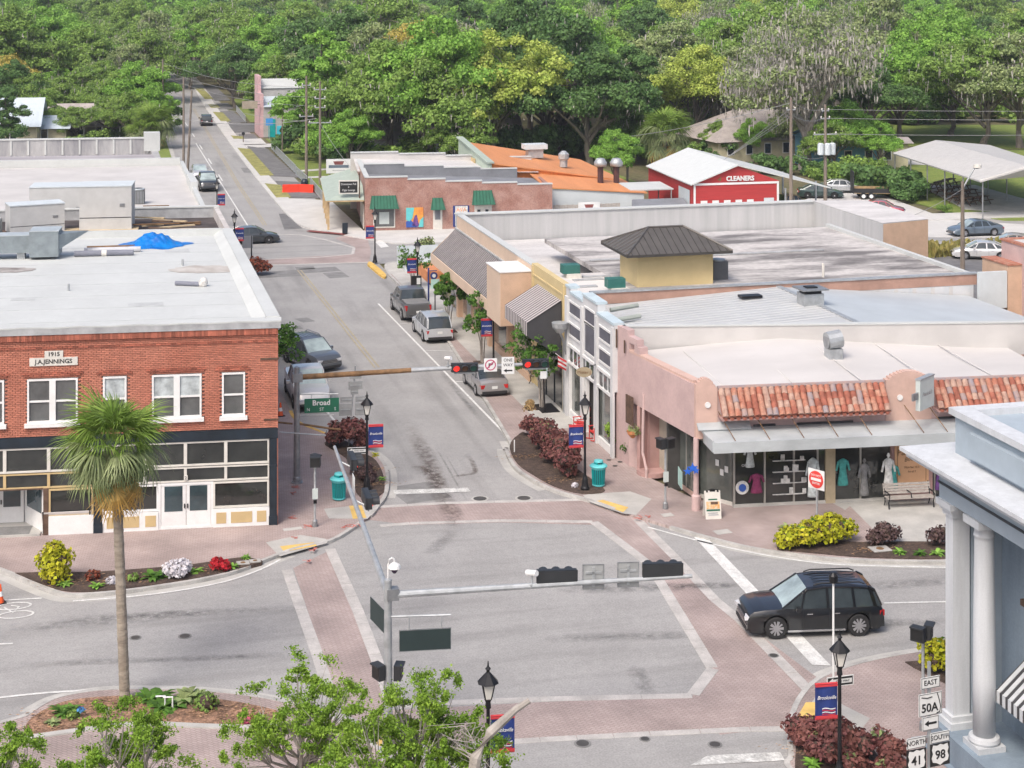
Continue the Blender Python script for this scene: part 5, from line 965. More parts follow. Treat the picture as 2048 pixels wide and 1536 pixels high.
# houses half hidden in trees
def house(name, label, base, rz, sx, sy, h, rh, wall_m, roof_m, hip=True, porch=False):
    t = thing(name, label, 'house', base, rz); MB().box(-sx/2,sx/2,-sy/2,sy/2,0,h).build('wall', wall_m, t); o = .6
    if hip: MB().add([(-sx/2-o,-sy/2-o,h),(sx/2+o,-sy/2-o,h),(sx/2+o,sy/2+o,h),(-sx/2-o,sy/2+o,h),(-sx*.18,0,h+rh),(sx*.18,0,h+rh)],[(0,1,5,4),(2,3,4,5),(1,2,5),(3,0,4),(3,2,1,0)]).build('roof', roof_m, t)
    else: MB().add([(-sx/2-o,-sy/2-o,h),(sx/2+o,-sy/2-o,h),(sx/2+o,sy/2+o,h),(-sx/2-o,sy/2+o,h),(-sx/2-o,0,h+rh),(sx/2+o,0,h+rh)],[(0,1,5,4),(2,3,4,5),(3,2,1,0)]).add([(-sx/2,-sy/2,h),(-sx/2,sy/2,h),(-sx/2,0,h+rh*.9)],[(0,2,1)]).add([(sx/2,-sy/2,h),(sx/2,sy/2,h),(sx/2,0,h+rh*.9)],[(0,1,2)]).build('roof', roof_m, t)
    for i in range(int(sx//2.6)):
        x = -sx/2+1.2+i*2.6; w_ = MB().box(x,x+1,-sy/2-.05,-sy/2,.9,2.3).build('window', 'white', t); MB().box(x+.1,x+.9,-sy/2-.07,-sy/2-.04,1.0,2.2).build('pane', 'glass', w_)
    if porch:
        MB().slab([(-sx/2,-sy/2-2.5,h-.5),(sx/2,-sy/2-2.5,h-.5),(sx/2,-sy/2,h),(-sx/2,-sy/2,h)],.1).build('porch_roof', roof_m, t)
        for i in range(5): MB().box(-sx/2+.1+i*(sx-.3)/4,-sx/2+.25+i*(sx-.3)/4,-sy/2-2.4,-sy/2-2.25,0,h-.5).build('porch_post', 'white', t)
    return t
mat('roof_shingle', (.36,.32,.3), .9, var=.15, scale=1); mat('blue_wall', (.13,.32,.45), .8, var=.1); mat('roof_blue_white', (.5,.57,.62), .5, .1, var=.05); mat('wall_cream', (.5,.46,.32), .8); mat('wall_white', (.6,.6,.58), .8)
house('grey_roof_house', 'house with broad grey brown hipped roof among trees behind the laundry', (83,199), .1, 16, 12, 2.6, 3.4, 'wall_cream', 'roof_shingle')
house('blue_house', 'small bright blue house behind the mossy oak', (88.5,186), -.1, 8, 7, 3.6, 1.0, 'blue_wall', mat('roof_blue', (.16,.3,.38), .7), False)
house('metal_roof_house', 'cream house with tall pale blue metal roof at the wood edge', (-11.5,236), -.1, 10, 8, 2.9, 3.6, 'wall_cream', 'roof_blue_white', False)
house('metal_roof_annex', 'lower pale metal roofed annex beside the tall metal roof house', (-5.2,237), -.1, 4.6, 5, 2.3, 1.6, 'wall_cream', 'roof_blue_white', False)
house('porch_house', 'grey cottage with white porch posts under the mossy trees', (-.2,243), -.1, 10, 8, 2.8, 2.2, mat('wall_grey', (.3,.28,.26), .8), 'roof_shingle', False, True)
house('white_roof_house', 'small house with white roof showing through the left trees', (-8.5,262), 0, 9, 8, 3.0, 3.0, 'wall_white', 'white_metal_roof')
house('white_cottage', 'white cottage half hidden by trees behind the old brick shop', (38.5,205), -.1, 9, 7, 2.9, 2.0, 'wall_white', 'roof_shingle', False)
house('pale_cottage', 'pale cottage glimpsed between trunks behind the orange hall', (50,212), -.1, 9, 7, 3.0, 2.0, 'wall_white', 'roof_shingle', False)
house('brown_shed', 'low tan shed behind the bushes beside the pavilion', (91,186), -.25, 12, 5, 3.0, .5, 'wall_cream', 'roof_shingle', False)
# pink two storey shop far up the street
fp = thing('pink_far_shop', 'pink fronted two storey shop with white metal roofs far up the street', 'building', (23.6,238), 0)
MB().box(0,.5,0,8,0,6.2).box(0,.5,3.5,8,6.2,8.6).build('front_wall', mat('pink_bright', (.55,.36,.37), .85, var=.1), fp); MB().box(.5,11,0,8,0,4.2).build('wall', mat('grey_block', (.36,.35,.34), .9, var=.15), fp)
MB().slab([(.5,-.3,4.4),(11,-.3,4.4),(11,4,5.6),(.5,4,5.6)],.1).build('roof', 'roof_blue_white', fp); MB().box(.5,11,4,8,4.2,6.6).build('wall', 'grey_block', fp); MB().slab([(.5,3.8,6.8),(11,3.8,6.8),(11,8,7.9),(.5,8,7.9)],.1).build('roof', 'membrane', fp)
MB().box(4.5,5.3,-.05,0,1,3).build('window', 'glass', fp); MB().box(1.2,2.2,-.06,0,0,2.6).build('door', 'teal', fp); MB().box(2.4,3.1,-.08,0,.1,1.6).build('vending_box', mat('cyan', (.05,.45,.6), .6), fp)
o = thing('hanging_sign', 'brown oval sign projecting from the pink far shop', 'sign', (22.2,237.5,4.2)); MB().box(-1.2,1.0,-.06,.06,0,1.1).build('sign_board', mat('sign_brown', (.33,.28,.22), .7), o); MB().tube([(1,0,.55),(1.4,0,.55)],.05,6).build('bracket', 'black_metal', o)
o = thing('parking_sign', 'blue square sign on a post by the pink far shop', 'sign', (24.6,234.8)); MB().box(-.5,.5,-.04,.04,2.0,3.0).build('sign_board', mat('sign_blue', (.05,.25,.6), .6), o); MB().tube([(0,0,0),(0,0,2)],.05,6).build('post', 'galv', o)
# railings along the far path
def railing(a, b, label, h=1.05):
    t = thing('metal_railing', label, 'railing', (0,0)); a, b = Vector(a), Vector(b); n = max(2,int((b-a).length/.55))
    for z in (.15,h): MB().tube([(*a,z),(*b,z)],.05,6).build('rail', 'galv', t)
    for i in range(n+1): p = a+(b-a)*i/n; MB().tube([(*p,0 if i % 4 == 0 else .15),(*p,h)],.03 if i % 4 else .045,5).build('baluster', 'galv', t)
railing((23.3,169.5),(23.6,182.5),'grey metal railing beside the red barrier on the path'); railing((23.4,183.5),(23.3,193),'grey metal railing between the two lawn paths'); railing((23.4,194),(23.5,222),'long grey metal railing along the lawn'); railing((23.7,262),(24,282),'grey metal railing by the far upper lawn')
br = thing('water_barrier', 'red plastic barrier closing the far path', 'barrier', (21.7,178.0), -.05); 
for x, rz in ((-.75,0),(.85,-.5)): MB().cbox((x,-.35*(x>0),.45),(1.8,.4,.7),rz).cbox((x,-.35*(x>0),.08),(1.85,.6,.16),rz).cbox((x,-.35*(x>0),.85),(1.75,.22,.12),rz).build('segment', mat('barrier_red', (.75,.05,.02), .55, var=.08), br)
o = MB().lathe([(.02,0),(.4,.1),(.42,.5),(.25,.75),(.05,.8)],9).build('rubbish_sack', 'navy', smooth=True); o.location = (23.0,182.6,.1); tag(o, 'dark rubbish sack by the railing post', 'sack')
o = thing('mailbox', 'dark round topped mailbox on a post by the far verge', 'mailbox', (20.6,231)); MB().tube([(0,0,0),(0,0,1.1)],.06,6).build('post', 'wood_dark', o); MB().tube([(0,-.3,1.3),(0,.3,1.3)],.22,10).build('box', 'black_metal', o)
# ================================================================ utility poles and wires
def upole(base, h, label, arms=(), r=.16, lean=(0,0), group='wooden utility poles'):
    t = thing('utility_pole', label, 'utility pole', base, 0, group); MB().tube([(0,0,0),(lean[0],lean[1],h)],[r,r*.65],8).build('pole', 'pole_wood', t)
    for z, w in arms:
        a = MB().box(-w/2,w/2,-.06,.06,z,z+.12).build('crossarm', 'galv', t)
        for x in (-w*.45,0,w*.45): MB().lathe([(.05,z+.12),(.09,z+.2),(.05,z+.32)],8).xf(Matrix.Translation((x,0,0))).build('insulator', 'offwhite', a)
    return t
upole((24.87,183.7),11.6,'tall pole with crossarms, right one of a pair by the lawn',((10.6,1.4),(9.6,1.2),(8.6,1.2),(6.9,2.6))); upole((23.7,186.5),12,'tall bare pole, left one of a pair by the lawn',((10.9,1),(7.4,1.6)),r=.18)
upole((10.74,199),11.3,'tall thin pole, one of a close pair at the left kerb',()); upole((11.3,200.5),9.6,'shorter thin pole beside its taller twin at the left kerb',(),lean=(.5,.2)); upole((10.3,246),11.0,'dark pole at the left kerb beyond the close pair'); upole((10.0,262),9,'slim pole beyond the dark pole on the left verge'); upole((9.5,285),9,'farthest slim pole on the left verge'); upole((24.2,215),7.2,'dark lamp pole standing on the lawn by the railing',r=.1)
p1 = upole((63.9,143.9),12.0,'tall bare pole in front of the red laundry',((10.8,.9),),r=.2); p2 = upole((72.6,155),10.3,'pole carrying three grey transformers beside the laundry',((7.2,2.6),(9.6,.8),(8.8,1.0)),r=.2)
for x, y in ((-.6,-.2),(.7,-.2),(.05,-.45)): MB().lathe([(.3,5.2),(.32,5.3),(.32,6.3),(.15,6.4)],12).xf(Matrix.Translation((x,y,0))).build('transformer', 'unit_top', p2)
upole((58.7,177),5.4,'short pole behind the orange roof'); p3 = upole((67.2,118.2),7.2,'grey timber pole with a bracket lamp by the car park',r=.2)
MB().tube([(0,0,6.6),(.5,-.2,7.6),(.9,-.3,8.3)],.07,6).build('lamp_arm', 'galv', p3); MB().lathe([(.1,0),(.35,.1),(.3,.35),(.05,.4)],10).xf(Matrix.Translation((1.1,-.35,8.2))).build('lamp_head', 'offwhite', p3)
upole((81.5,131.2),5.2,'pale slim pole beside the white sign board',r=.1)
def wire(a, b, sag, label, r=.02):
    P = [(a[0]+(b[0]-a[0])*t,a[1]+(b[1]-a[1])*t,a[2]+(b[2]-a[2])*t-4*sag*t*(1-t)) for t in [i/12 for i in range(13)]]
    tag(MB().tube(P,r,4).build('overhead_wire', mat('wire', (.3,.3,.3), .6)), label, 'wire', 'overhead wires')
for dz in (10.9,9.8,8.8,7.0): wire((24.3,184,dz),(10.7,262,dz-1.2),1.0,'slack wire from the lawn pole pair to the left verge')
for dz, e in ((11.7,9.9),(10.4,9.0)): wire((63.9,143.9,dz),(72.6,155,e),.5,'wire between the laundry pole and the transformer pole')
wire((63.9,143.9,6.8),(72.6,155,5.0),.4,'low wire sagging across the laundry roof'); wire((63.9,143.9,11.5),(58.7,177,5.2),.3,'guy wire from the laundry pole towards the trees',.03)
for i in range(3): wire((63.9,143.9,11.0-i*.4),(59.6+i*.6,150+i,5.6),.05,'stay wire slanting down to the laundry roof')
for dz in (9.8,8.9,7.3): wire((72.6,155,dz),(140,150,dz),.6,'long wire running right from the transformer pole')
wire((67.2,118.2,6.6),(55,106,6.2),.2,'drop wire from the car park pole to the beige block'); wire((24.87,183.7,6.9),(24.4,152,4.6),.4,'drop wire from the lawn pole to the old brick shop'); wire((11,200,6.2),(24.5,184,7.4),.6,'wire crossing the street to the lawn poles',.03)
bs = thing('roadside_sign', 'white sign board with dark figures beside the pavilion lawn', 'sign', (83.2,131), .05); MB().box(-.3,4,-.06,.06,.5,2.0).build('sign_board', 'sign_white', bs); MB().box(-.7,-.3,-.2,.2,0,2.9).build('post', mat('post_blue', (.3,.42,.46), .7), bs)
for i in range(6): MB().box(.2+i*.6,.45+i*.6,-.08,-.06,.9+.2*(i % 2),1.6).build('figure', 'navy', bs)
rl = thing('pipe_fence', 'low grey pipe fence along the car park edge', 'fence', (60,126.8), -.02)
for z in (.55,1.05): MB().tube([(0,0,z),(13,0,z)],.04,6).build('rail', 'galv', rl)
for i in range(7): MB().tube([(i*2.16,0,0),(i*2.16,0,1.05)],.045,6).build('post', 'galv', rl)

# ================================================================ street lamps with banners
def lantern(t):
    MB().lathe([(.2,0),(.2,.12),(.16,.2),(.13,.5),(.09,.62),(.075,.7)],12).build('base', 'black_metal', t)
    MB().tube([(0,0,.65),(0,0,3.25)],[.062,.05],10).build('pole', 'black_metal', t)
    MB().lathe([(.05,3.2),(.09,3.25),(.07,3.4),(.11,3.48)],10).build('collar', 'black_metal', t)
    g = MB().lathe([(.11,3.5),(.23,3.95)],4,a0=math.pi/4).build('lamp_glass', 'lamp_glass', t)
    for k in range(4):
        a = math.pi/4+k*math.pi/2; MB().tube([(.115*math.cos(a),.115*math.sin(a),3.49),(.24*math.cos(a),.24*math.sin(a),3.96)],.018,4).build('glazing_bar', 'black_metal', g)
    MB().lathe([(.31,3.95),(.27,4.0),(.12,4.17),(.05,4.24),(.05,4.3),(.085,4.33),(.03,4.4),(.012,4.55)],8,a0=math.pi/8).build('cap', 'black_metal', t)
def banner(t, side, rz=0):
    s = side; x0, x1 = (.07,.75) if s > 0 else (-.75,-.07); z0, z1 = 1.98,3.0
    b = MB(); n = 6
    for i in range(n):
        a, c = x0+(x1-x0)*i/n, x0+(x1-x0)*(i+1)/n; ya, yc = .025*math.sin(i*1.1), .025*math.sin((i+1)*1.1); b.face((a,ya,z0),(c,yc,z0),(c,yc,z1),(a,ya,z1))
    B = b.build('banner', 'banner_blue', t)
    for z in (z0,z1): MB().tube([(min(x0,x1)-.0,0,z),(max(x0,x1),0,z)],.03,6).build('banner_rod', 'banner_red', B)
    MB().box(x0,x1,-.036,-.03,z0+.02,z0+.1).build('banner_stripe', 'banner_red', B); MB().box(x0,x1,-.036,-.03,z1-.08,z1-.02).build('banner_stripe', 'banner_red', B)
    text('Brooksville', .15, 'banner_white', B, ((x0+x1)/2,-.04,z0+.62), sx=.85, shear=.35, depth=.003)
    for k in range(4): MB().face(*[(x0+.3*(x1-x0)+.6*(x1-x0)*q/5,-.038,z0+.12+k*.055+.02*math.sin(q*1.3)) for q in range(6)],*[(x0+.3*(x1-x0)+.6*(x1-x0)*q/5,-.038,z0+.147+k*.055+.02*math.sin(q*1.3)) for q in range(5,-1,-1)]).build('banner_flag', 'banner_white' if k % 2 else 'banner_red', B)
LAMPS = (((22.02, 72.58),-1,'black street lamp with banner beside the purple hedge and teal bin'),((12.31, 74.99),1,'black street lamp with banner in the planted bulb by the brick building'),((23.4, 95.95),-1,'black street lamp with banner outside the beige sign tower'),((22.96, 117.37),-1,'black street lamp with banner beside the parked pickup'),((22.54, 133.28),-1,'black street lamp with banner on the yellow kerb island at the side street'),((21.28, 44.46),-1,'black street lamp with banner in the near purple hedge by the bank'),((10.79, 44.89),1,'black street lamp with banner rising from the near oak branches'),((11.31, 134.74),1,'black street lamp with banner half behind the white roof edge'),((11.45, 155.63),1,'black street lamp with banner beyond the building under repair'))
for (p, s, lab) in LAMPS:
    t = thing('street_lamp', lab, 'street lamp', (*p,.12), -.1, 'black lantern street lamps'); lantern(t); banner(t, s)
# ================================================================ signal masts
def head3(parent, loc, rz, lit=True):
    h = thing('traffic_signal', 'x', 'x'); del h['label']; del h['category']; h.parent = parent; h.location = loc; h.rotation_euler = (0,0,rz); return h
def signal(loc, rz, label, facing=True, group='horizontal traffic signal heads'):
    t = thing('traffic_signal', label, 'traffic signal', loc, rz, group)
    MB().box(-.62,.62,-.08,.16,-.2,.2).build('housing', mat('signal_black', (.025,.027,.03), .5), t); MB().box(-.64,.64,.1,.13,-.21,.21).build('backplate', 'sign_black', t)
    for k, m in ((-.4,'signal_red'),(0,'lens_amber'),(.4,'lens_green')):
        l = MB().disc((k,-.1,0),.15,'y',.03).build('lens', m if facing else m, t)
        v = MB(); n = 10
        for i in range(n):
            a0, a1 = math.pi*(i/n)*1.2-.3, math.pi*((i+1)/n)*1.2-.3
            v.add([(k+.17*math.cos(a0),-.08,.17*math.sin(a0)),(k+.17*math.cos(a1),-.08,.17*math.sin(a1)),(k+.17*math.cos(a1),-.36,.17*math.sin(a1)),(k+.17*math.cos(a0),-.36,.17*math.sin(a0))],[(0,1,2,3)])
        v.build('visor', 'signal_black', t)
    MB().box(-.5,.5,.02,.06,-.3,-.2).build('bracket', 'galv', t)
    return t
def pole(t, h, r0=.16, r1=.12, m='grey_metal'):
    MB().lathe([(.28,0),(.28,.04),(r0*1.25,.06),(r0*1.2,.25),(r0,.3),(r1,h),(r1*1.08,h),(r1*1.05,h+.07),(.02,h+.12)],14).build('mast', m, t)
    for k in range(4): a = .4+k*math.pi/2; MB().lathe([(.035,.04),(.035,.12)],6).xf(Matrix.Translation((.22*math.cos(a),.22*math.sin(a),0))).build('anchor_bolt', 'grey_metal', t)
A0 = (9.34, 76.97); A1 = (21.08, 75.43, 5.35)
ma_ = thing('signal_mast', 'grey signal mast with rust streaked long arm beside the brick building', 'signal mast', (*A0,.12)); pole(ma_, 5.3)
dv = (A1[0]-A0[0],A1[1]-A0[1]); al = math.hypot(*dv); aa = math.atan2(dv[1],dv[0])
def onarm(t, dz=0): return (A0[0]+dv[0]*t, A0[1]+dv[1]*t, 5.0+(A1[2]-5.0)*t+dz)
MB().tube([(0,0,4.9),(dv[0]*.45,dv[1]*.45,5.08)],[.13,.11],10).build('arm', 'rust', ma_); MB().tube([(dv[0]*.45,dv[1]*.45,5.08),(dv[0],dv[1],A1[2]-.12)],[.11,.07],10).build('arm_tip', 'galv', ma_); MB().box(-.2,.25,-.18,.18,4.7,5.1).build('arm_flange', 'grey_metal', ma_)
p = onarm(.66,.05); signal((p[0],p[1]-.15,p[2]), aa, 'red lit signal head beside the no right turn sign on the long arm')
p = onarm(.945,.05); signal((p[0],p[1]-.15,p[2]), aa, 'red lit signal head at the tip of the long arm before the crape myrtle')
def plate(name, label, loc, rz, w, h, m='sign_white', group=None, th=.02):
    t = thing(name, label, 'sign', loc, rz, group); MB().box(-w/2,w/2,-th,0,-h/2,h/2).build('sign_plate', m, t); return t
def outline(t, w, h, m, b=.03, y=-.024):
    MB().box(-w/2,w/2,y-.002,y,h/2-b,h/2).box(-w/2,w/2,y-.002,y,-h/2,-h/2+b).box(-w/2,-w/2+b,y-.002,y,-h/2+b,h/2-b).box(w/2-b,w/2,y-.002,y,-h/2+b,h/2-b).build('sign_border', m, t)
def arrow(t, L, m, y=-.024, z=0, flip=1, s=1.):
    MB().face(*[(flip*a*L*s,y,z+b*L*s) for a, b in ((-.5,0),(-.15,.22),(-.15,.08),(.5,.08),(.5,-.08),(-.15,-.08),(-.15,-.22))]).build('arrow', m, t)
p = onarm(.762,.12); t = plate('no_turn_sign', 'white no right turn sign with red ring on the long arm', (p[0],p[1]-.2,p[2]), aa, .62, .62)
ring = MB(); 
for k in range(24): a0, a1 = 2*math.pi*k/24, 2*math.pi*(k+1)/24; ring.face((.21*math.cos(a0),-.026,.21*math.sin(a0)),(.26*math.cos(a0),-.026,.26*math.sin(a0)),(.26*math.cos(a1),-.026,.26*math.sin(a1)),(.21*math.cos(a1),-.026,.21*math.sin(a1)))
ring.face((-.19,-.027,-.15),(-.15,-.027,-.19),(.19,-.027,.15),(.15,-.027,.19)).build('ring', mat('magenta', (.4,.04,.12), .5), t)
MB().box(-.09,-.04,-.025,-.021,-.13,.06).box(-.09,.07,-.025,-.021,.03,.08).face((.05,-.024,.13),(.05,-.024,-.02),(.14,-.024,.055)).build('turn_arrow', 'sign_black', t)
p = onarm(.832,.05); t = plate('one_way_sign', 'upright white one way sign with arrow hung on the long arm', (p[0],p[1]-.2,p[2]), aa, .6, .8, group='one way signs'); text('ONE', .2, 'sign_black', t, (0,-.022,.25)); text('WAY', .2, 'sign_black', t, (0,-.022,.02)); arrow(t, .42, 'sign_black', z=-.24)
p = onarm(.975,-.5); plate('small_plate', 'small pale plate below the arm tip signal', (p[0],p[1]-.2,p[2]), aa, .3, .35)
def camera_box(loc, rz, label):
    t = thing('traffic_camera', label, 'camera', loc, rz, 'white traffic cameras on the signal arms'); MB().tube([(0,0,-.3),(0,0,0)],.03,6).build('stem', 'galv', t); MB().tube([(0,-.2,.12),(0,.2,.05)],.09,10).build('housing', 'white', t); MB().box(-.1,.1,-.06,.06,-.35,-.25).build('clamp', 'galv', t)
p = onarm(.597,.42); camera_box(p, .5, 'white traffic camera above the rust streaked arm')
sg = plate('street_name_sign', 'green Broad street name sign hung from the signal mast', (A0[0]+1.12,A0[1]-.3,3.72), -.1, 1.6, .66, 'sign_green')
text('Broad', .34, 'sign_white', sg, (-.02,-.024,.12), bold=.008); text('N', .2, 'sign_white', sg, (-.62,-.024,-.18)); text('ST', .2, 'sign_white', sg, (0,-.024,-.18)); text('S', .2, 'sign_white', sg, (.62,-.024,-.18))
MB().tube([(-1.2,0.2,.5),(.78,.02,.5)],.03,6).box(-.5,-.46,-.0,.02,.3,.5).box(.5,.54,.0,.02,.3,.5).build('hanger', 'galv', sg)
bt = MB().tube([(-.2,0,0),(-2.0,.6,.15),(-2.2,.7,.2)],.045,6).tube([(0,0,-.0),(1.6,-.4,-.25),(2.0,-.45,-.3)],.05,6).build('stub_arm', 'rust', ma_); bt.location = (0,0,2.75); MB().tube([(-.8,0,2.4),(1.3,-.35,2.2),(1.35,-.35,2.45)],.035,6).build('stub_brace', 'galv', ma_)
# near mast with two arms
B0 = (8.84, 49.88); B1 = (18.08, 48.16, 5.25); B2 = (9.31, 64.53, 5.3)
mb_ = thing('signal_mast', 'near grey signal mast carrying two arms and a dome camera', 'signal mast', (*B0,.12)); pole(mb_, 5.15, .15, .115, 'galv')
for q, nm in ((B1,'arm'),(B2,'arm')): MB().tube([(0,0,4.75),(q[0]-B0[0],q[1]-B0[1],q[2]-.15)],[.11,.06],10).build(nm, 'galv', mb_)
MB().box(-.05,.32,-.16,.16,4.6,4.95).build('arm_flange', 'grey_metal', mb_)
cc = thing('dome_camera', 'white dome camera on a curved stalk atop the near mast', 'camera', (B0[0],B0[1],5.35)); MB().tube([(0,0,-.1),(.0,0,.45),(.04,0,.6),(.12,0,.65),(.19,0,.6),(.2,0,.5)],.025,8).build('stalk', 'white', cc); MB().lathe([(.05,.5),(.17,.42),(.2,.33),(.12,.3)],14).xf(Matrix.Translation((.2,0,0))).build('housing', 'white', cc); MB().lathe([(.1,.3),(.1,.24),(.05,.17),(.01,.16)],12).xf(Matrix.Translation((.2,0,0))).build('dome', mat('dome_purple', (.04,.02,.05), .2), cc)
def onB(q, t, dz=0): return (B0[0]+(q[0]-B0[0])*t, B0[1]+(q[1]-B0[1])*t, 4.87+(q[2]-4.87)*t+dz)
ab = math.atan2(B1[1]-B0[1],B1[0]-B0[0])
for t_, lab in ((.555,'black signal head seen from behind near the arm middle'),(.905,'black signal head seen from behind at the arm end')):
    p = onB(B1,t_,.2); signal((p[0],p[1]+.12,p[2]), ab+math.pi, lab, group='signal heads on the near arm')
for t_, lab in ((.675,'grey sign back with stiffener beside the middle signal head'),(.79,'pale grey sign back between the signal heads on the near arm')):
    p = onB(B1,t_,.12); t = plate('road_sign', lab, (p[0],p[1]+.08,p[2]), ab, .68, .78, mat('sign_back', (.34,.35,.35), .6, .3, var=.15), 'sign backs on the near arm'); outline(t,.68,.78,'grey_metal',.035); MB().box(-.04,.04,-.05,-.02,-.3,.3).box(-.25,.25,-.05,-.02,.1,.16).build('stiffener', 'galv', t)
p = onB(B1,.47,.3); camera_box(p, .6, 'white traffic camera on the near mast arm')
a2 = math.atan2(B2[1]-B0[1],B2[0]-B0[0])
for t_, lab in ((.58,'black signal head facing the cross street, nearer the mast'),(.87,'black signal head facing the cross street, near the arm tip')):
    p = onB(B2,t_,-.0); signal((p[0]+.5,p[1],p[2]), a2, lab, group='signal heads on the second near arm')
for t_ in (.58,.87):
    p = onB(B2,t_,0); MB().tube([(p[0]-B0[0],p[1]-B0[1],p[2]-.12),(p[0]-B0[0]+.4,p[1]-B0[1]-.2,p[2]-.3)],.035,6).build('signal_bracket', 'galv', mb_)
p = onB(B2,.73,-.1); plate('edge_on_sign', 'sign plate seen edge on hanging from the second near arm', (p[0]+.25,p[1],p[2]-.15), a2, .6, .75, 'sign_white')
sp2 = plate('street_name_sign', 'dark street name sign hung on chains from the near mast', (B0[0]+1.1,B0[1]-.28,3.5), -.12, 1.6, .66, mat('sign_dark', (.02,.035,.035), .5, var=.1)); outline(sp2,1.6,.66,'grey_metal',.02); MB().tube([(-1.1,.1,.72),(.8,0,.72)],.035,6).build('hanger', 'galv', sp2)
for x in (-.5,.5): MB().tube([(x,0,.33),(x,0,.7)],.025,6).build('hanger_link', 'galv', sp2)
sp3 = plate('street_name_sign', 'dark street name sign seen end on left of the near mast', (B0[0]-.12,B0[1]+.95,3.85), 1.75, 1.6, .7, 'sign_dark')
def pedhead(loc, rz, label, group='pedestrian signal heads'):
    t = thing('pedestrian_signal', label, 'signal', loc, rz, group); MB().box(-.22,.22,-.1,.12,-.22,.24).build('housing', 'signal_black', t); MB().box(-.19,.19,-.108,-.1,-.17,.17).build('face', 'sign_black', t); MB().box(-.22,.22,-.17,-.1,.19,.235).build('hood', 'signal_black', t); return t
def pedpost(base, h, label, heads, z=.12, btn=True):
    t = thing('pedestrian_signal_post', label, 'signal post', (*base,z), 0, 'pedestrian signal posts'); MB().lathe([(.13,0),(.11,.25),(.06,.3)],10).build('foot', 'grey_metal', t); MB().tube([(0,0,.25),(0,0,h)],.05,8).build('post', 'galv', t)
    if btn: MB().box(-.12,.12,-.09,-.05,1.2,1.65).build('instruction_plate', 'sign_pale', t); MB().box(-.07,.07,-.12,-.05,1.02,1.16).build('push_button', 'black_metal', t)
    for k, (dx, dy, rz, lab) in enumerate(heads): pedhead((base[0]+dx,base[1]+dy,z+h+.05), rz, lab)
pedpost((9.35, 70.69), 2.75, 'pedestrian signal post on the brick corner by the tall mast', ((0,-.1,-.2,'black pedestrian signal head on the brick corner, facing the cross street'),(.05,.15,2.2,'black pedestrian signal head on the brick corner, facing the main street')))
pedpost((24.72, 69.2), 2.85, 'pedestrian signal post on pavers beside the pink corner shop', ((.2,-.05,.4,'black pedestrian signal head by the pink shop, right of its post'),(-.22,.0,-1.3,'black pedestrian signal head by the pink shop, left of its post')))
pedpost((25.36, 47.03), 3.0, 'pedestrian signal post behind the route signs', ((-.2,-.05,-.9,'dark pedestrian signal head left of the bank post'),(.25,.1,.9,'grey pedestrian signal head right of the bank post')), btn=False)
pedhead((B0[0]-.3,B0[1],2.55), -1.2, 'pedestrian signal head on the left of the near mast'); pedhead((B0[0]+.35,B0[1]+.1,2.45), 1.2, 'pedestrian signal head on the right of the near mast')
# slim post with one-way sign
op = thing('slim_post', 'slim white post with dark beacon on top beside the stop line', 'post', (*(22.75, 47.98),.12)); MB().tube([(0,0,0),(0,0,4.5)],.035,8).build('post', 'white', op); MB().lathe([(.05,4.5),(.13,4.55),(.15,4.75),(.06,4.85)],10).build('beacon', 'black_metal', op)
def oneway(loc, rz, label):
    t = plate('one_way_sign', label, loc, rz, .92, .31, 'sign_white', 'one way signs'); MB().box(-.43,.43,-.023,-.02,-.13,.13).build('sign_field', 'sign_black', t)
    MB().face((-.42,-.026,0),(-.25,-.026,.12),(-.25,-.026,.07),(.4,-.026,.07),(.4,-.026,-.07),(-.25,-.026,-.07),(-.25,-.026,-.12)).build('arrow', 'sign_white', t); text('ONE WAY', .1, 'sign_black', t, (.08,-.03,0)); return t
p = (22.75, 47.98); oneway((p[0]+.2,p[1]-.06,1.55), .02, 'black one way sign on the slim post behind the near lamp'); p = (12.57, 79.37); oneway(((11.87, 75.1)[0]+.02,(11.87, 75.1)[1],1.95), -.1, 'black one way sign fixed to the lamp in the planted bulb')
# route marker assembly
rp = (22.66, 41.68); RZ = .12
rt = thing('route_sign_post', 'grey post carrying the stacked route signs by the bank', 'post', (*rp,.12)); MB().box(-.04,.04,-.03,.03,0,4.6).build('post', 'galv', rt); MB().box(-.55,.6,-.04,-.0,2.5,2.56).build('cross_bar', 'galv', rt)
def rsign(dx, z, w, h, label, m='sign_white'):
    return plate('route_sign', label, (rp[0]+dx*math.cos(RZ),rp[1]+dx*math.sin(RZ)-.06,.12+z), RZ, w, h, m, 'route signs on one post')
t = rsign(0,4.05,.62,.32,'white EAST plate at the top of the route sign post'); outline(t,.6,.3,'sign_black',.014); text('EAST', .2, 'sign_black', t, (0,-.024,0))
t = rsign(0,3.45,.76,.62,'white state outline route sign numbered 50A'); outline(t,.74,.6,'sign_black',.012); text('50A', .33, 'sign_black', t, (-.03,-.024,-.1), bold=.006)
MB().tube([(-.3,-.025,.22),(-.1,-.025,.18),(.05,-.025,.2)],.014,5).tube([(.22,-.025,.28),(.28,-.025,.1),(.33,-.025,-.1),(.3,-.025,-.25),(.2,-.025,-.27)],.014,5).build('state_outline', 'sign_black', t)
t = rsign(0,2.92,.54,.38,'white plate with a black left arrow on the route sign post'); outline(t,.52,.36,'sign_black',.012); arrow(t,.4,'sign_black')
t = rsign(-.46,2.45,.62,.3,'white NORTH plate on the route sign post'); outline(t,.6,.28,'sign_black',.012); text('NORTH', .19, 'sign_black', t, (0,-.024,0))
t = rsign(.32,2.48,.62,.3,'white SOUTH plate on the route sign post'); outline(t,.6,.28,'sign_black',.012); text('SOUTH', .19, 'sign_black', t, (0,-.024,0))
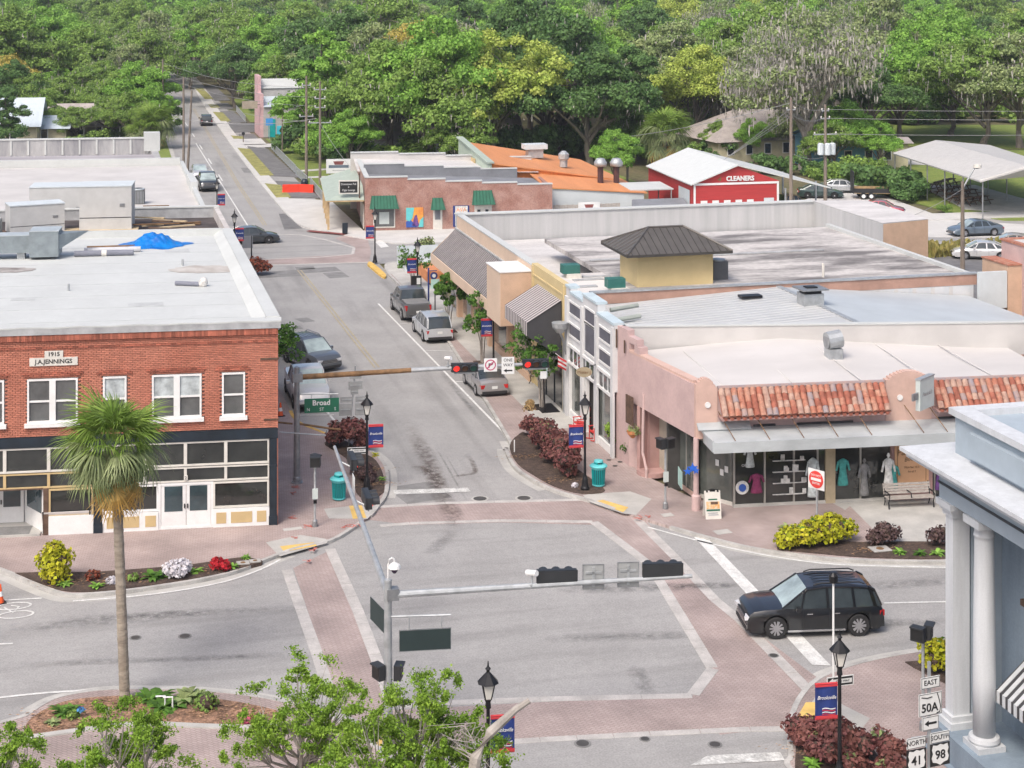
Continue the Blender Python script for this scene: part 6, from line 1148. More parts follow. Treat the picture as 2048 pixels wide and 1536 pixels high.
def shield(t, s=.3):
    pts = [(-.8,.95),(-.35,.85),(0,.98),(.35,.85),(.8,.95),(.92,.5),(.8,.15),(.95,-.25),(.82,-.65),(.4,-.75),(0,-.98),(-.4,-.75),(-.82,-.65),(-.95,-.25),(-.8,.15),(-.92,.5)]; MB().face(*[(a*s,-.024,b*s) for a, b in pts]).build('shield', 'sign_white', t)
t = rsign(-.46,1.96,.64,.62,'black and white shield route sign numbered 41','sign_black'); shield(t); text('41', .34, 'sign_black', t, (0,-.028,-.01), bold=.006)
t = rsign(.32,2.0,.64,.62,'black and white shield route sign numbered 98','sign_black'); shield(t); text('98', .34, 'sign_black', t, (0,-.028,-.01), bold=.006)
# sign backs beyond the left bulb
lp = (12.55, 82.14); ls = thing('route_sign_cluster', 'leaning post of grey route sign backs in the purple hedge', 'sign', (*lp,.12), -.1); MB().tube([(0,0,0),(.35,.1,4.0)],.035,8).build('post', 'galv', ls)
for x, z, w, h in ((.3,3.55,.62,.35),(.3,3.05,.72,.4),(-.15,2.35,.62,.28),(.6,2.35,.62,.28),(-.2,1.85,.66,.6),(.6,1.85,.66,.6),(.25,2.75,.4,.3)):
    b_ = MB().box(x-w/2+.05,x+w/2+.05,-.01,.01,z-h/2,z+h/2).build('sign_back', 'sign_back', ls); MB().box(x-w*.38+.05,x+w*.38+.05,-.03,-.01,z-.03,z+.03).build('stiffener', 'galv', b_)
# do-not-enter sign, seen from the side
dn = thing('do_not_enter_sign', 'white and red do not enter sign on a post in the yellow shrub', 'sign', (*(30.44, 65.83),.12), -1.05); MB().box(-.04,.04,-.02,.02,0,2.3).build('post', 'galv', dn); MB().box(-.42,.42,-.05,-.03,1.45,2.3).build('sign_plate', 'sign_white', dn); MB().disc((0,-.06,1.87),.37,'y',.012,24).build('disc', mat('sign_red', (.62,.05,.04), .5), dn); MB().box(-.26,.26,-.072,-.066,1.81,1.93).build('bar', 'sign_white', dn); text('DO NOT', .13, 'sign_white', dn, (0,-.07,2.04)); text('ENTER', .13, 'sign_white', dn, (0,-.07,1.7))
# bins
def bin_(p, label):
    t = thing('litter_bin', label, 'bin', (*p,.12), random.random(), 'teal slatted litter bins'); MB().lathe([(.24,.03),(.26,.8)],18).build('liner', mat('liner', (.02,.1,.11), .7), t)
    for k in range(20): a = 2*math.pi*k/20; MB().tube([(.27*math.cos(a),.27*math.sin(a),.05),(.31*math.cos(a),.31*math.sin(a),.85)],.026,4).build('slat', 'teal', t)
    for z, r in ((.06,.275),(.82,.315)): MB().lathe([(r,z),(r+.025,z),(r+.025,z+.06),(r,z+.06)],22).build('hoop', 'teal_light', t)
    MB().lathe([(.4,.9),(.42,.95),(.36,1.0),(.2,1.03)],20).build('rim', 'teal_light', t)
    for s in (-1,1): MB().box(s*.14-.03,s*.14+.03,-.15,.15,1.0,1.14).build('lid_support', 'teal', t)
    MB().lathe([(.22,1.13),(.2,1.2),(.04,1.23)],16).build('lid', 'teal_light', t)
bin_((10.88, 74.03),'teal litter bin on the brick corner under the signal arm'); bin_((22.8, 72.99),'teal litter bin beside the lamp and long purple hedge')
# benches
def bench(loc, rz, label, m, n=4, L=1.85):
    t = thing('park_bench', label, 'bench', (*loc,.125), rz, 'cast iron park benches')
    for i in range(n): MB().box(-L/2,L/2,-.5+i*.12,-.4+i*.12,.43,.465).build('seat_slat', m, t)
    for i in range(n): MB().cbox((0,.05+i*.035,.56+i*.115),(L,.03,.1),0,-.28).build('back_slat', m, t)
    for x in (-L/2+.06,L/2-.06,):
        MB().tube([(x,-.48,0),(x,-.42,.25),(x,-.5,.42),(x,.0,.42),(x,.2,.98)],.03,6).tube([(x,.05,.42),(x,.0,.2),(x,.12,0)],.03,6).tube([(x,-.48,.42),(x,-.55,.62),(x,-.3,.68),(x,.08,.66)],.028,6).build('side_frame', 'black_metal', t)
    MB().tube([(0,-.5,.47),(0,-.42,.66),(0,-.1,.66),(0,.1,.64)],.025,6).build('centre_arm', 'black_metal', t)
bench((35.35, 66.98), -.1, 'weathered park bench with iron arms before the peach sign board', 'wood_grey', L=2.2); bench((-0.95, 72.48), BR+math.pi, 'white slatted bench with its back to the road by the brick shop', mat('bench_white', (.6,.57,.55), .7, var=.08), L=2.05); bench((24.77, 92.86), 1.45, 'weathered bench on the pavement behind the silver sedan', 'wood_grey', L=1.8)
# a-frame boards
def aframe(loc, rz, label, picture=True):
    t = thing('sandwich_board', label, 'sign', (*loc,.12), rz)
    for s in (-1,1): MB().slab([(-.35,s*.28,0),(.35,s*.28,0),(.35,s*.03,1.15),(-.35,s*.03,1.15)] if s < 0 else [(.35,.28,0),(-.35,.28,0),(-.35,.03,1.15),(.35,.03,1.15)],.04).build('board', 'offwhite', t)
    f = lambda z: -.285+.25*z/1.15
    def pn(x0, x1, z0, z1, m, k=0): MB().face((x0,f(z0)-.006-k,z0),(x1,f(z0)-.006-k,z0),(x1,f(z1)-.006-k,z1),(x0,f(z1)-.006-k,z1)).build('panel', m, t)
    if picture:
        pn(-.3,.3,.42,.72,mat('ad_orange', (.65,.28,.06), .7, var=.5, scale=9, c2=(.6,.55,.4))); pn(-.3,.3,.33,.4,'green_awning'); pn(-.2,.2,.78,.83,'sign_green'); pn(-.22,.22,.15,.2,'flashing'); pn(-.1,.22,.6,.71,'wood_dark',.004); pn(-.25,.2,.23,.27,'flashing')
    MB().box(-.12,.12,-.05,.05,1.13,1.2).box(-.28,-.2,-.05,.05,1.1,1.18).box(.2,.28,-.05,.05,1.1,1.18).build('handle', 'black_metal', t)
aframe((26.31, 67.62), -.12, 'white sandwich board with orange picture beside the pink column'); 
t = thing('leaning_board', 'thin white hoop rack with tan board near the rocking chairs', 'sign', (*(23.84, 79.25),.12), 1.0); MB().slab([(-.3,-.1,0),(.3,-.1,0),(.3,.1,.6),(-.3,.1,.6)],.03).build('board', 'wood_tan', t); MB().tube([(-.32,-.12,0),(-.3,.1,.7),(.3,.1,.7),(.32,-.12,0)],.02,5).build('hoop', 'white', t)
o = thing('information_board', 'small dark blue notice on the far corner pavement', 'sign', (*(22.36, 148.4),.11)); MB().box(-.25,.25,-.03,.03,.1,1.0).build('board', 'navy', o); MB().box(-.2,.2,-.2,.2,0,.1).build('foot', 'black_metal', o)
# blue sign post, parking plate and dark poster frame by the parked pickup
o = thing('blue_sign_post', 'tall navy sign post with small hanging sign by the pickup', 'sign', (*(22.87, 112.9),.12)); MB().tube([(0,0,0),(0,0,3.1)],.06,8).build('post', 'banner_blue', o); MB().tube([(0,0,2.9),(.6,0,2.9)],.03,6).build('arm', 'banner_blue', o); MB().disc((.38,0,2.55),.26,'y',.04).build('emblem', 'banner_blue', o); MB().disc((.38,-.03,2.55),.13,'y',.03).build('emblem_centre', 'sign_white', o)
o = thing('parking_sign', 'pale green parking sign on a thin post by the street tree', 'sign', (*(23.07, 111.64),.12)); MB().tube([(0,0,0),(0,0,2.1)],.04,6).build('post', 'black_metal', o); MB().box(-.3,.3,-.04,-.01,1.9,2.55).build('sign_plate', 'mint', o)
o = thing('parking_sign', 'small white sign with brown post by the crape myrtle', 'sign', (*(23.79, 85.83),.12)); MB().tube([(0,0,0),(-.1,.0,2.4)],.04,6).build('post', 'black_metal', o); MB().box(-.32,.12,-.05,-.02,1.9,2.45).build('sign_plate', mat('pale_blue', (.45,.6,.62), .6), o)
o = thing('poster_frame', 'black framed poster box hung on the lamp beside the pickup', 'sign', ((22.96, 117.37)[0]-.05,(22.96, 117.37)[1]-.15,1.5)); MB().box(-.45,.3,-.06,.06,-.35,.4).build('frame', 'sign_black', o); MB().box(-.05,.22,-.07,-.06,-.2,.25).build('poster', 'sign_white', o)
o = thing('notice_sign', 'dark sign panel seen from behind over the white roof edge', 'sign', (*(12.88, 136.95),.12)); MB().tube([(0,0,0),(0,0,2.0)],.06,6).build('post', 'black_metal', o); MB().box(-.75,.1,-.04,.04,1.0,2.0).build('sign_plate', 'slate', o)
kp = struct('kerb_island', MB().prism(smooth_path([(21.87, 132.96),(22.26, 133.57),(22.49, 128.7),(22.35, 126.99),(22.04, 127.07),(21.8, 132.51)],3), -.02, .15), 'paint_yellow')
# cones
def cone(p, z, label):
    t = thing('traffic_cone', label, 'cone', (*p,z), .3, 'orange traffic cones'); MB().box(-.2,.2,-.2,.2,0,.04).build('foot', 'rubber', t); MB().lathe([(.15,.04),(.1,.3),(.035,.72)],16).build('cone_body', 'orange', t); MB().lathe([(.119,.28),(.078,.46),(.076,.46),(.117,.28)],16).build('cone_band', 'sign_white', t)
cone((-3.3, 65.37),.01,'orange traffic cone with white band by the bicycle marking'); cone((9.88, 88.66),.12,'orange traffic cone beside the brick building corner')
# blue stars on the pink column
st = thing('star_ornament', 'bright blue star shaped ornament tied to the pink column', 'ornament', (25.72,68.45,2.05), -.1)
for k, (x, z, s) in enumerate(((0,0,.26),(-.24,-.12,.2),(.15,-.1,.18))): MB().face(*[(x+s*(1 if i % 2 == 0 else .42)*math.sin(math.pi*i/5),-.02*k,z+s*(1 if i % 2 == 0 else .42)*math.cos(math.pi*i/5)) for i in range(10)]).slab([(x-s*.4,-.02*k-.01,z-s*.3),(x+s*.4,-.02*k-.01,z-s*.3),(x,-.02*k-.01,z+s*.5)],.03).build('star', mat('star_blue', (.02,.12,.55), .5), st)
# rocking chairs, pots, oval sign, flag
def rocker(loc, rz, label):
    t = thing('rocking_chair', label, 'chair', (*loc,.12), rz, 'red rocking chairs outside the pale grey shop'); MB().box(-.27,.27,-.27,.27,.42,.46).build('seat', 'red', t)
    for i in range(6): MB().cbox((-.2+i*.08,.33,.82),(.05,.025,.75),0,-.22).build('back_slat', 'red', t)
    MB().cbox((0,.42,1.2),(.56,.04,.12),0,-.22).build('head_rail', 'red', t)
    for x in (-.28,.28):
        MB().tube([(x,-.45,.1),(x,-.2,.03),(x,.15,.03),(x,.5,.12)],.03,5).build('rocker', 'red', t)
        MB().tube([(x,-.24,.05),(x,-.24,.66)],.025,5).build('leg', 'red', t); MB().tube([(x,.26,.05),(x,.3,.5),(x,.45,1.2)],.025,5).build('leg', 'red', t); MB().box(x-.04,x+.04,-.3,.34,.66,.69).build('armrest', 'red', t)
rocker((24.91, 80.16), -1.4, 'red rocking chair set apart near the leafy pots'); rocker((25.2, 82.16), -1.3, 'red rocking chair partly behind the lamp post'); rocker((24.59, 81.93), -1.5, 'red rocking chair below the blue lamp banner')
os_ = thing('oval_sign', 'oval tan shop sign hung over the pavement by the pale grey shop', 'sign', (24.1,79.6,3.55), -.25); MB().disc((0,0,.2),.5,'y',.06,28).build('sign_oval', mat('oval_tan', (.36,.3,.2), .7, var=.1), os_); os_.children[0].scale = (.82,1,.5); os_.children[0].location = (0,0,.1); text('Mister J', .22, 'gold', os_, (0,-.04,.2)); MB().tube([(.0,0,.45),(.6,.1,.55)],.025,6).build('bracket', 'black_metal', os_)
fl = thing('flag', 'small red white and blue flag hung from a slanted staff', 'flag', (24.75,84.6,3.0)); MB().tube([(0,0,0),(-.75,-.1,.6)],.02,6).build('staff', 'white', fl)
for k in range(5): MB().face(*[(-.62+.12*q,-.1-.03*math.sin(q*1.9+k),.45-.11*k-.07*q) for q in range(5)],*[(-.62+.12*q,-.1-.03*math.sin(q*1.9+k),.34-.11*k-.07*q) for q in range(4,-1,-1)]).build('stripe', 'banner_red' if k % 2 == 0 else 'banner_white', fl)
# picket and colourful bits at the far shop corner
pk_ = thing('corner_planter_screen', 'pale low screen and orange planter at the beige building end', 'planter', (26.2,128.5)); MB().box(-2,-1.9,0,4,0,1.5).build('screen', 'unit_top', pk_); MB().box(-1.9,1.4,3.9,4,0,1.5).build('screen', 'unit_top', pk_); MB().box(-1.2,1.2,-4.5,-.6,0,.9).build('planter_box', mat('orange_clay', (.55,.22,.09), .8, var=.15), pk_)
# wheel blocks on bed edge: pipes, little label stakes
for p, lab in (((2.58, 54.3),'white bent irrigation pipe in the palm bed'),((2.35, 54.43),'white irrigation stub beside the bent pipe')): o = MB().tube([(0,0,0),(0,0,.4),(-.3,0,.42)],.03,6).build('irrigation_pipe', 'white'); o.location = (*p,.14); tag(o, lab, 'pipe')
o = MB().tube([(0,0,0),(0,0,.6)],.03,5).build('marker_stake', 'white'); o.location = (*(20.35, 79.08),.14); tag(o, 'short white marker stake in the right planting bed', 'stake')
for p, s in (((5.96, 66.94),.25),((6.45, 67.05),.22),((31.51, 62.06),.4)):
    o = MB().box(-s,s,-s*.8,s*.8,0,.03).build('utility_box', 'concrete'); MB().lathe([(s*.4,.03),(s*.4,.04)],14).build('lid_disc', 'rust', o); o.location = (*p,.155); tag(o, 'square concrete utility lid set in the planting bed', 'lid', 'utility lids in the beds')

# ================================================================ vehicles
def paint(name, c, rough=.3, metal=.3):
    m = mat('paint_'+name, c, rough, metal, var=.03); p = m.node_tree.nodes['Principled BSDF']; p.inputs['Coat Weight'].default_value = 1.; p.inputs['Coat Roughness'].default_value = .06; return m
mat('chrome', (.55,.55,.56), .2, .9, var=.05); mat('rim', (.5,.5,.52), .3, .8, var=.05); mat('tail_red', (.45,.015,.015), .25); mat('head_lens', (.55,.56,.58), .12); mat('trim_black', (.02,.02,.022), .6)
glassmat('car_glass', (.035,.045,.05), .03); glassmat('windshield', (.32,.39,.39), .04)  # sky reflection is put into the base colour, palest on the windshield
def interp(pts, x):
    if x <= pts[0][0]: return pts[0][1]
    for (a, b), (c, d) in zip(pts, pts[1:]):
        if x <= c: return b+(d-b)*(x-a)/(c-a) if c > a else d
    return pts[-1][1]
def vehicle(name, label, cat, loc, rz, L, W_, deck, roof, wheels, wr, color, group=None, sides=((.0,1),), bed=None, rails=False, belt=None, z=0, taper=(.86,.88), detail=True, pillars=None, dark_lower=False, spokes=True):
    """x is forward. deck: top line of the lower body; roof: top line of the cabin; belt: z of the window sill."""
    t = thing(name, label, cat, (loc[0],loc[1],z), rz, group); pm = paint(color[0], color[1]); hl = L/2; hw = W_/2
    gc = .22 if cat != 'pickup' else .32
    xs = sorted(set([-hl+L*i/44 for i in range(45)]+[x for x, _ in deck]+[w+wr*1.16*math.cos(math.pi*k/10) for w in wheels for k in range(11)]))
    def hwid(x):
        u = abs(x)/hl; return hw*(1-(1-taper[0 if x > 0 else 1])*max(0,(u-.55)/.45)**2.2)
    def low(x):
        zz = gc+ (.08 if abs(x) > hl*.93 else 0)
        for w in wheels:
            d = abs(x-w); R_ = wr*1.15
            if d < R_: zz = max(zz, wr+math.sqrt(max(0,R_*R_-d*d))*.98)
        return zz
    b = MB(); ring = 0; nsec = 0
    for x in xs:
        zt = interp(deck,x); w = hwid(x); zl = min(low(x), zt-.06); zm = max(zl+.02, gc+(zt-gc)*.55)
        sec = [(w*.96,zl),(w,max(zl+.01,min(zm,zt-.1))),(w*.985,max(zl+.02,zt-.10)),(w*.93,zt-.02),(w*.6,zt+.015),(0,zt+.03)]
        sec = sec+[(-y,q) for y, q in sec[-2::-1]]; nsec = len(sec); b.v += [(x,y,q) for y, q in sec]
    for i in range(len(xs)-1):
        for k in range(nsec-1): b.f.append((i*nsec+k,i*nsec+k+1,(i+1)*nsec+k+1,(i+1)*nsec+k))
    b.f.append(tuple(range(nsec))[::-1]); b.f.append(tuple((len(xs)-1)*nsec+k for k in range(nsec)))
    bo = b.build('body', pm, t, smooth=True)
    try: bo.data.set_sharp_from_angle(angle=R(38))
    except Exception: pass
    MB().box(-hl*.94,hl*.94,-hw*.82,hw*.82,gc-.02,gc+.3).build('underbody', 'trim_black', t)
    # cabin
    bz = belt; x0, x1 = roof[0][0], roof[-1][0]
    rx = [p[0] for p in roof]; gx = sorted(set([x0+(x1-x0)*i/24 for i in range(25)]+rx))
    def cab(x, zt, f=0):                      # half width at height
        k = max(0,(zt-bz))/max(.01,max(p[1] for p in roof)-bz); return hwid(x)*(.93-.17*k)
    zmax = max(p[1] for p in roof)
    g = MB(); m = 0
    for x in gx:
        zt = interp(roof,x); w0 = hwid(x)*.925; w1 = cab(x,zt); sec = [(w0,bz-.05),(w1,zt-.03),(w1*.85,zt),(0,zt+.012)]; sec += [(-y,q) for y, q in sec[-2::-1]]; m = len(sec); g.v += [(x,y,q) for y, q in sec]
    side = MB(); side2 = MB(); fr_ = MB(); re = MB(); tp_ = MB()
    ftop = next(p for p in roof[::-1] if p[1] > zmax-.09); rtop = next(p for p in roof if p[1] > zmax-.12)
    def addf(mb, idx): mb.add([g.v[i] for i in idx],[tuple(range(len(idx)))])
    for i in range(len(gx)-1):
        xm = (gx[i]+gx[i+1])/2
        for k in range(m-1):
            idx = (i*m+k,i*m+k+1,(i+1)*m+k+1,(i+1)*m+k)
            if k == 0: addf(side, idx)
            elif k == m-2: addf(side2, idx)
            elif xm > ftop[0]: addf(fr_, idx)
            elif xm < rtop[0]: addf(re, idx)
            else: addf(tp_, idx)
    addf(re, tuple(range(m))[::-1]); addf(fr_, tuple((len(gx)-1)*m+k for k in range(m)))
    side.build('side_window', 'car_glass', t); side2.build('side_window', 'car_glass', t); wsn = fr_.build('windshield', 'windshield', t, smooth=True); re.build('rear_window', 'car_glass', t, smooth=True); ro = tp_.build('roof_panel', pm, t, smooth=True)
    plr = {-1: MB(), 1: MB()}
    def post(xb, xt, wd):
        for s in (-1,1):
            zb, zt = bz-.03, interp(roof,xt)-.02
            yb, yt = s*(hwid(xb)*.925+.012), s*(cab(xt,zt)+.014)
            plr[s].add([(xb-wd/2,yb,zb),(xb+wd/2,yb,zb),(xt+wd/2,yt,zt),(xt-wd/2,yt,zt)],[(0,1,2,3) if s < 0 else (3,2,1,0)])
    for q in (pillars or ()): post(*q)
    for s in (-1,1):                          # roof edge strips
        pts = [(x, s*(cab(x,interp(roof,x))+.012), interp(roof,x)-.045) for x in gx if rtop[0]-.25 <= x <= ftop[0]+.2]
        if len(pts) > 1: plr[s].tube(pts,.032,5)
        pts = [(x, s*(cab(x,interp(roof,x))*.97), interp(roof,x)+.0) for x in gx if x >= ftop[0]-.05]
        if len(pts) > 1: plr[s].tube(pts,.035,5)
        pts = [(x, s*(cab(x,interp(roof,x))*.97), interp(roof,x)+.0) for x in gx if x <= rtop[0]+.05]
        if len(pts) > 1: plr[s].tube(pts,.04,5)
    for s in (-1,1): plr[s].build('pillars', pm, t)
    # wheels
    for wx in wheels:
        for s in (-1,1):
            y = s*(hwid(wx)-.11); ty = MB().lathe([(wr*.62,-.11),(wr*.93,-.115),(wr,-.08),(wr,.08),(wr*.93,.115),(wr*.62,.11)],22); ty.xf(Matrix.Translation((wx,y,wr)) @ Matrix.Rotation(R(90),4,'X')); w_ = ty.build('wheel', 'rubber', t)
            rm = MB().disc((wx,y+s*.085,wr),wr*.7,'y',.02,20)
            rm.build('rim', 'trim_black' if spokes else 'rim', w_)
            if spokes:
                sp = MB()
                for k in range(10):
                    a = 2*math.pi*k/10; ca, sa = math.cos(a), math.sin(a); d = .03+.018*(k % 2)
                    sp.slab([(wx+ca*.04-sa*d*.7,y+s*.105,wr+sa*.04+ca*d*.7),(wx+ca*.04+sa*d*.7,y+s*.105,wr+sa*.04-ca*d*.7),(wx+ca*wr*.64+sa*d,y+s*.105,wr+sa*wr*.64-ca*d),(wx+ca*wr*.64-sa*d,y+s*.105,wr+sa*wr*.64+ca*d)],.012)
                sp.lathe([(.07,-.004),(.07,.004)],12); v0 = len(sp.v)-24
                for q in range(v0,len(sp.v)): a, bb_, c_ = sp.v[q]; sp.v[q] = (wx+a, y+s*.11+c_, wr+bb_)
                for k in range(20):
                    a0, a1 = 2*math.pi*k/20, 2*math.pi*(k+1)/20
                    sp.face(*[(wx+r*math.cos(a),y+s*.108,wr+r*math.sin(a)) for r, a in ((wr*.6,a0),(wr*.68,a0),(wr*.68,a1),(wr*.6,a1))])
                sp.build('spokes', 'rim', w_)
    # lamps, grille, plates, mirrors
    zf = interp(deck,hl-.12); zr = interp(deck,-hl+.12)
    for s in (-1,1):
        MB().cbox((hl-.16,s*hw*.66,zf-.14),(.34,hw*.38,.13),s*-.35,0,.12).build('headlight', 'head_lens', t)
        MB().cbox((-hl+.12,s*hw*.74,zr-.22),(.2,hw*.3,.2 if cat != 'pickup' else .34),s*.3).build('taillight', 'tail_red', t)
        mx = roof[-1][0]-.55; MB().cbox((mx,s*(hwid(mx)+.12),bz+.06),(.16,.2,.15),0).build('mirror', pm if color[0] != 'plain' else 'trim_black', t)
    gr = MB().cbox((hl-.015,0,zf-.22),(.07,W_*.5,.22)).build('grille', 'trim_black', t)
    for k in range(3): MB().cbox((hl+.022,0,zf-.3+k*.08),(.02,W_*.5,.022)).build('grille_bar', 'chrome', gr)
    MB().cbox((hl-.06,0,gc+.12),(.16,W_*.78,.12)).build('front_bumper', 'trim_black', t); MB().cbox((-hl+.05,0,gc+.14),(.16,W_*.8,.16)).build('rear_bumper', 'trim_black' if cat != 'pickup' else 'chrome', t)
    MB().cbox((-hl-.012,0,zr-.26 if cat != 'pickup' else zr-.5),(.02,.32,.16)).build('license_plate', 'sign_white', t)
    for s in (-1,1):
        for xx in (.25,-.75): MB().cbox((xx,s*(hwid(xx)+.012),bz-.16),(.2,.03,.035)).build('door_handle', 'chrome' if color[0] in ('black',) else pm, t)
        MB().cbox((0,s*(hw*.97),gc+.06),(abs(wheels[1]-wheels[0])-wr*2.3,.05,.07)).build('sill_strip', 'chrome' if rails else 'trim_black', t)
        for xx in (roof[-1][0]-.75,roof[-1][0]-1.72): MB().cbox((xx,s*(hwid(xx)*1.0+.001),(gc+bz)/2+.08),(.012,.008,(bz-gc)*.72)).build('door_seam', 'trim_black', t)
    if rails:
        for s in (-1,1): MB().tube([(rtop[0]+.1,s*hw*.68,zmax+.0),(rtop[0]+.3,s*hw*.68,zmax+.08),(ftop[0]-.5,s*hw*.68,zmax+.08),(ftop[0]-.25,s*hw*.68,zmax+.01)],.025,6).build('roof_rail', 'trim_black' if color[0] != 'darkgrey' else 'chrome', t)
        for k in range(5): MB().box(rtop[0]+.25,ftop[0]-.35,-hw*.5+k*hw*.25-.015,-hw*.5+k*hw*.25+.015,zmax+.012,zmax+.028).build('roof_rib', pm, t)
    if bed:
        MB().box(bed[0],bed[1],-hw*.78,hw*.78,interp(deck,bed[0]+.3)+.02,interp(deck,bed[0]+.3)+.05).build('bed_cover', bed[2], t)
    return t
SUV = dict(deck=((-2.5,.7),(-2.46,.98),(-2.3,1.06),(.75,1.06),(1.1,1.09),(1.85,1.05),(2.25,.98),(2.42,.86),(2.49,.66),(2.5,.5)), roof=((-2.44,1.04),(-2.18,1.60),(-1.95,1.71),(-1.2,1.77),(-.3,1.78),(.3,1.71),(1.25,1.05)), belt=1.04, pillars=((-2.2,-2.02,.14),(-1.42,-1.36,.1),(-.45,-.42,.1),(.55,.38,.07)))
def scl(prof, kx, kz): return {k: (tuple(tuple([p[0]*kx,p[1]*kz]) for p in v) if k in ('deck','roof') else (v*kz if k == 'belt' else tuple((a*kx,b*kx,c) for a, b, c in v))) for k, v in prof.items()}
SEDAN = dict(deck=((-2.3,.55),(-2.25,.86),(-2.1,.98),(-1.55,1.0),(-1.1,.95),(.7,.92),(1.0,.93),(1.8,.8),(2.15,.7),(2.28,.5),(2.3,.42)), roof=((-1.75,.98),(-1.0,1.34),(-.5,1.43),(.05,1.44),(.4,1.38),(1.2,.92)), belt=.93, pillars=((-1.05,-.72,.14),(-.28,-.25,.1),(.62,.35,.07)))
PICK = dict(deck=((-2.9,.75),(-2.88,1.2),(-2.7,1.22),(-.9,1.22),(-.8,1.2),(1.0,1.18),(1.25,1.2),(2.2,1.14),(2.65,1.02),(2.85,.7),(2.9,.55)), roof=((-.95,1.22),(-.75,1.85),(-.4,1.92),(.4,1.92),(.7,1.85),(1.4,1.18)), belt=1.2, pillars=((-.82,-.72,.12),(.2,.2,.1),(.85,.68,.08)))
p = (23.84, 55); q = (26.85, 54.51); dx, dy = q[0]-p[0], q[1]-p[1]; hd = math.atan2(-dy,-dx); cx, cy = (p[0]+q[0])/2, (p[1]+q[1])/2
# the car faces left: shift from the near-side wheels to the centre line
vehicle('sport_utility_vehicle', 'black sport utility vehicle with chrome grille crossing the stop line', 'car', (cx+.1, cy+.92), hd, 5.05, 2.0, wheels=(-1.56,1.47), wr=.4, color=('black',(.012,.013,.015)), rails=True, **SUV)
NR90 = R(90)
vehicle('sedan', 'silver grey sedan parked by the beige sign tower', 'car', (21.92,92.0), NR90+.01, 4.65, 1.8, wheels=(-1.33,1.37), wr=.32, color=('silver',(.30,.29,.29)), **SEDAN)
vehicle('crossover', 'pale silver crossover parked behind the dark pickup', 'car', (21.75,(20.62, 106.41)[1]-.2), NR90+.01, 4.85, 1.94, wheels=(-1.45,1.42), wr=.37, color=('pale',(.5,.52,.54)), **scl(SUV,.97,.95))
vehicle('pickup_truck', 'charcoal pickup with covered bed parked at the head of the stalls', 'pickup', (21.65,(20.38, 113.61)[1]-.3), NR90+.01, 5.8, 2.05, wheels=(-1.85,1.75), wr=.41, color=('charcoal',(.13,.13,.13)), bed=(-2.75,-1.0,mat('bed_cover', (.2,.2,.2), .6)), **PICK)
vehicle('pickup_truck', 'white pickup parked facing the crossing beside the brick building', 'pickup', (11.75,92.2), -NR90, 5.8, 2.05, wheels=(-1.85,1.75), wr=.41, color=('whitecar',(.6,.59,.57)), **PICK)
vehicle('sport_utility_vehicle', 'dark grey sport utility vehicle pulling out behind the white pickup', 'car', (13.0,100.2), -NR90+.38, 4.7, 1.9, wheels=(-1.4,1.4), wr=.36, color=('darkgrey',(.10,.11,.125)), rails=True, **scl(SUV,.94,.96))
vehicle('sedan', 'dark sedan turning through the far intersection', 'car', ((13.76, 145.39)[0],(13.76, 145.39)[1]+.9), .02, 4.85, 1.85, wheels=(-1.4,1.42), wr=.34, color=('graphite',(.04,.045,.05)), **scl(SEDAN,1.04,1.02))
vehicle('pickup_truck', 'black pickup parked facing the intersection on the left kerb', 'pickup', (12.45,183.5), -NR90, 5.6, 2.0, wheels=(-1.8,1.7), wr=.4, color=('blackcar',(.02,.021,.023)), **PICK)
vehicle('sedan', 'pale silver sedan parked behind the black pickup', 'car', (12.3,194.5), -NR90, 4.7, 1.8, wheels=(-1.35,1.37), wr=.33, color=('pale2',(.52,.53,.54)), **SEDAN)
vehicle('crossover', 'black crossover driving away up the far street', 'car', (17.45,259.5), NR90-.02, 4.6, 1.85, wheels=(-1.35,1.35), wr=.35, color=('blackcar',(.02,.021,.023)), **scl(SUV,.92,.95))
vehicle('sedan', 'white sedan parked in the car park beside the timber pole', 'car', (71.9,123.3), math.pi-.42, 4.9, 1.87, wheels=(-1.42,1.45), wr=.35, color=('white2',(.62,.62,.62)), **scl(SEDAN,1.06,1.03))
vehicle('sedan', 'blue grey sedan driving along the lane behind the car park', 'car', (77.6,134.3), math.pi-.03, 4.9, 1.87, wheels=(-1.42,1.45), wr=.35, color=('bluegrey',(.13,.17,.21)), **scl(SEDAN,1.06,1.0))
vehicle('sedan', 'tan sedan partly hidden by the pink back building', 'car', (76.5,126.2), math.pi-.42, 4.8, 1.85, wheels=(-1.4,1.42), wr=.34, color=('tan',(.38,.35,.31)), **scl(SEDAN,1.04,1.02))
vehicle('sedan', 'red car showing its roof behind the beige rear block', 'car', (75.2,147.8), -.5, 4.5, 1.8, wheels=(-1.3,1.3), wr=.33, color=('redcar',(.3,.03,.05)), **scl(SEDAN,.98,1.0))
vehicle('sedan', 'dark green car parked under the laundry carport edge', 'car', (74.6,160.5), -.35, 4.7, 1.85, wheels=(-1.38,1.4), wr=.34, color=('green',(.03,.06,.055)), **scl(SEDAN,1.02,1.02))
vehicle('sedan', 'pale car parked behind the dark green car', 'car', (78.6,163.8), -.35, 4.6, 1.8, wheels=(-1.35,1.37), wr=.33, color=('pale3',(.45,.47,.48)), **SEDAN)
# old truck with load under the lean-to
vehicle('old_truck', 'tan old truck loaded with junk under the laundry lean-to', 'pickup', (67.0,151.5), .1, 4.9, 1.9, wheels=(-1.5,1.5), wr=.4, color=('tancar',(.34,.24,.13)), **scl(PICK,.85,.95))
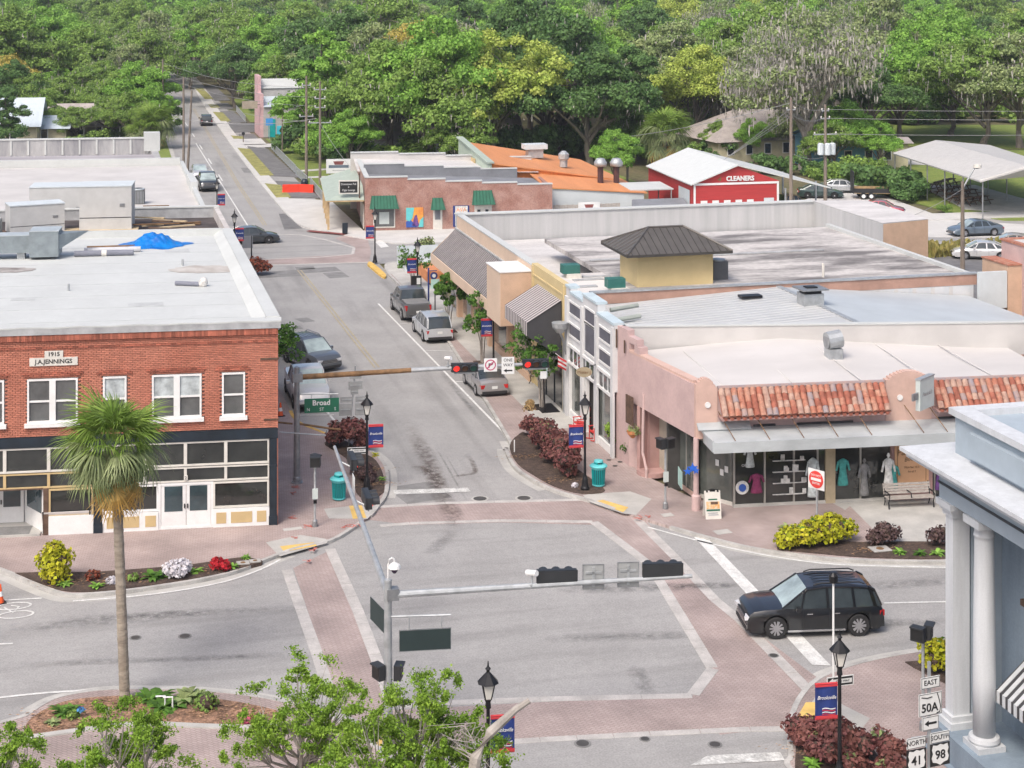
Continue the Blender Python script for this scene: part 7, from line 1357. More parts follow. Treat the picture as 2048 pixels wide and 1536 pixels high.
# flat trailer
tr = thing('flat_trailer', 'black twin axle trailer with timber deck and tall ramp gate', 'trailer', (79.2,158.8), -.3); MB().box(-1.6,2.6,-1,1,.62,.72).build('deck', 'wood_tan', tr); MB().box(-1.65,-1.55,-1,1,.6,2.9).build('ramp_gate', 'trim_black', tr)
for s in (-1,1): MB().box(-1.6,2.6,s*1.0-.05,s*1.0+.05,.7,1.15).build('side_rail', 'wood_tan' if s > 0 else 'trim_black', tr)
for x in (-.6,.2): 
    for s in (-1,1): w_ = MB().lathe([(.2,-.1),(.36,-.1),(.36,.1),(.2,.1)],16).xf(Matrix.Translation((x,s*1.1,.36)) @ Matrix.Rotation(R(90),4,'X')).build('wheel', 'rubber', tr); MB().disc((x,s*1.19,.36),.2,'y',.03).build('hub', 'white', w_)
MB().tube([(2.6,0,.6),(3.9,0,.55)],.07,6).build('drawbar', 'trim_black', tr)

# ================================================================ vegetation
def leafmat(name, c, c2, island=.35, scale=.5, transl=.3): return mat(name, c, .6, var=.2, scale=scale, c2=c2, island=island, transl=transl, spec=.25)
leafmat('leaf_oak', (.155,.265,.055), (.27,.40,.09)); leafmat('leaf_bright', (.18,.36,.055), (.28,.48,.09)); leafmat('leaf_yellow', (.32,.43,.075), (.48,.55,.13)); leafmat('leaf_dark', (.085,.175,.055), (.15,.26,.075)); leafmat('leaf_gold', (.42,.36,.07), (.52,.44,.12)); leafmat('leaf_olive', (.20,.28,.105), (.33,.39,.17))
leafmat('leaf_fresh', (.16,.29,.03), (.26,.40,.05), scale=1.2); leafmat('leaf_purple', (.17,.062,.065), (.26,.115,.095), scale=2); leafmat('leaf_purple_dark', (.10,.065,.07), (.16,.10,.09), scale=2); leafmat('leaf_lime', (.36,.40,.02), (.50,.46,.03), scale=2); leafmat('leaf_green', (.07,.17,.025), (.12,.24,.04), scale=2); leafmat('petal_red', (.5,.015,.03), (.6,.05,.06), scale=3); leafmat('petal_white', (.7,.68,.72), (.75,.73,.75), .1, 3); leafmat('leaf_rust', (.22,.05,.035), (.3,.1,.05), scale=3); leafmat('straw', (.42,.28,.12), (.5,.36,.18), scale=3)
mat('moss', (.33,.31,.28), .95, var=.3, scale=.6, c2=(.47,.445,.41), island=.3, transl=.2); mat('bark', (.12,.10,.085), .95, var=.35, scale=2, c2=(.2,.175,.15), stretch=(3,3,.7)); mat('bark_pale', (.3,.27,.24), .95, var=.3, scale=2, stretch=(3,3,.6)); mat('dead_wood', (.34,.31,.28), .95, var=.25, scale=2)
def quads(C, Nn, S, name, m, asp=.75, parent=None, bend=.15):
    """many small leaf faces: centres C, normals Nn, sizes S"""
    n = len(C); Nn = Nn/np.maximum(1e-6,np.linalg.norm(Nn,axis=1))[:,None]; a = rng.normal(size=(n,3)); a -= (a*Nn).sum(1)[:,None]*Nn; a /= np.maximum(1e-6,np.linalg.norm(a,axis=1))[:,None]; b = np.cross(Nn,a)
    s = S[:,None]; p0 = C-a*s; p1 = C-b*s*asp+Nn*s*bend; p2 = C+a*s; p3 = C+b*s*asp+Nn*s*bend
    V = np.stack([p0,p1,p2,p3],1).reshape(-1,3).astype(np.float32)
    me = bpy.data.meshes.new(name); me.vertices.add(4*n); me.vertices.foreach_set('co', V.ravel()); me.loops.add(4*n); me.loops.foreach_set('vertex_index', np.arange(4*n,dtype=np.int32)); me.polygons.add(n); me.polygons.foreach_set('loop_start', np.arange(0,4*n,4,dtype=np.int32)); me.polygons.foreach_set('loop_total', np.full(n,4,dtype=np.int32)); me.update(); me.validate()
    me.materials.append(MT[m]); return me
def unit(n):
    v = rng.normal(size=(n,3)); return v/np.linalg.norm(v,axis=1)[:,None]
def clump_leaves(cs, rs, per, size, up=.35, lo=-.55, jit=.55, sq=.8, fill=False):
    Cs, Ns, Ss = [], [], []
    for c, r in zip(cs, rs):
        k = max(4,int(per*(.7+.6*rng.random()))); d = unit(k*2); d = d[d[:,2] > lo][:k]; rr = r*(.55+.55*rng.random(len(d))) if not fill else r*1.25*rng.random(len(d))**.6
        p = np.array(c)+d*rr[:,None]*np.array((1,1,sq))
        if fill: ax = unit(1)[0]*np.array((1,1,.6)); p = np.array(c)+np.outer(rng.normal(size=len(d)),ax)*r*.85+rng.normal(size=d.shape)*r*.36*np.array((1,1,.8))
        Cs.append(p); Ns.append(d+jit*rng.normal(size=d.shape)+np.array((0,0,up))); Ss.append(size*(.6+.8*rng.random(len(d))))
    return np.concatenate(Cs), np.concatenate(Ns), np.concatenate(Ss)
def oak_proto(label_leaf, H_, R_, ncl, per, leaf, seed, moss=0, flat=.62, trunk=.45, shape='oak', bark='bark'):
    global rng; rng = np.random.default_rng(seed)
    base = H_*.10 if shape == 'oak' else H_*.08; cz = base+(H_-base)*.45; rz_ = (H_-base)*.55
    nl = 9 if shape == 'oak' else 8; lob = []
    for i in range(nl):              # a handful of uneven limbs' masses rather than one dome
        a_ = 2.4*i+rng.random()*1.2; q = rng.random()
        if shape == 'cone': zc = base+(H_-base)*(.12+.80*i/(nl-1)); rr = R_*(.62-.40*i/(nl-1))*(.4+.6*rng.random()); lr = R_*(.50-.26*i/(nl-1))*(.8+.4*rng.random())
        else: rr = R_*(.0 if i == 0 else .38+.40*q); zc = base+(H_-base)*(.78 if i == 0 else .28+.45*rng.random()*(1.15-rr/R_)+.08); lr = R_*(.30+.18*rng.random())
        lob.append((rr*math.cos(a_),rr*math.sin(a_),zc,lr))
    cl, rl = [], []
    per_l = max(4,ncl//nl)
    for (lx,ly,lz,lr) in lob:
        dd_ = unit(per_l*3); dd_ = dd_[dd_[:,2] > -.35][:per_l]
        for q in dd_: f = .70+.45*rng.random(); cl.append((lx+q[0]*lr*f,ly+q[1]*lr*f,min(H_*1.02,lz+q[2]*lr*.72*f))); rl.append(lr*(.24+.30*rng.random()))
    cs = np.array(cl); rs = np.array(rl)
    C, N_, S_ = clump_leaves(cs, rs, per, leaf, up=.45, sq=.62, jit=.6)
    ex = int(len(C)*.10); ii = rng.integers(len(C),size=ex); C[ii] += rng.normal(size=(ex,3))*R_*.045      # stray sprigs that break the outline
    crown = quads(C, N_, S_, 'crown', label_leaf)
    tb = MB(); r0 = trunk; lean = (rng.random()-.5)*R_*.2
    tb.tube([(0,0,-.2),(lean*.3,0,base*.5),(lean,.1,base),(lean*1.2,.3,cz)],[r0*1.3,r0,r0*.8,r0*.3],8)
    for (lx,ly,lz,lr) in lob:
        z0 = min(lz*.6,H_*(.14+.2*rng.random())); tb.tube([(lean*.5,0,z0),(lx*.4+.3*rng.normal(),ly*.4+.3*rng.normal(),z0+(lz-z0)*.45),(lx*.85,ly*.85,lz-lr*.2),(lx*1.2,ly*1.2,lz+lr*.3)],[r0*.55,r0*.38,r0*.2,r0*.05],6)
    for k in range(14):
        c = cs[rng.integers(len(cs))]; l0 = lob[rng.integers(len(lob))]; tb.tube([(l0[0]*.7,l0[1]*.7,l0[2]-l0[3]*.3),lerp((l0[0]*.7,l0[1]*.7,l0[2]),tuple(c),.5),tuple(c)],[r0*.16,r0*.1,r0*.03],5)
    tme = bpy.data.meshes.new('trunk'); tme.from_pydata(tb.v,[],tb.f); tme.materials.append(MT[bark])
    mme = None
    if moss:
        low = cs[np.argsort(cs[:,2]+rng.normal(size=len(cs))*R_*.6)[:max(3,int(len(cs)*.85))]]; mv, mf = [], []
        for _ in range(moss):
            c = low[rng.integers(len(low))]; o = unit(1)[0]*R_*.26*rng.random()**.4; x, y, z = c+o; L = .25+.95*rng.random()**1.8; w = .03+.07*rng.random(); a = rng.random()*6.28; i = len(mv); dx, dy = math.cos(a)*w, math.sin(a)*w; s = (rng.random(2)-.5)*.4
            mv += [(x-dx,y-dy,z),(x+dx,y+dy,z),(x+dx*.7+s[0]*.5,y+dy*.7+s[1]*.5,z-L*.6),(x+s[0],y+s[1],z-L),(x-dx*.8+s[0]*.5,y-dy*.8,z-L*.55)]; mf.append((i,i+1,i+2,i+3,i+4))
        mme = bpy.data.meshes.new('spanish_moss'); mme.from_pydata(mv,[],mf); mme.materials.append(MT['moss'])
    return crown, tme, mme
def tree(name, label, proto, loc, rz, s, group=None, sz=None):
    t = thing(name, label, 'tree', loc, rz, group); t.scale = (s,s,sz or s)
    for me, nm in ((proto[1],'trunk'),(proto[0],'crown'),(proto[2],'spanish_moss')):
        if me: link(nm, me, None, t, kind='stuff' if nm == 'spanish_moss' else None)
    return t
P_ = {
 'oak1': oak_proto('leaf_oak',15,8.6,150,320,.175,1,moss=900), 'oak2': oak_proto('leaf_oak',14,8.0,140,320,.175,2,moss=300), 'bright1': oak_proto('leaf_bright',15,7.8,140,320,.175,3), 'bright2': oak_proto('leaf_bright',17,6.8,140,300,.175,4,shape='cone'),
 'yellow': oak_proto('leaf_yellow',15,8.4,140,320,.17,5), 'dark1': oak_proto('leaf_dark',15,8.2,140,320,.18,6,moss=300), 'dark2': oak_proto('leaf_dark',17,7.0,140,300,.18,7,shape='cone'), 'olive': oak_proto('leaf_olive',14,8.0,130,230,.17,8,moss=1800), 'gold': oak_proto('leaf_gold',14,7.0,120,300,.17,9), 'mossy': oak_proto('leaf_olive',17,8.4,120,120,.17,10,moss=5200,trunk=.7,bark='bark_pale'),
}
LBL = {'oak1': ('broad green live oak with hanging moss in the wood beyond the town','oak_tree'),'oak2': ('rounded mid green oak in the wood beyond the town','oak_tree'),'bright1': ('bright fresh green spreading tree in the wood beyond the town','broadleaf_tree'),'bright2': ('tall bright green pointed tree in the wood beyond the town','broadleaf_tree'),'yellow': ('yellow green flowering broad crowned tree in the wood beyond the town','broadleaf_tree'),'dark1': ('dark green dense broad tree in the wood beyond the town','broadleaf_tree'),'dark2': ('tall dark green tree in the wood beyond the town','broadleaf_tree'),'olive': ('olive grey tree thick with hanging moss in the wood beyond the town','oak_tree'),'gold': ('golden leaved tree in the wood beyond the town','broadleaf_tree'),'mossy': ('sparse pale tree covered in grey moss in the wood beyond the town','oak_tree')}
S_, C_2 = math.sin(math.atan(844/3300)), math.cos(math.atan(844/3300))
rt_ = random.Random(21)
def bearing(px, d): l = (px-1024)*d/3300; return (d*S_+l*C_2, d*C_2-l*S_)
# wood edge: bearing across the view -> distance at which the trees begin
EDGE = ((-400,226),(0,240),(170,246),(255,232),(325,240),(332,352),(455,352),(470,268),(500,262),(600,262),(625,215),(700,200),(900,196),(1000,206),(1250,205),(1300,222),(1500,222),(1640,214),(1700,245),(1800,248),(1860,262),(2048,262),(2500,262))
def edge(px):
    for (a, b), (c, d) in zip(EDGE, EDGE[1:]):
        if px <= c: return b+(d-b)*(px-a)/(c-a)
    return EDGE[-1][1]
count = 0; d = 198.
spots = []
while d < 600:
    step = 15+d*.010; px = -260+rt_.uniform(0,60)
    while px < 2320:
        e = edge(px)
        if d > e: 
            x, y = bearing(px, d+rt_.uniform(-4,4)); spots.append((d,px,x,y))
        px += step/d*3300*rt_.uniform(.85,1.15)
    d += step*.86
spots.sort()
KINDW = (('oak1',20),('oak2',16),('bright1',15),('bright2',6),('yellow',8),('dark1',12),('dark2',7),('olive',10),('gold',2.2),('mossy',3))
far = []
cnt = {}
for (d, px, x, y) in spots:
    k = rt_.choices([a for a, _ in KINDW],[b for _, b in KINDW])[0]
    if px < 620: k = rt_.choices(('oak1','oak2','bright1','dark1','bright2','olive'),(30,22,18,12,6,6))[0]
    if px > 1480 and d < 330: k = rt_.choices(('mossy','olive','oak1','bright1','dark1','yellow'),(14,14,10,14,8,4))[0]
    s = rt_.uniform(.85,1.25); tall = rt_.uniform(.85,1.15)
    if -20 < px < 330 and d < 262: s *= .72
    if 330 < px < 470: s *= .9
    if count < 292:
        zone = 'left of the far street' if px < 332 else 'closing the far street end' if px < 470 else 'behind the pink far shop' if px < 640 else 'behind the old brick shop' if px < 940 else 'behind the orange hall' if px < 1270 else 'behind the red laundry' if px < 1500 else 'around the blue house' if px < 1710 else 'beyond the picnic pavilion'
        de = d-edge(px); depth = ('at the wood edge ' if de < 22 else 'inside the wood ' if de < 60 else 'deep in the wood ')
        tree(LBL[k][1], LBL[k][0].replace('in the wood beyond the town', depth+zone), P_[k], (x,y), rt_.uniform(0,6.28), s, 'trees of the wood beyond the town', s*tall); count += 1
    else: far.append((x,y,k,s))
if far:
    cvs = []; lo = {k: quads(*clump_leaves(*(lambda q: (np.stack([q[:,0]*6.4,q[:,1]*6.4,9+q[:,2]*4.6],1), 1.5+.9*rng.random(len(q))))((lambda u: u[u[:,2] > -.3][:45])(unit(110))), 34, .75), 'far_leaves', 'leaf_oak') for k in ('a','b','c')}
    base = []
    for me in lo.values():
        a = np.zeros(len(me.vertices)*3, np.float32); me.vertices.foreach_get('co', a); base.append(a.reshape(-1,3))
    for mname in ('leaf_oak','leaf_bright','leaf_dark'):
        V = []
        for i, (x, y, k, s) in enumerate(far):
            if ('leaf_oak','leaf_bright','leaf_dark')[i % 3] != mname: continue
            b_ = base[i % 3]; a = rt_.uniform(0,6.28); r_ = np.array(((math.cos(a),-math.sin(a),0),(math.sin(a),math.cos(a),0),(0,0,1)),np.float32); V.append((b_*s) @ r_.T+np.array((x,y,0),np.float32))
        if not V: continue
        V = np.concatenate(V); n = len(V)//4; me = bpy.data.meshes.new('far_wood'); me.vertices.add(4*n); me.vertices.foreach_set('co',V.ravel()); me.loops.add(4*n); me.loops.foreach_set('vertex_index',np.arange(4*n,dtype=np.int32)); me.polygons.add(n); me.polygons.foreach_set('loop_start',np.arange(0,4*n,4,dtype=np.int32)); me.polygons.foreach_set('loop_total',np.full(n,4,dtype=np.int32)); me.update()
        o = link('far_wood', me, mname, None, False, 'stuff'); tag(o, {'leaf_oak':'mid green far treetops merging at the back of the wood','leaf_bright':'bright green far treetops merging at the back of the wood','leaf_dark':'dark green far treetops merging at the back of the wood'}[mname], 'wood')
# particular trees at the wood edge
def at_px(px, base_y): d = 3300*24/(base_y+60); return bearing(px, d)
HERO = (('yellow',985,330,1.12,'large yellow green tree rising behind the orange hall','broadleaf_tree'),('oak1',860,338,1.0,'mossy oak standing behind the old brick shop','oak_tree'),('oak2',775,330,1.05,'round oak left of the mossy oak behind the old brick shop','oak_tree'),('bright2',650,318,.95,'bright green tree behind the pair of utility poles','broadleaf_tree'),('dark1',1180,330,1.0,'dark dense tree behind the laundry carport','broadleaf_tree'),('dark2',1270,322,.85,'dark tall tree left of the palm behind the laundry','broadleaf_tree'),('yellow',1390,300,.95,'yellow green tree above the grey roofed house','broadleaf_tree'),('mossy',1610,338,1.15,'great sparse tree draped in grey moss beside the blue house','oak_tree'),('mossy',1545,300,1.0,'grey mossy tree over the grey roofed house','oak_tree'),('bright1',1690,335,.55,'bright green young tree beside the mossy trunk','broadleaf_tree'),('oak1',1965,292,1.05,'mossy oak with dark trunk on the slope lawn','oak_tree'),('olive',2040,296,1.1,'olive mossy oak at the slope lawn edge','oak_tree'),('bright1',1230,372,.42,'small fresh green tree behind the orange roof','broadleaf_tree'),('oak1',70,262,.62,'mossy oak behind the tall metal roofed house','oak_tree'),('oak1',165,255,.66,'mossy oak shading the porch house','oak_tree'),('oak2',235,268,.62,'mossy round oak right of the porch house','oak_tree'),('dark2',15,305,.5,'dark tree in front of the tall metal roofed house','broadleaf_tree'),('gold',20,250,.8,'golden tree at the left edge over the metal roofs','broadleaf_tree'),('bright1',380,178,.9,'bright tree overhanging the end of the street','broadleaf_tree'),('oak1',285,205,.95,'mossy oak leaning over the far left pavement','oak_tree'),('oak2',560,255,.75,'round oak behind the pink far shop','oak_tree'),('dark1',470,215,.8,'dark tree beside the far upper lawn','broadleaf_tree'),('oak1',1120,305,.95,'mossy oak between the yellow tree and the laundry','oak_tree'),('bright2',610,300,.62,'slim bright tree beside the pink far shop','broadleaf_tree'),('oak1',215,284,.46,'low mossy oak in front of the porch house','oak_tree'),('oak2',262,290,.5,'low round oak beside the left verge palms','oak_tree'),('oak2',95,283,.4,'low round oak between the metal roofed annex and the porch house','oak_tree'),('bright1',300,272,.5,'bright low tree beside the left verge pole','broadleaf_tree'),('oak1',150,286,.36,'small mossy oak before the porch house wall','oak_tree'),('oak1',1900,272,.95,'mossy oak beyond the pavilion ridge','oak_tree'),('bright1',1800,280,.9,'bright spreading tree left of the pavilion','broadleaf_tree'),('dark1',1740,285,.8,'dark tree behind the pavilion bushes','broadleaf_tree'),('olive',1470,285,.95,'olive mossy oak behind the grey hipped roof','oak_tree'))
for k, px, by, s, lab, nm in HERO: tree(nm, lab, P_[k], at_px(px,by), rt_.uniform(0,6), s)
# undergrowth bushes
bushp = quads(*clump_leaves([(rt_.uniform(-1.9,1.9),rt_.uniform(-1.2,1.2),rt_.uniform(.3,1.7)) for x in range(26)],[rt_.uniform(.3,.75) for x in range(26)],120,.12), 'foliage', 'leaf_oak'); bushd = quads(*clump_leaves([(rt_.uniform(-1.9,1.9),rt_.uniform(-1.2,1.2),rt_.uniform(.3,1.9)) for x in range(26)],[rt_.uniform(.3,.75) for x in range(26)],120,.13), 'foliage', 'leaf_dark')
def bush(px, by, s, label, dark=False, sz=None):
    t = thing('bush', label, 'bush', at_px(px,by), rt_.uniform(0,6), 'bushes at the wood edge'); t.scale = (s,s,sz or s); link('foliage', bushd if dark else bushp, None, t); MB().tube([(0,0,0),(0,0,.9)],.08,5).build('stem', 'bark', t)
for px, by, s, dk_ in ((1700,378,1.3,0),(1660,372,1.2,0),(1750,385,1.4,1),(1790,392,1.5,1),(1815,400,1.2,1),(1630,352,1.0,1),(1330,330,1.3,0),(1370,325,1.2,0),(1430,322,1.2,1),(1530,345,1.1,1),(1720,362,1.4,0),(680,400,.8,0),(700,372,1.0,1),(200,288,1.0,0),(240,284,1.0,1),(150,292,.7,0),(660,390,.7,0),(1890,425,.4,0),(1560,350,1.0,1)): bush(px,by,s,('dark green' if dk_ else 'fresh green')+' bush '+('below the pavilion eave' if px > 1770 else 'behind the flat trailer' if px > 1690 else 'beside the transformer pole' if px > 1600 else 'beside the blue house' if px > 1500 else 'under the grey roofed house' if px > 1400 else 'behind the laundry roof' if px > 1300 else 'beside the logo board' if px > 600 else 'before the porch house'),bool(dk_))
ru = random.Random(77)
def zone_of(px): return 'left of the far street' if px < 332 else 'near the pink far shop' if px < 640 else 'behind the old brick shop' if px < 940 else 'behind the orange hall' if px < 1270 else 'behind the red laundry' if px < 1500 else 'around the blue house' if px < 1710 else 'beyond the picnic pavilion'
for i in range(95):
    px = ru.uniform(-60,2100)
    if 325 < px < 470: continue
    d_ = edge(px)+ru.uniform(-6,16); dk_ = ru.random() < .5
    t = thing('bush', ('dark green' if dk_ else 'fresh green')+' leafy undergrowth clump at the wood foot '+zone_of(px), 'bush', bearing(px,d_), ru.uniform(0,6), 'undergrowth along the wood edge'); q = ru.uniform(1.1,2.1); t.scale = (q*1.2,q,q*ru.uniform(.8,1.4)); link('foliage', bushd if dk_ else bushp, None, t)
for k, px, by, s, lab, nm in (('bright1',1505,322,.36,'small fresh tree hiding the grey house corner','broadleaf_tree'),('oak2',1440,318,.34,'small round oak before the grey roofed house','oak_tree'),('oak1',1665,345,.42,'small mossy oak beside the blue house wall','oak_tree'),('bright1',1760,345,.4,'small bright tree behind the trailer gate','broadleaf_tree'),('olive',1575,318,.5,'small olive oak between the grey and blue houses','oak_tree'),('bright1',700,345,.5,'bright low tree behind the logo board','broadleaf_tree'),('oak2',915,350,.5,'round low oak behind the green hall front','oak_tree')): tree(nm, lab, P_[k], at_px(px,by), ru.uniform(0,6), s)
# dry grasses along the car park
gr = MB()
for i in range(900):
    x = 60.5+rt_.random()*15; y = 124.5+rt_.random()*1.6; h = rt_.uniform(.6,1.7); a = rt_.uniform(0,6.28); w = .06; dx, dy = math.cos(a)*.5, math.sin(a)*.5; gr.add([(x-w,y,0),(x+w,y,0),(x+dx*.4,y+dy*.4,h*.8),(x+dx,y+dy,h*.7)],[(0,1,2),(2,1,3)])
o = gr.build('ornamental_grass', leafmat('leaf_drygrass', (.25,.25,.07), (.4,.33,.12), scale=2) and 'leaf_drygrass', kind='stuff'); tag(o, 'shaggy yellow green ornamental grass along the car park', 'grass')
# ---------------------------------------------------------------- palms
def frond_mesh(seed, L=1.5, n=26, droop=.6, fold=.5):
    r_ = random.Random(seed); v, f = [], []
    # petiole along +x then a fan of narrow blades
    pl = L*.75
    v += [(0,-.02,0),(0,.02,0),(pl,.012,.06),(pl,-.012,.06)]; f.append((0,1,2,3))
    for i in range(n):
        t = i/(n-1)*2-1; a = t*1.75; ln = L*(1.0-.28*abs(t)**2)*r_.uniform(.88,1.08); ca, sa = math.cos(a), math.sin(a); w = .028*L/1.5*1.2
        x0, y0, z0 = pl, 0, .06; i0 = len(v); dz = droop*r_.uniform(.7,1.3)
        P = []
        for q in (0,.35,.7,1.0):
            e = ln*q; z = z0+.16*math.sin(q*2.2)*fold-dz*ln*q*q*(.35+.65*abs(t)) - .25*dz*q*q
            P.append((x0+ca*e*(1-.18*q*dz), y0+sa*e*(1-.12*q*dz), z))
        for (x, y, z), ww in zip(P, (w*.5,w,w*.75,w*.06)): v += [(x+sa*ww,y-ca*ww,z),(x-sa*ww,y+ca*ww,z)]
        for q in range(3): f.append((i0+2*q,i0+2*q+1,i0+2*q+3,i0+2*q+2))
    me = bpy.data.meshes.new('frond'); me.from_pydata(v,[],f); return me
leafmat('frond_green', (.14,.24,.035), (.24,.34,.07), .4, 1.2); leafmat('frond_dead', (.55,.33,.08), (.6,.42,.14), .35, 2); leafmat('frond_grey', (.19,.25,.10), (.32,.36,.19), .4, 1.)
def fronds(seed0, m, **k):
    out = []
    for s in range(4): me = frond_mesh(seed0+s,**k); me.materials.append(MT[m]); out.append(me)
    return out
FG, FD, FO = fronds(1,'frond_green',droop=.6,n=30), fronds(10,'frond_dead',L=1.25,droop=1.1), fronds(20,'frond_grey',droop=.95,n=30)
mat('palm_bark', (.22,.185,.145), .95, var=.3, scale=2.5, c2=(.33,.29,.235), stretch=(1,1,3.2), bump=.5, bscale=9)
def palm(loc, label, h, s, n=40, r0=.17, lean=(0,0), dead=12):
    t = thing('palm_tree', label, 'palm tree', (*loc,0), 0); pts = [(lean[0]*q,lean[1]*q,h*q) for q in (0,.03,.25,.5,.75,1)]
    r2 = random.Random(9); ns = int(h*9); pts = [(lean[0]*q/ns,lean[1]*q/ns,h*q/ns) for q in range(ns+1)]
    MB().tube(pts,[r0*(1.32 if q < 2 else 1.0-.08*q/ns)*(1+.045*(q % 2)+r2.uniform(-.035,.035)) for q in range(ns+1)],14).build('trunk', 'palm_bark', t)
    tx, ty = lean; r_ = random.Random(int(h*10))
    for k in range(n+dead):
        dd = k >= n; u = (k+.5)/n if not dead or not dd else 1; a = k*2.39996
        el = (1.4-1.95*u**.9+r_.uniform(-.22,.22)) if not dd else -.78-.4*r_.random()
        me = (r_.choice(FD) if dd else (r_.choice(FG) if u < .6 else r_.choice(FO))); o = bpy.data.objects.new('frond', me); col.objects.link(o); o.parent = t
        o.location = (tx+.08*math.cos(a),ty+.08*math.sin(a),h+.35-.5*u-(.25 if dd else 0)); o.rotation_mode = 'ZYX' if False else 'XYZ'; o.rotation_euler = (r_.uniform(-.25,.25),-el,a+r_.uniform(-.15,.15)); q = s*r_.uniform(.74,1.14)*(1.12 if dd else (.72 if u < .15 else 1)); o.scale = (q,q,q)
    return t
palm((1.11, 55.43),'tall cabbage palm with yellowing lower fronds in the near bed',8.35,.79,n=60,lean=(-.3,.0),dead=12)
palm(at_px(305,298),'bushy palm among the trees beside the left verge',3.2,1.5,n=30,r0=.25,dead=4); palm(at_px(1330,345),'grey green cabbage palm behind the red laundry',4.6,1.7,n=34,r0=.25,dead=8); palm(at_px(285,300),'second low palm beside the left verge bushes',2.4,1.2,n=24,r0=.2,dead=3)
# ---------------------------------------------------------------- near oak boughs rising into the foot of the view
def bough_tree(loc, label, h, spread, tips, seed, name='oak_sapling', leafn=300, leaf=.032):
    r_ = random.Random(seed); t = thing(name, label, 'tree', (*loc,.12), 0); tb = MB(); tb.tube([(0,0,0),(.1,.05,h*.35),(.0,.1,h*.55)],[.16,.12,.09],8); cs, rs = [], []; tw = MB()
    for k in range(tips):
        a = r_.uniform(0,6.28); rr = spread*math.sqrt(r_.random()); zt = h*(.62+.38*r_.random()*(1-.35*(rr/spread)**2)); e = (rr*math.cos(a),rr*math.sin(a),zt); md = (e[0]*.45+r_.uniform(-.3,.3),e[1]*.45+r_.uniform(-.3,.3),h*.5+(zt-h*.5)*.45)
        tb.tube([(0,.1,h*(.35+.2*r_.random())),md,e],[.06,.035,.012],5)
        for q in range(r_.randint(3,6)):
            c = (e[0]+r_.gauss(0,.32),e[1]+r_.gauss(0,.32),e[2]+r_.gauss(0,.25)); cs.append(c); rs.append(r_.uniform(.09,.27)); tw.tube([md,lerp(md,c,.6),c],[.018,.012,.005],4)
            if r_.random() < .35: tw.tube([c,(c[0]+r_.uniform(-.4,.4),c[1]+r_.uniform(-.4,.4),c[2]+r_.uniform(-.2,.5))],[.01,.003],4)
    tb.build('trunk', 'bark_pale', t); tw.build('twigs', 'dead_wood', t); link('crown', quads(*clump_leaves(cs,rs,leafn,leaf,up=.4,lo=-.95,sq=.75,fill=True),'crown','leaf_fresh'), None, t); return t
def near(px, top_y, d): x, y = bearing(px,d); return (x,y), 24-(top_y+60)*d/3300-.12
for px, ty, d_, sp, tips, lab, sd in ((600,1335,43,1.7,22,'fresh green young oak before the west crosswalk',3),(840,1345,42,1.35,18,'fresh green young oak crown around the near signal mast',4),(240,1400,41.5,1.3,18,'fresh green young oak below the palm trunk',5),(25,1432,41,.9,10,'fresh green young oak at the plaza left edge',6),(760,1440,40,1.5,16,'low fresh green oak crown before the near signal mast',7),(140,1475,40,1.0,9,'low fresh green oak crown on the near paving',8),(920,1455,41.5,.8,9,'small fresh green oak crown beside the near lamp',9)):
    l, h_ = near(px,ty,d_); bough_tree(l,lab,h_,sp,tips,sd)
l, h_ = near(960,1440,41); dt = thing('dead_tree', 'grey dead limb with broken end and bare twigs beside the near lamp', 'tree', (*l,.12)); tb = MB(); tb.tube([(-.6,0,0),(-.4,0,h_*.5),(-.1,0,h_-.9),(.25,0,h_-.35),(.95,.1,h_+.12),(1.3,.1,h_+.3)],[.2,.17,.15,.13,.09,.075],8)
for k in range(12): a = random.uniform(0,6.28); z = h_*random.uniform(.72,.96); tb.tube([(-.2,0,z),(-.2+random.uniform(-.9,.5),random.uniform(-.4,.4),z+random.uniform(0,.5)),(-.2+random.uniform(-1.6,.7),random.uniform(-.7,.7),z+random.uniform(.1,.7))],[.02,.012,.004],4)
tb.build('limb', 'dead_wood', dt)
# ---------------------------------------------------------------- street trees (crape myrtles)
def myrtle(loc, label, h, r, seed, m='leaf_green', stems=4, dens=70):
    r_ = random.Random(seed); t = thing('crape_myrtle', label, 'tree', (*loc,.12), 0, 'crape myrtles along the pavements'); tb = MB(); cs, rs = [], []
    for k in range(stems):
        a = k*6.28/stems+r_.uniform(-.4,.4); e = (r*.5*math.cos(a),r*.5*math.sin(a),h*.62); tb.tube([(.08*math.cos(a),.08*math.sin(a),0),(.15*math.cos(a),.15*math.sin(a),h*.32),e],[.045,.035,.02],6)
        for q in range(7):
            b_ = r_.uniform(0,6.28); c = (e[0]+r*.62*math.cos(b_)*r_.random()**.5,e[1]+r*.62*math.sin(b_)*r_.random()**.5,h*r_.uniform(.5,1.0)); tb.tube([e,c],[.016,.005],4); cs.append(c); rs.append(r_.uniform(.16,.34)*r)
    tb.build('trunk', 'bark_pale', t); link('crown', quads(*clump_leaves(cs,rs,dens,.085,up=.3,lo=-.8,jit=.8),'crown',m), None, t)
myrtle((23.88, 86.85),'crape myrtle with long sprays before the striped awning',4.3,1.5,1,dens=80); myrtle((23.14, 97.7),'slim crape myrtle beside the banner lamp',4.1,.9,2,'leaf_green',dens=60); myrtle((22.98, 106.63),'round clipped green street tree near the parked pickup',3.7,.85,3,dens=120); myrtle((23.5, 122.09),'feathery palm-like shrub tree behind the pickup lamp',3.0,1.2,4,dens=40); myrtle((9.6,91.5),'green street tree leaning out beside the brick building wall',4.2,1.4,5,dens=90)
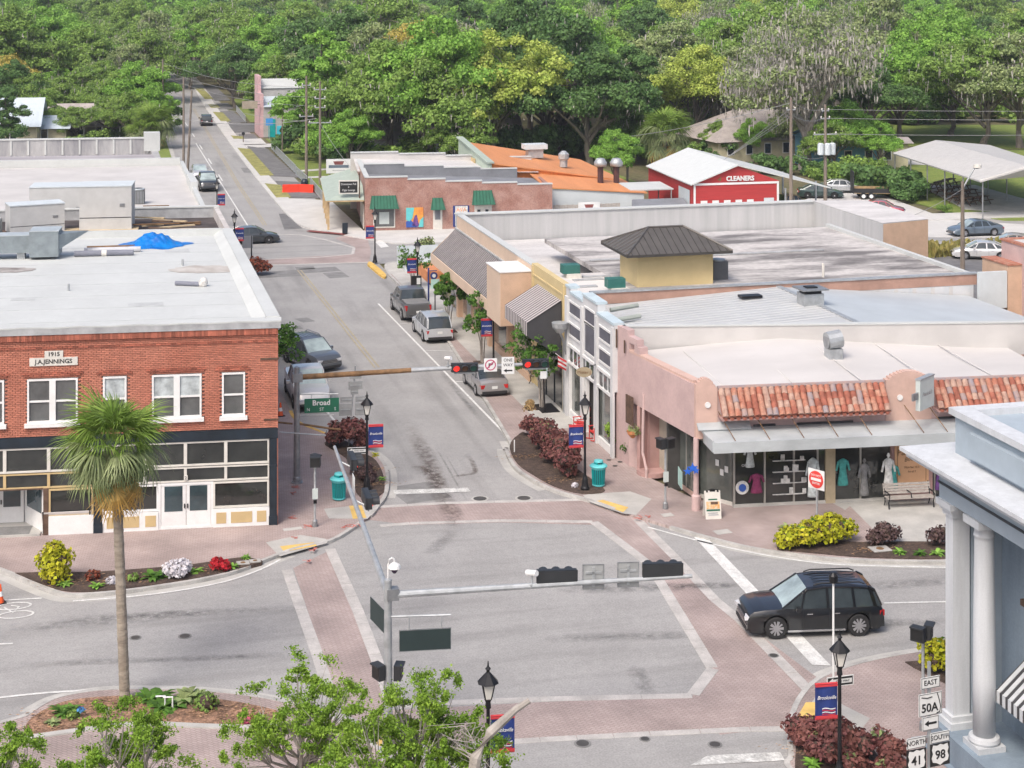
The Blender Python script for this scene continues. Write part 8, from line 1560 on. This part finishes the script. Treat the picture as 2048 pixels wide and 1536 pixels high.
# ---------------------------------------------------------------- shrubs, hedges, flowers
def rosette(m, seed, n=22, L=.34):
    r_ = random.Random(seed); v, f = [], []
    for k in range(n):
        a = k*2.4+r_.uniform(-.3,.3); ln = L*r_.uniform(.6,1.1); el = r_.uniform(.35,1.3); ca, sa = math.cos(a), math.sin(a); w = ln*r_.uniform(.12,.22); i = len(v)
        for q, ww in ((0,.3),(.4,1),(.75,.8),(1,.05)):
            x = ln*q*math.cos(el*(1-.5*q)); z = ln*(math.sin(el)*q-.55*q*q); v += [(ca*x-sa*w*ww,sa*x+ca*w*ww,z+.02),(ca*x+sa*w*ww,sa*x-ca*w*ww,z+.02)]
        for q in range(3): f.append((i+2*q,i+2*q+1,i+2*q+3,i+2*q+2))
    me = bpy.data.meshes.new('leaves'); me.from_pydata(v,[],f); me.materials.append(MT[m]); return me
def shrub(name, label, loc, m, blobs, leaf, per, z=.14, group=None, rz=0, second=None, cat='shrub'):
    t = thing(name, label, cat, (*loc,z), rz, group); cs = [b[:3] for b in blobs]; rs = [b[3] for b in blobs]; link('foliage', quads(*clump_leaves(cs,rs,per,leaf,up=.35,lo=-.6,jit=.7),'foliage',m), None, t)
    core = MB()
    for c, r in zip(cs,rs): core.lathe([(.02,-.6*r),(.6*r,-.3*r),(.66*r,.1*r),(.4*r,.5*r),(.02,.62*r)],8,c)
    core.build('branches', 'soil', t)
    if second:
        pick = [b for b in blobs if rt_.random() < second[1]]; 
        if pick: link('new_growth', quads(*clump_leaves([(b[0],b[1],b[2]+.1) for b in pick],[b[3]*.75 for b in pick],26,leaf,lo=.3),'foliage',second[0]), None, t, kind='stuff')
    return t
def row(a, b, w, h, n, seed, r=(.32,.45)):
    r_ = random.Random(seed); o = []
    for i in range(n):
        u = r_.random(); rr = r_.uniform(*r); o.append((a[0]+(b[0]-a[0])*u+r_.uniform(-w,w),a[1]+(b[1]-a[1])*u+r_.uniform(-w,w),h*r_.uniform(.35,1)-rr*.4,rr))
    return o
h0, h1 = (22.02, 81.55), (21.78, 74.02)
shrub('purple_hedge','long purple leaved hedge in the right planting bed',h0,'leaf_purple',row((0,.2),(h1[0]-h0[0]+.1,h1[1]-h0[1]+.3),.55,1.35,44,1),.075,190,second=('leaf_olive',.22),cat='hedge')
shrub('grass_tuft','tuft of dry straw coloured grass behind the long purple hedge',(22.32, 83.68),'straw',[(0,0,.9,.32),(.1,.1,1.1,.22)],.06,160)
h0 = (12.43, 82.17); shrub('purple_hedge','deep red purple shrub in the left bulb',h0,'leaf_purple',row((-.3,.3),(.7,-.6),.5,1.25,24,2),.08,190,cat='hedge')
shrub('purple_hedge','purple ground cover below the one way sign',(12.42, 76.96),'leaf_purple_dark',row((0,-.8),(.1,1),.35,.4,12,3,(.2,.3)),.07,120,cat='hedge')
shrub('purple_hedge','purple hedge round the near lamp beside the bank',(21.96, 45.86),'leaf_purple',row((-.5,.8),(.9,-1.6),.6,.95,40,4,(.28,.42)),.075,210,second=('leaf_olive',.2),cat='hedge')
shrub('lime_shrub','wide lime yellow shrub around the do not enter sign',(29.16, 63.15),'leaf_lime',[(-1.35,0,.38,.48),(-.9,.2,.5,.45),(-.6,-.1,.45,.52),(-.2,.3,.6,.45),(0,0,.48,.55),(.6,.1,.5,.58),(1.1,.15,.5,.58),(1.5,.3,.48,.48),(.9,.5,.7,.5),(.3,.45,.62,.48)],.085,330,second=('leaf_green',.5))
shrub('lime_shrub','upright lime yellow shrub in the left bed',(-1.36, 66.75),'leaf_lime',[(0,0,.5,.55),(-.2,.1,.85,.5),(.25,.05,.9,.52),(0,.1,1.2,.42),(.1,-.1,.35,.55)],.085,260,second=('leaf_green',.4))
shrub('lime_shrub','lime yellow shrub against the bank pilaster',(27.8, 50.78),'leaf_lime',[(0,0,.4,.45),(.3,.1,.7,.42),(-.1,.2,.85,.35),(.4,-.2,.4,.4)],.085,220,second=('leaf_green',.5))
shrub('purple_shrub','dark purple shrub beside the lime shrub',(31.95, 62.56),'leaf_purple_dark',[(-.4,0,.35,.4),(0,0,.45,.45),(.4,.1,.4,.42),(.1,.3,.55,.35)],.07,240); shrub('purple_shrub','dark purple shrub beside the bank column',(34.14, 61.88),'leaf_purple_dark',[(-.2,0,.4,.4),(.2,.1,.45,.42),(.5,0,.35,.4)],.07,240)
FL = (((0.09, 66.65),'leaf_rust',.28,'small russet leaved plant in the left bed'),((0.79, 66.04),'petal_white',.2,'small white and green plant by the palm trunk'),((-0.98, 66.27),'leaf_bright',.24,'bright light green hosta below the lime shrub'),((0.26, 65.74),'leaf_bright',.22,'bright light green hosta near the russet plant'),((2.37, 66.17),'leaf_green',.34,'green leafy plant with purple top in the left bed'),((4.07, 66.46),'leaf_bright',.22,'light green plant right of the white flower mound'),((5.53, 66.6),'leaf_bright',.18,'light green plant right of the red flowers'),((6.13, 67.48),'leaf_bright',.16,'little green plant by the concrete lids'),((1.61, 66.15),'leaf_oak',.22,'low dark green tuft behind the palm trunk'),((-0.85, 54.81),'leaf_green',.34,'low green plant left of the palm foot'),((1.9, 55.04),'leaf_green',.4,'white flowered green plant right of the palm foot'),((2.27, 54.38),'leaf_green',.38,'leafy green plant before the bent pipe'),((3.01, 54.87),'leaf_olive',.42,'grey green plant behind the bent pipe'),((3.6, 54.04),'leaf_oak',.4,'dark green plant in the palm bed'),((-1.15, 54.16),'leaf_olive',.2,'short grassy plant at the palm bed edge'),((-0.54, 54.44),'leaf_oak',.18,'dark tuft beside the low green plant'),((32.09, 61.43),'leaf_bright',.24,'bright grassy tuft beside the tan lid'),((32.82, 61.13),'leaf_green',.22,'green tuft near the second purple shrub'),((33.52, 60.95),'leaf_bright',.24,'bright green tuft by the bank column'),((28.82, 65.26),'leaf_olive',.3,'spiky green plant at the end of the lime shrub'),((13.27, 76.35),'leaf_bright',.16,'small weed in the left bulb bed'),((13.57, 80.21),'leaf_lime',.16,'yellow green weed beside the one way sign'),((20.96, 45.64),'leaf_bright',.25,'grassy green plant at the near purple hedge'),((21.68, 73.04),'petal_white',.14,'white flowers at the foot of the lamp'))
for k, (p, m, r, lab) in enumerate(FL):
    if m in ('leaf_bright','leaf_green','leaf_olive','leaf_lime'):
        t = thing('bedding_plant', lab, 'plant', (*p,.14)); link('leaves', rosette(m,k,26,r*1.7), None, t)
        if r > .3: link('leaves', rosette(m,k+50,20,r*1.4), None, t).location = (r*.9,r*.3,0)
        continue
    shrub('bedding_plant',lab,p,m,[(0,0,r*.5,r),(r*.4,r*.2,r*.6,r*.7)],.055 if r < .3 else .07,110,cat='plant')
shrub('white_flower_mound','big round mound of white flowers in the left bed',(3.33, 66.04),'petal_white',[(0,0,.32,.42),(.2,.1,.36,.36),(-.22,.05,.34,.36)],.075,260,cat='flowers',second=('leaf_green',.0)); shrub('red_flowers','cluster of bright red flowers in the left bed',(5.01, 66.45),'petal_red',[(-.1,.05,.25,.3),(.15,-.05,.18,.26)],.07,200,cat='flowers')
shrub('pink_flowers','small pink flower clump in the near bed',(4.79, 52.75),leafmat('petal_pink', (.5,.08,.16), (.6,.15,.25), .2, 4) and 'petal_pink',[(0,0,.12,.17),(.12,.05,.1,.13)],.06,110,cat='flowers'); shrub('blue_flowers','small blue pinwheel flowers in the near bed',(-0.28, 54.41),leafmat('petal_blue', (.08,.3,.6), (.15,.4,.7), .2, 4) and 'petal_blue',[(0,0,.25,.1)],.06,40,cat='flowers')
shrub('red_hedge','red leaved shrub showing past the white roof edge',(13.05, 130.45),'leaf_rust',[(-.6,0,.6,.7),(-.3,.6,.7,.7),(.2,.2,.5,.6)],.12,160,cat='hedge')
shrub('dry_bush','dry bush at the far corner beside the mansard end',(27.15, 137.02),'leaf_olive',[(0,0,.6,.6),(.6,.2,.8,.6)],.1,140)
# ground litter and low plants as one mass
lt = MB()
for i in range(1500):
    x, y = random.choice(((-0.57, 66.55),(1.33, 66.33),(4.63, 66.6),(31.31, 62.11),(21.32, 74.29),(21.95, 46.53),(2.36, 54.73),(-0.93, 55.01),(0.31, 55.18),(3.74, 53.82),(-1.37, 54.04),(4.97, 53.32),(12.96, 78.03),(12.92, 75.67),(20.41, 78.21),(21.49, 46.98))); x += random.gauss(0,.6); y += random.gauss(0,.22); s = random.uniform(.03,.08); a = random.uniform(0,6.28); lt.add([(x-s,y,.165),(x,y-s*.4,.18),(x+s,y,.165),(x,y+s*.4,.175)],[(0,1,2,3)])
o = lt.build('leaf_litter', mat('litter', (.35,.22,.13), .9, var=.4, scale=5, island=.5), kind='stuff'); tag(o, 'dry brown leaf litter scattered over the planting beds', 'leaf litter')
# ---------------------------------------------------------------- potted plants by the shops
def pot(loc, label, m, r, h, leaf_r, blobs=3, pot_m='liner_dark', tall=0.):
    t = thing('potted_plant', label, 'plant', (*loc,.12), 0, 'potted plants along the shop fronts'); MB().lathe([(r*.75,0),(r,h),(r*.9,h),(r*.85,h-.05)],12).build('pot', pot_m, t)
    cs = [(random.uniform(-.12,.12),random.uniform(-.12,.12),h+leaf_r*.5+tall*k/max(1,blobs)) for k in range(blobs)]; link('foliage', quads(*clump_leaves(cs,[leaf_r*random.uniform(.7,1) for _ in cs],90,.075,lo=-.7,jit=.9),'foliage',m), None, t)
mat('liner_dark', (.06,.06,.065), .7); mat('pot_grey', (.19,.185,.175), .8, var=.15)
pot((25.41, 76.08),'leafy plant in a wide grey tub by the pink downpipe','leaf_green',.33,.5,.42,4,'pot_grey'); pot((25.16, 78.12),'bright leafy plant in a tall dark planter by the grey shop','leaf_fresh',.25,.65,.42,4,'liner_dark',.5); pot((25.23, 77.4),'dark leafed plant in a dark planter next to the grey tub','leaf_oak',.22,.55,.36,3,'liner_dark',.3); pot((25.76, 83.99),'bushy bright green plant in a pot behind the rocking chairs','leaf_fresh',.28,.5,.5,4,'liner_dark',.2); pot((25.37, 85.94),'tall white flowered plant in a pot beside the grey shop','leaf_oak',.28,.5,.5,6,'liner_dark',1.5); pot((25.72, 81.64),'red flowered plant in a dark pot by the rocking chairs','leaf_rust',.2,.5,.3,2,'liner_dark',.3); pot((25.47, 80.02),'lime leaved plant in a dark pot by the shop wall','leaf_lime',.22,.5,.4,3,'liner_dark',.3)
hb = thing('hanging_basket', 'clay wall basket with trailing plants on the pink wall', 'basket', (25.0,74.6,1.75)); MB().lathe([(.08,0),(.25,.2),(.28,.35)],12).build('basket', 'orange_clay', hb); link('foliage', quads(*clump_leaves([(0,0,.42),(.1,-.1,.3)],[.3,.25],80,.07,lo=-.9),'foliage','leaf_olive'), None, hb)

# ================================================================ light summer haze between the town and the far wood
hz = MB().box(-330,420,-20,700,-1.2,30).build('haze', None, kind='stuff')
hm = bpy.data.materials.new('haze'); hm.use_nodes = True; hn = hm.node_tree.nodes; hn.remove(hn['Principled BSDF'])
pv = hn.new('ShaderNodeVolumePrincipled'); pv.inputs['Color'].default_value = (.9,.94,1,1); pv.inputs['Density'].default_value = .0002; pv.inputs['Anisotropy'].default_value = .2
hm.node_tree.links.new(pv.outputs[0], hn['Material Output'].inputs['Volume']); hz.data.materials.append(hm)
tag(hz, 'thin pale summer haze over the town and the wood', 'haze')
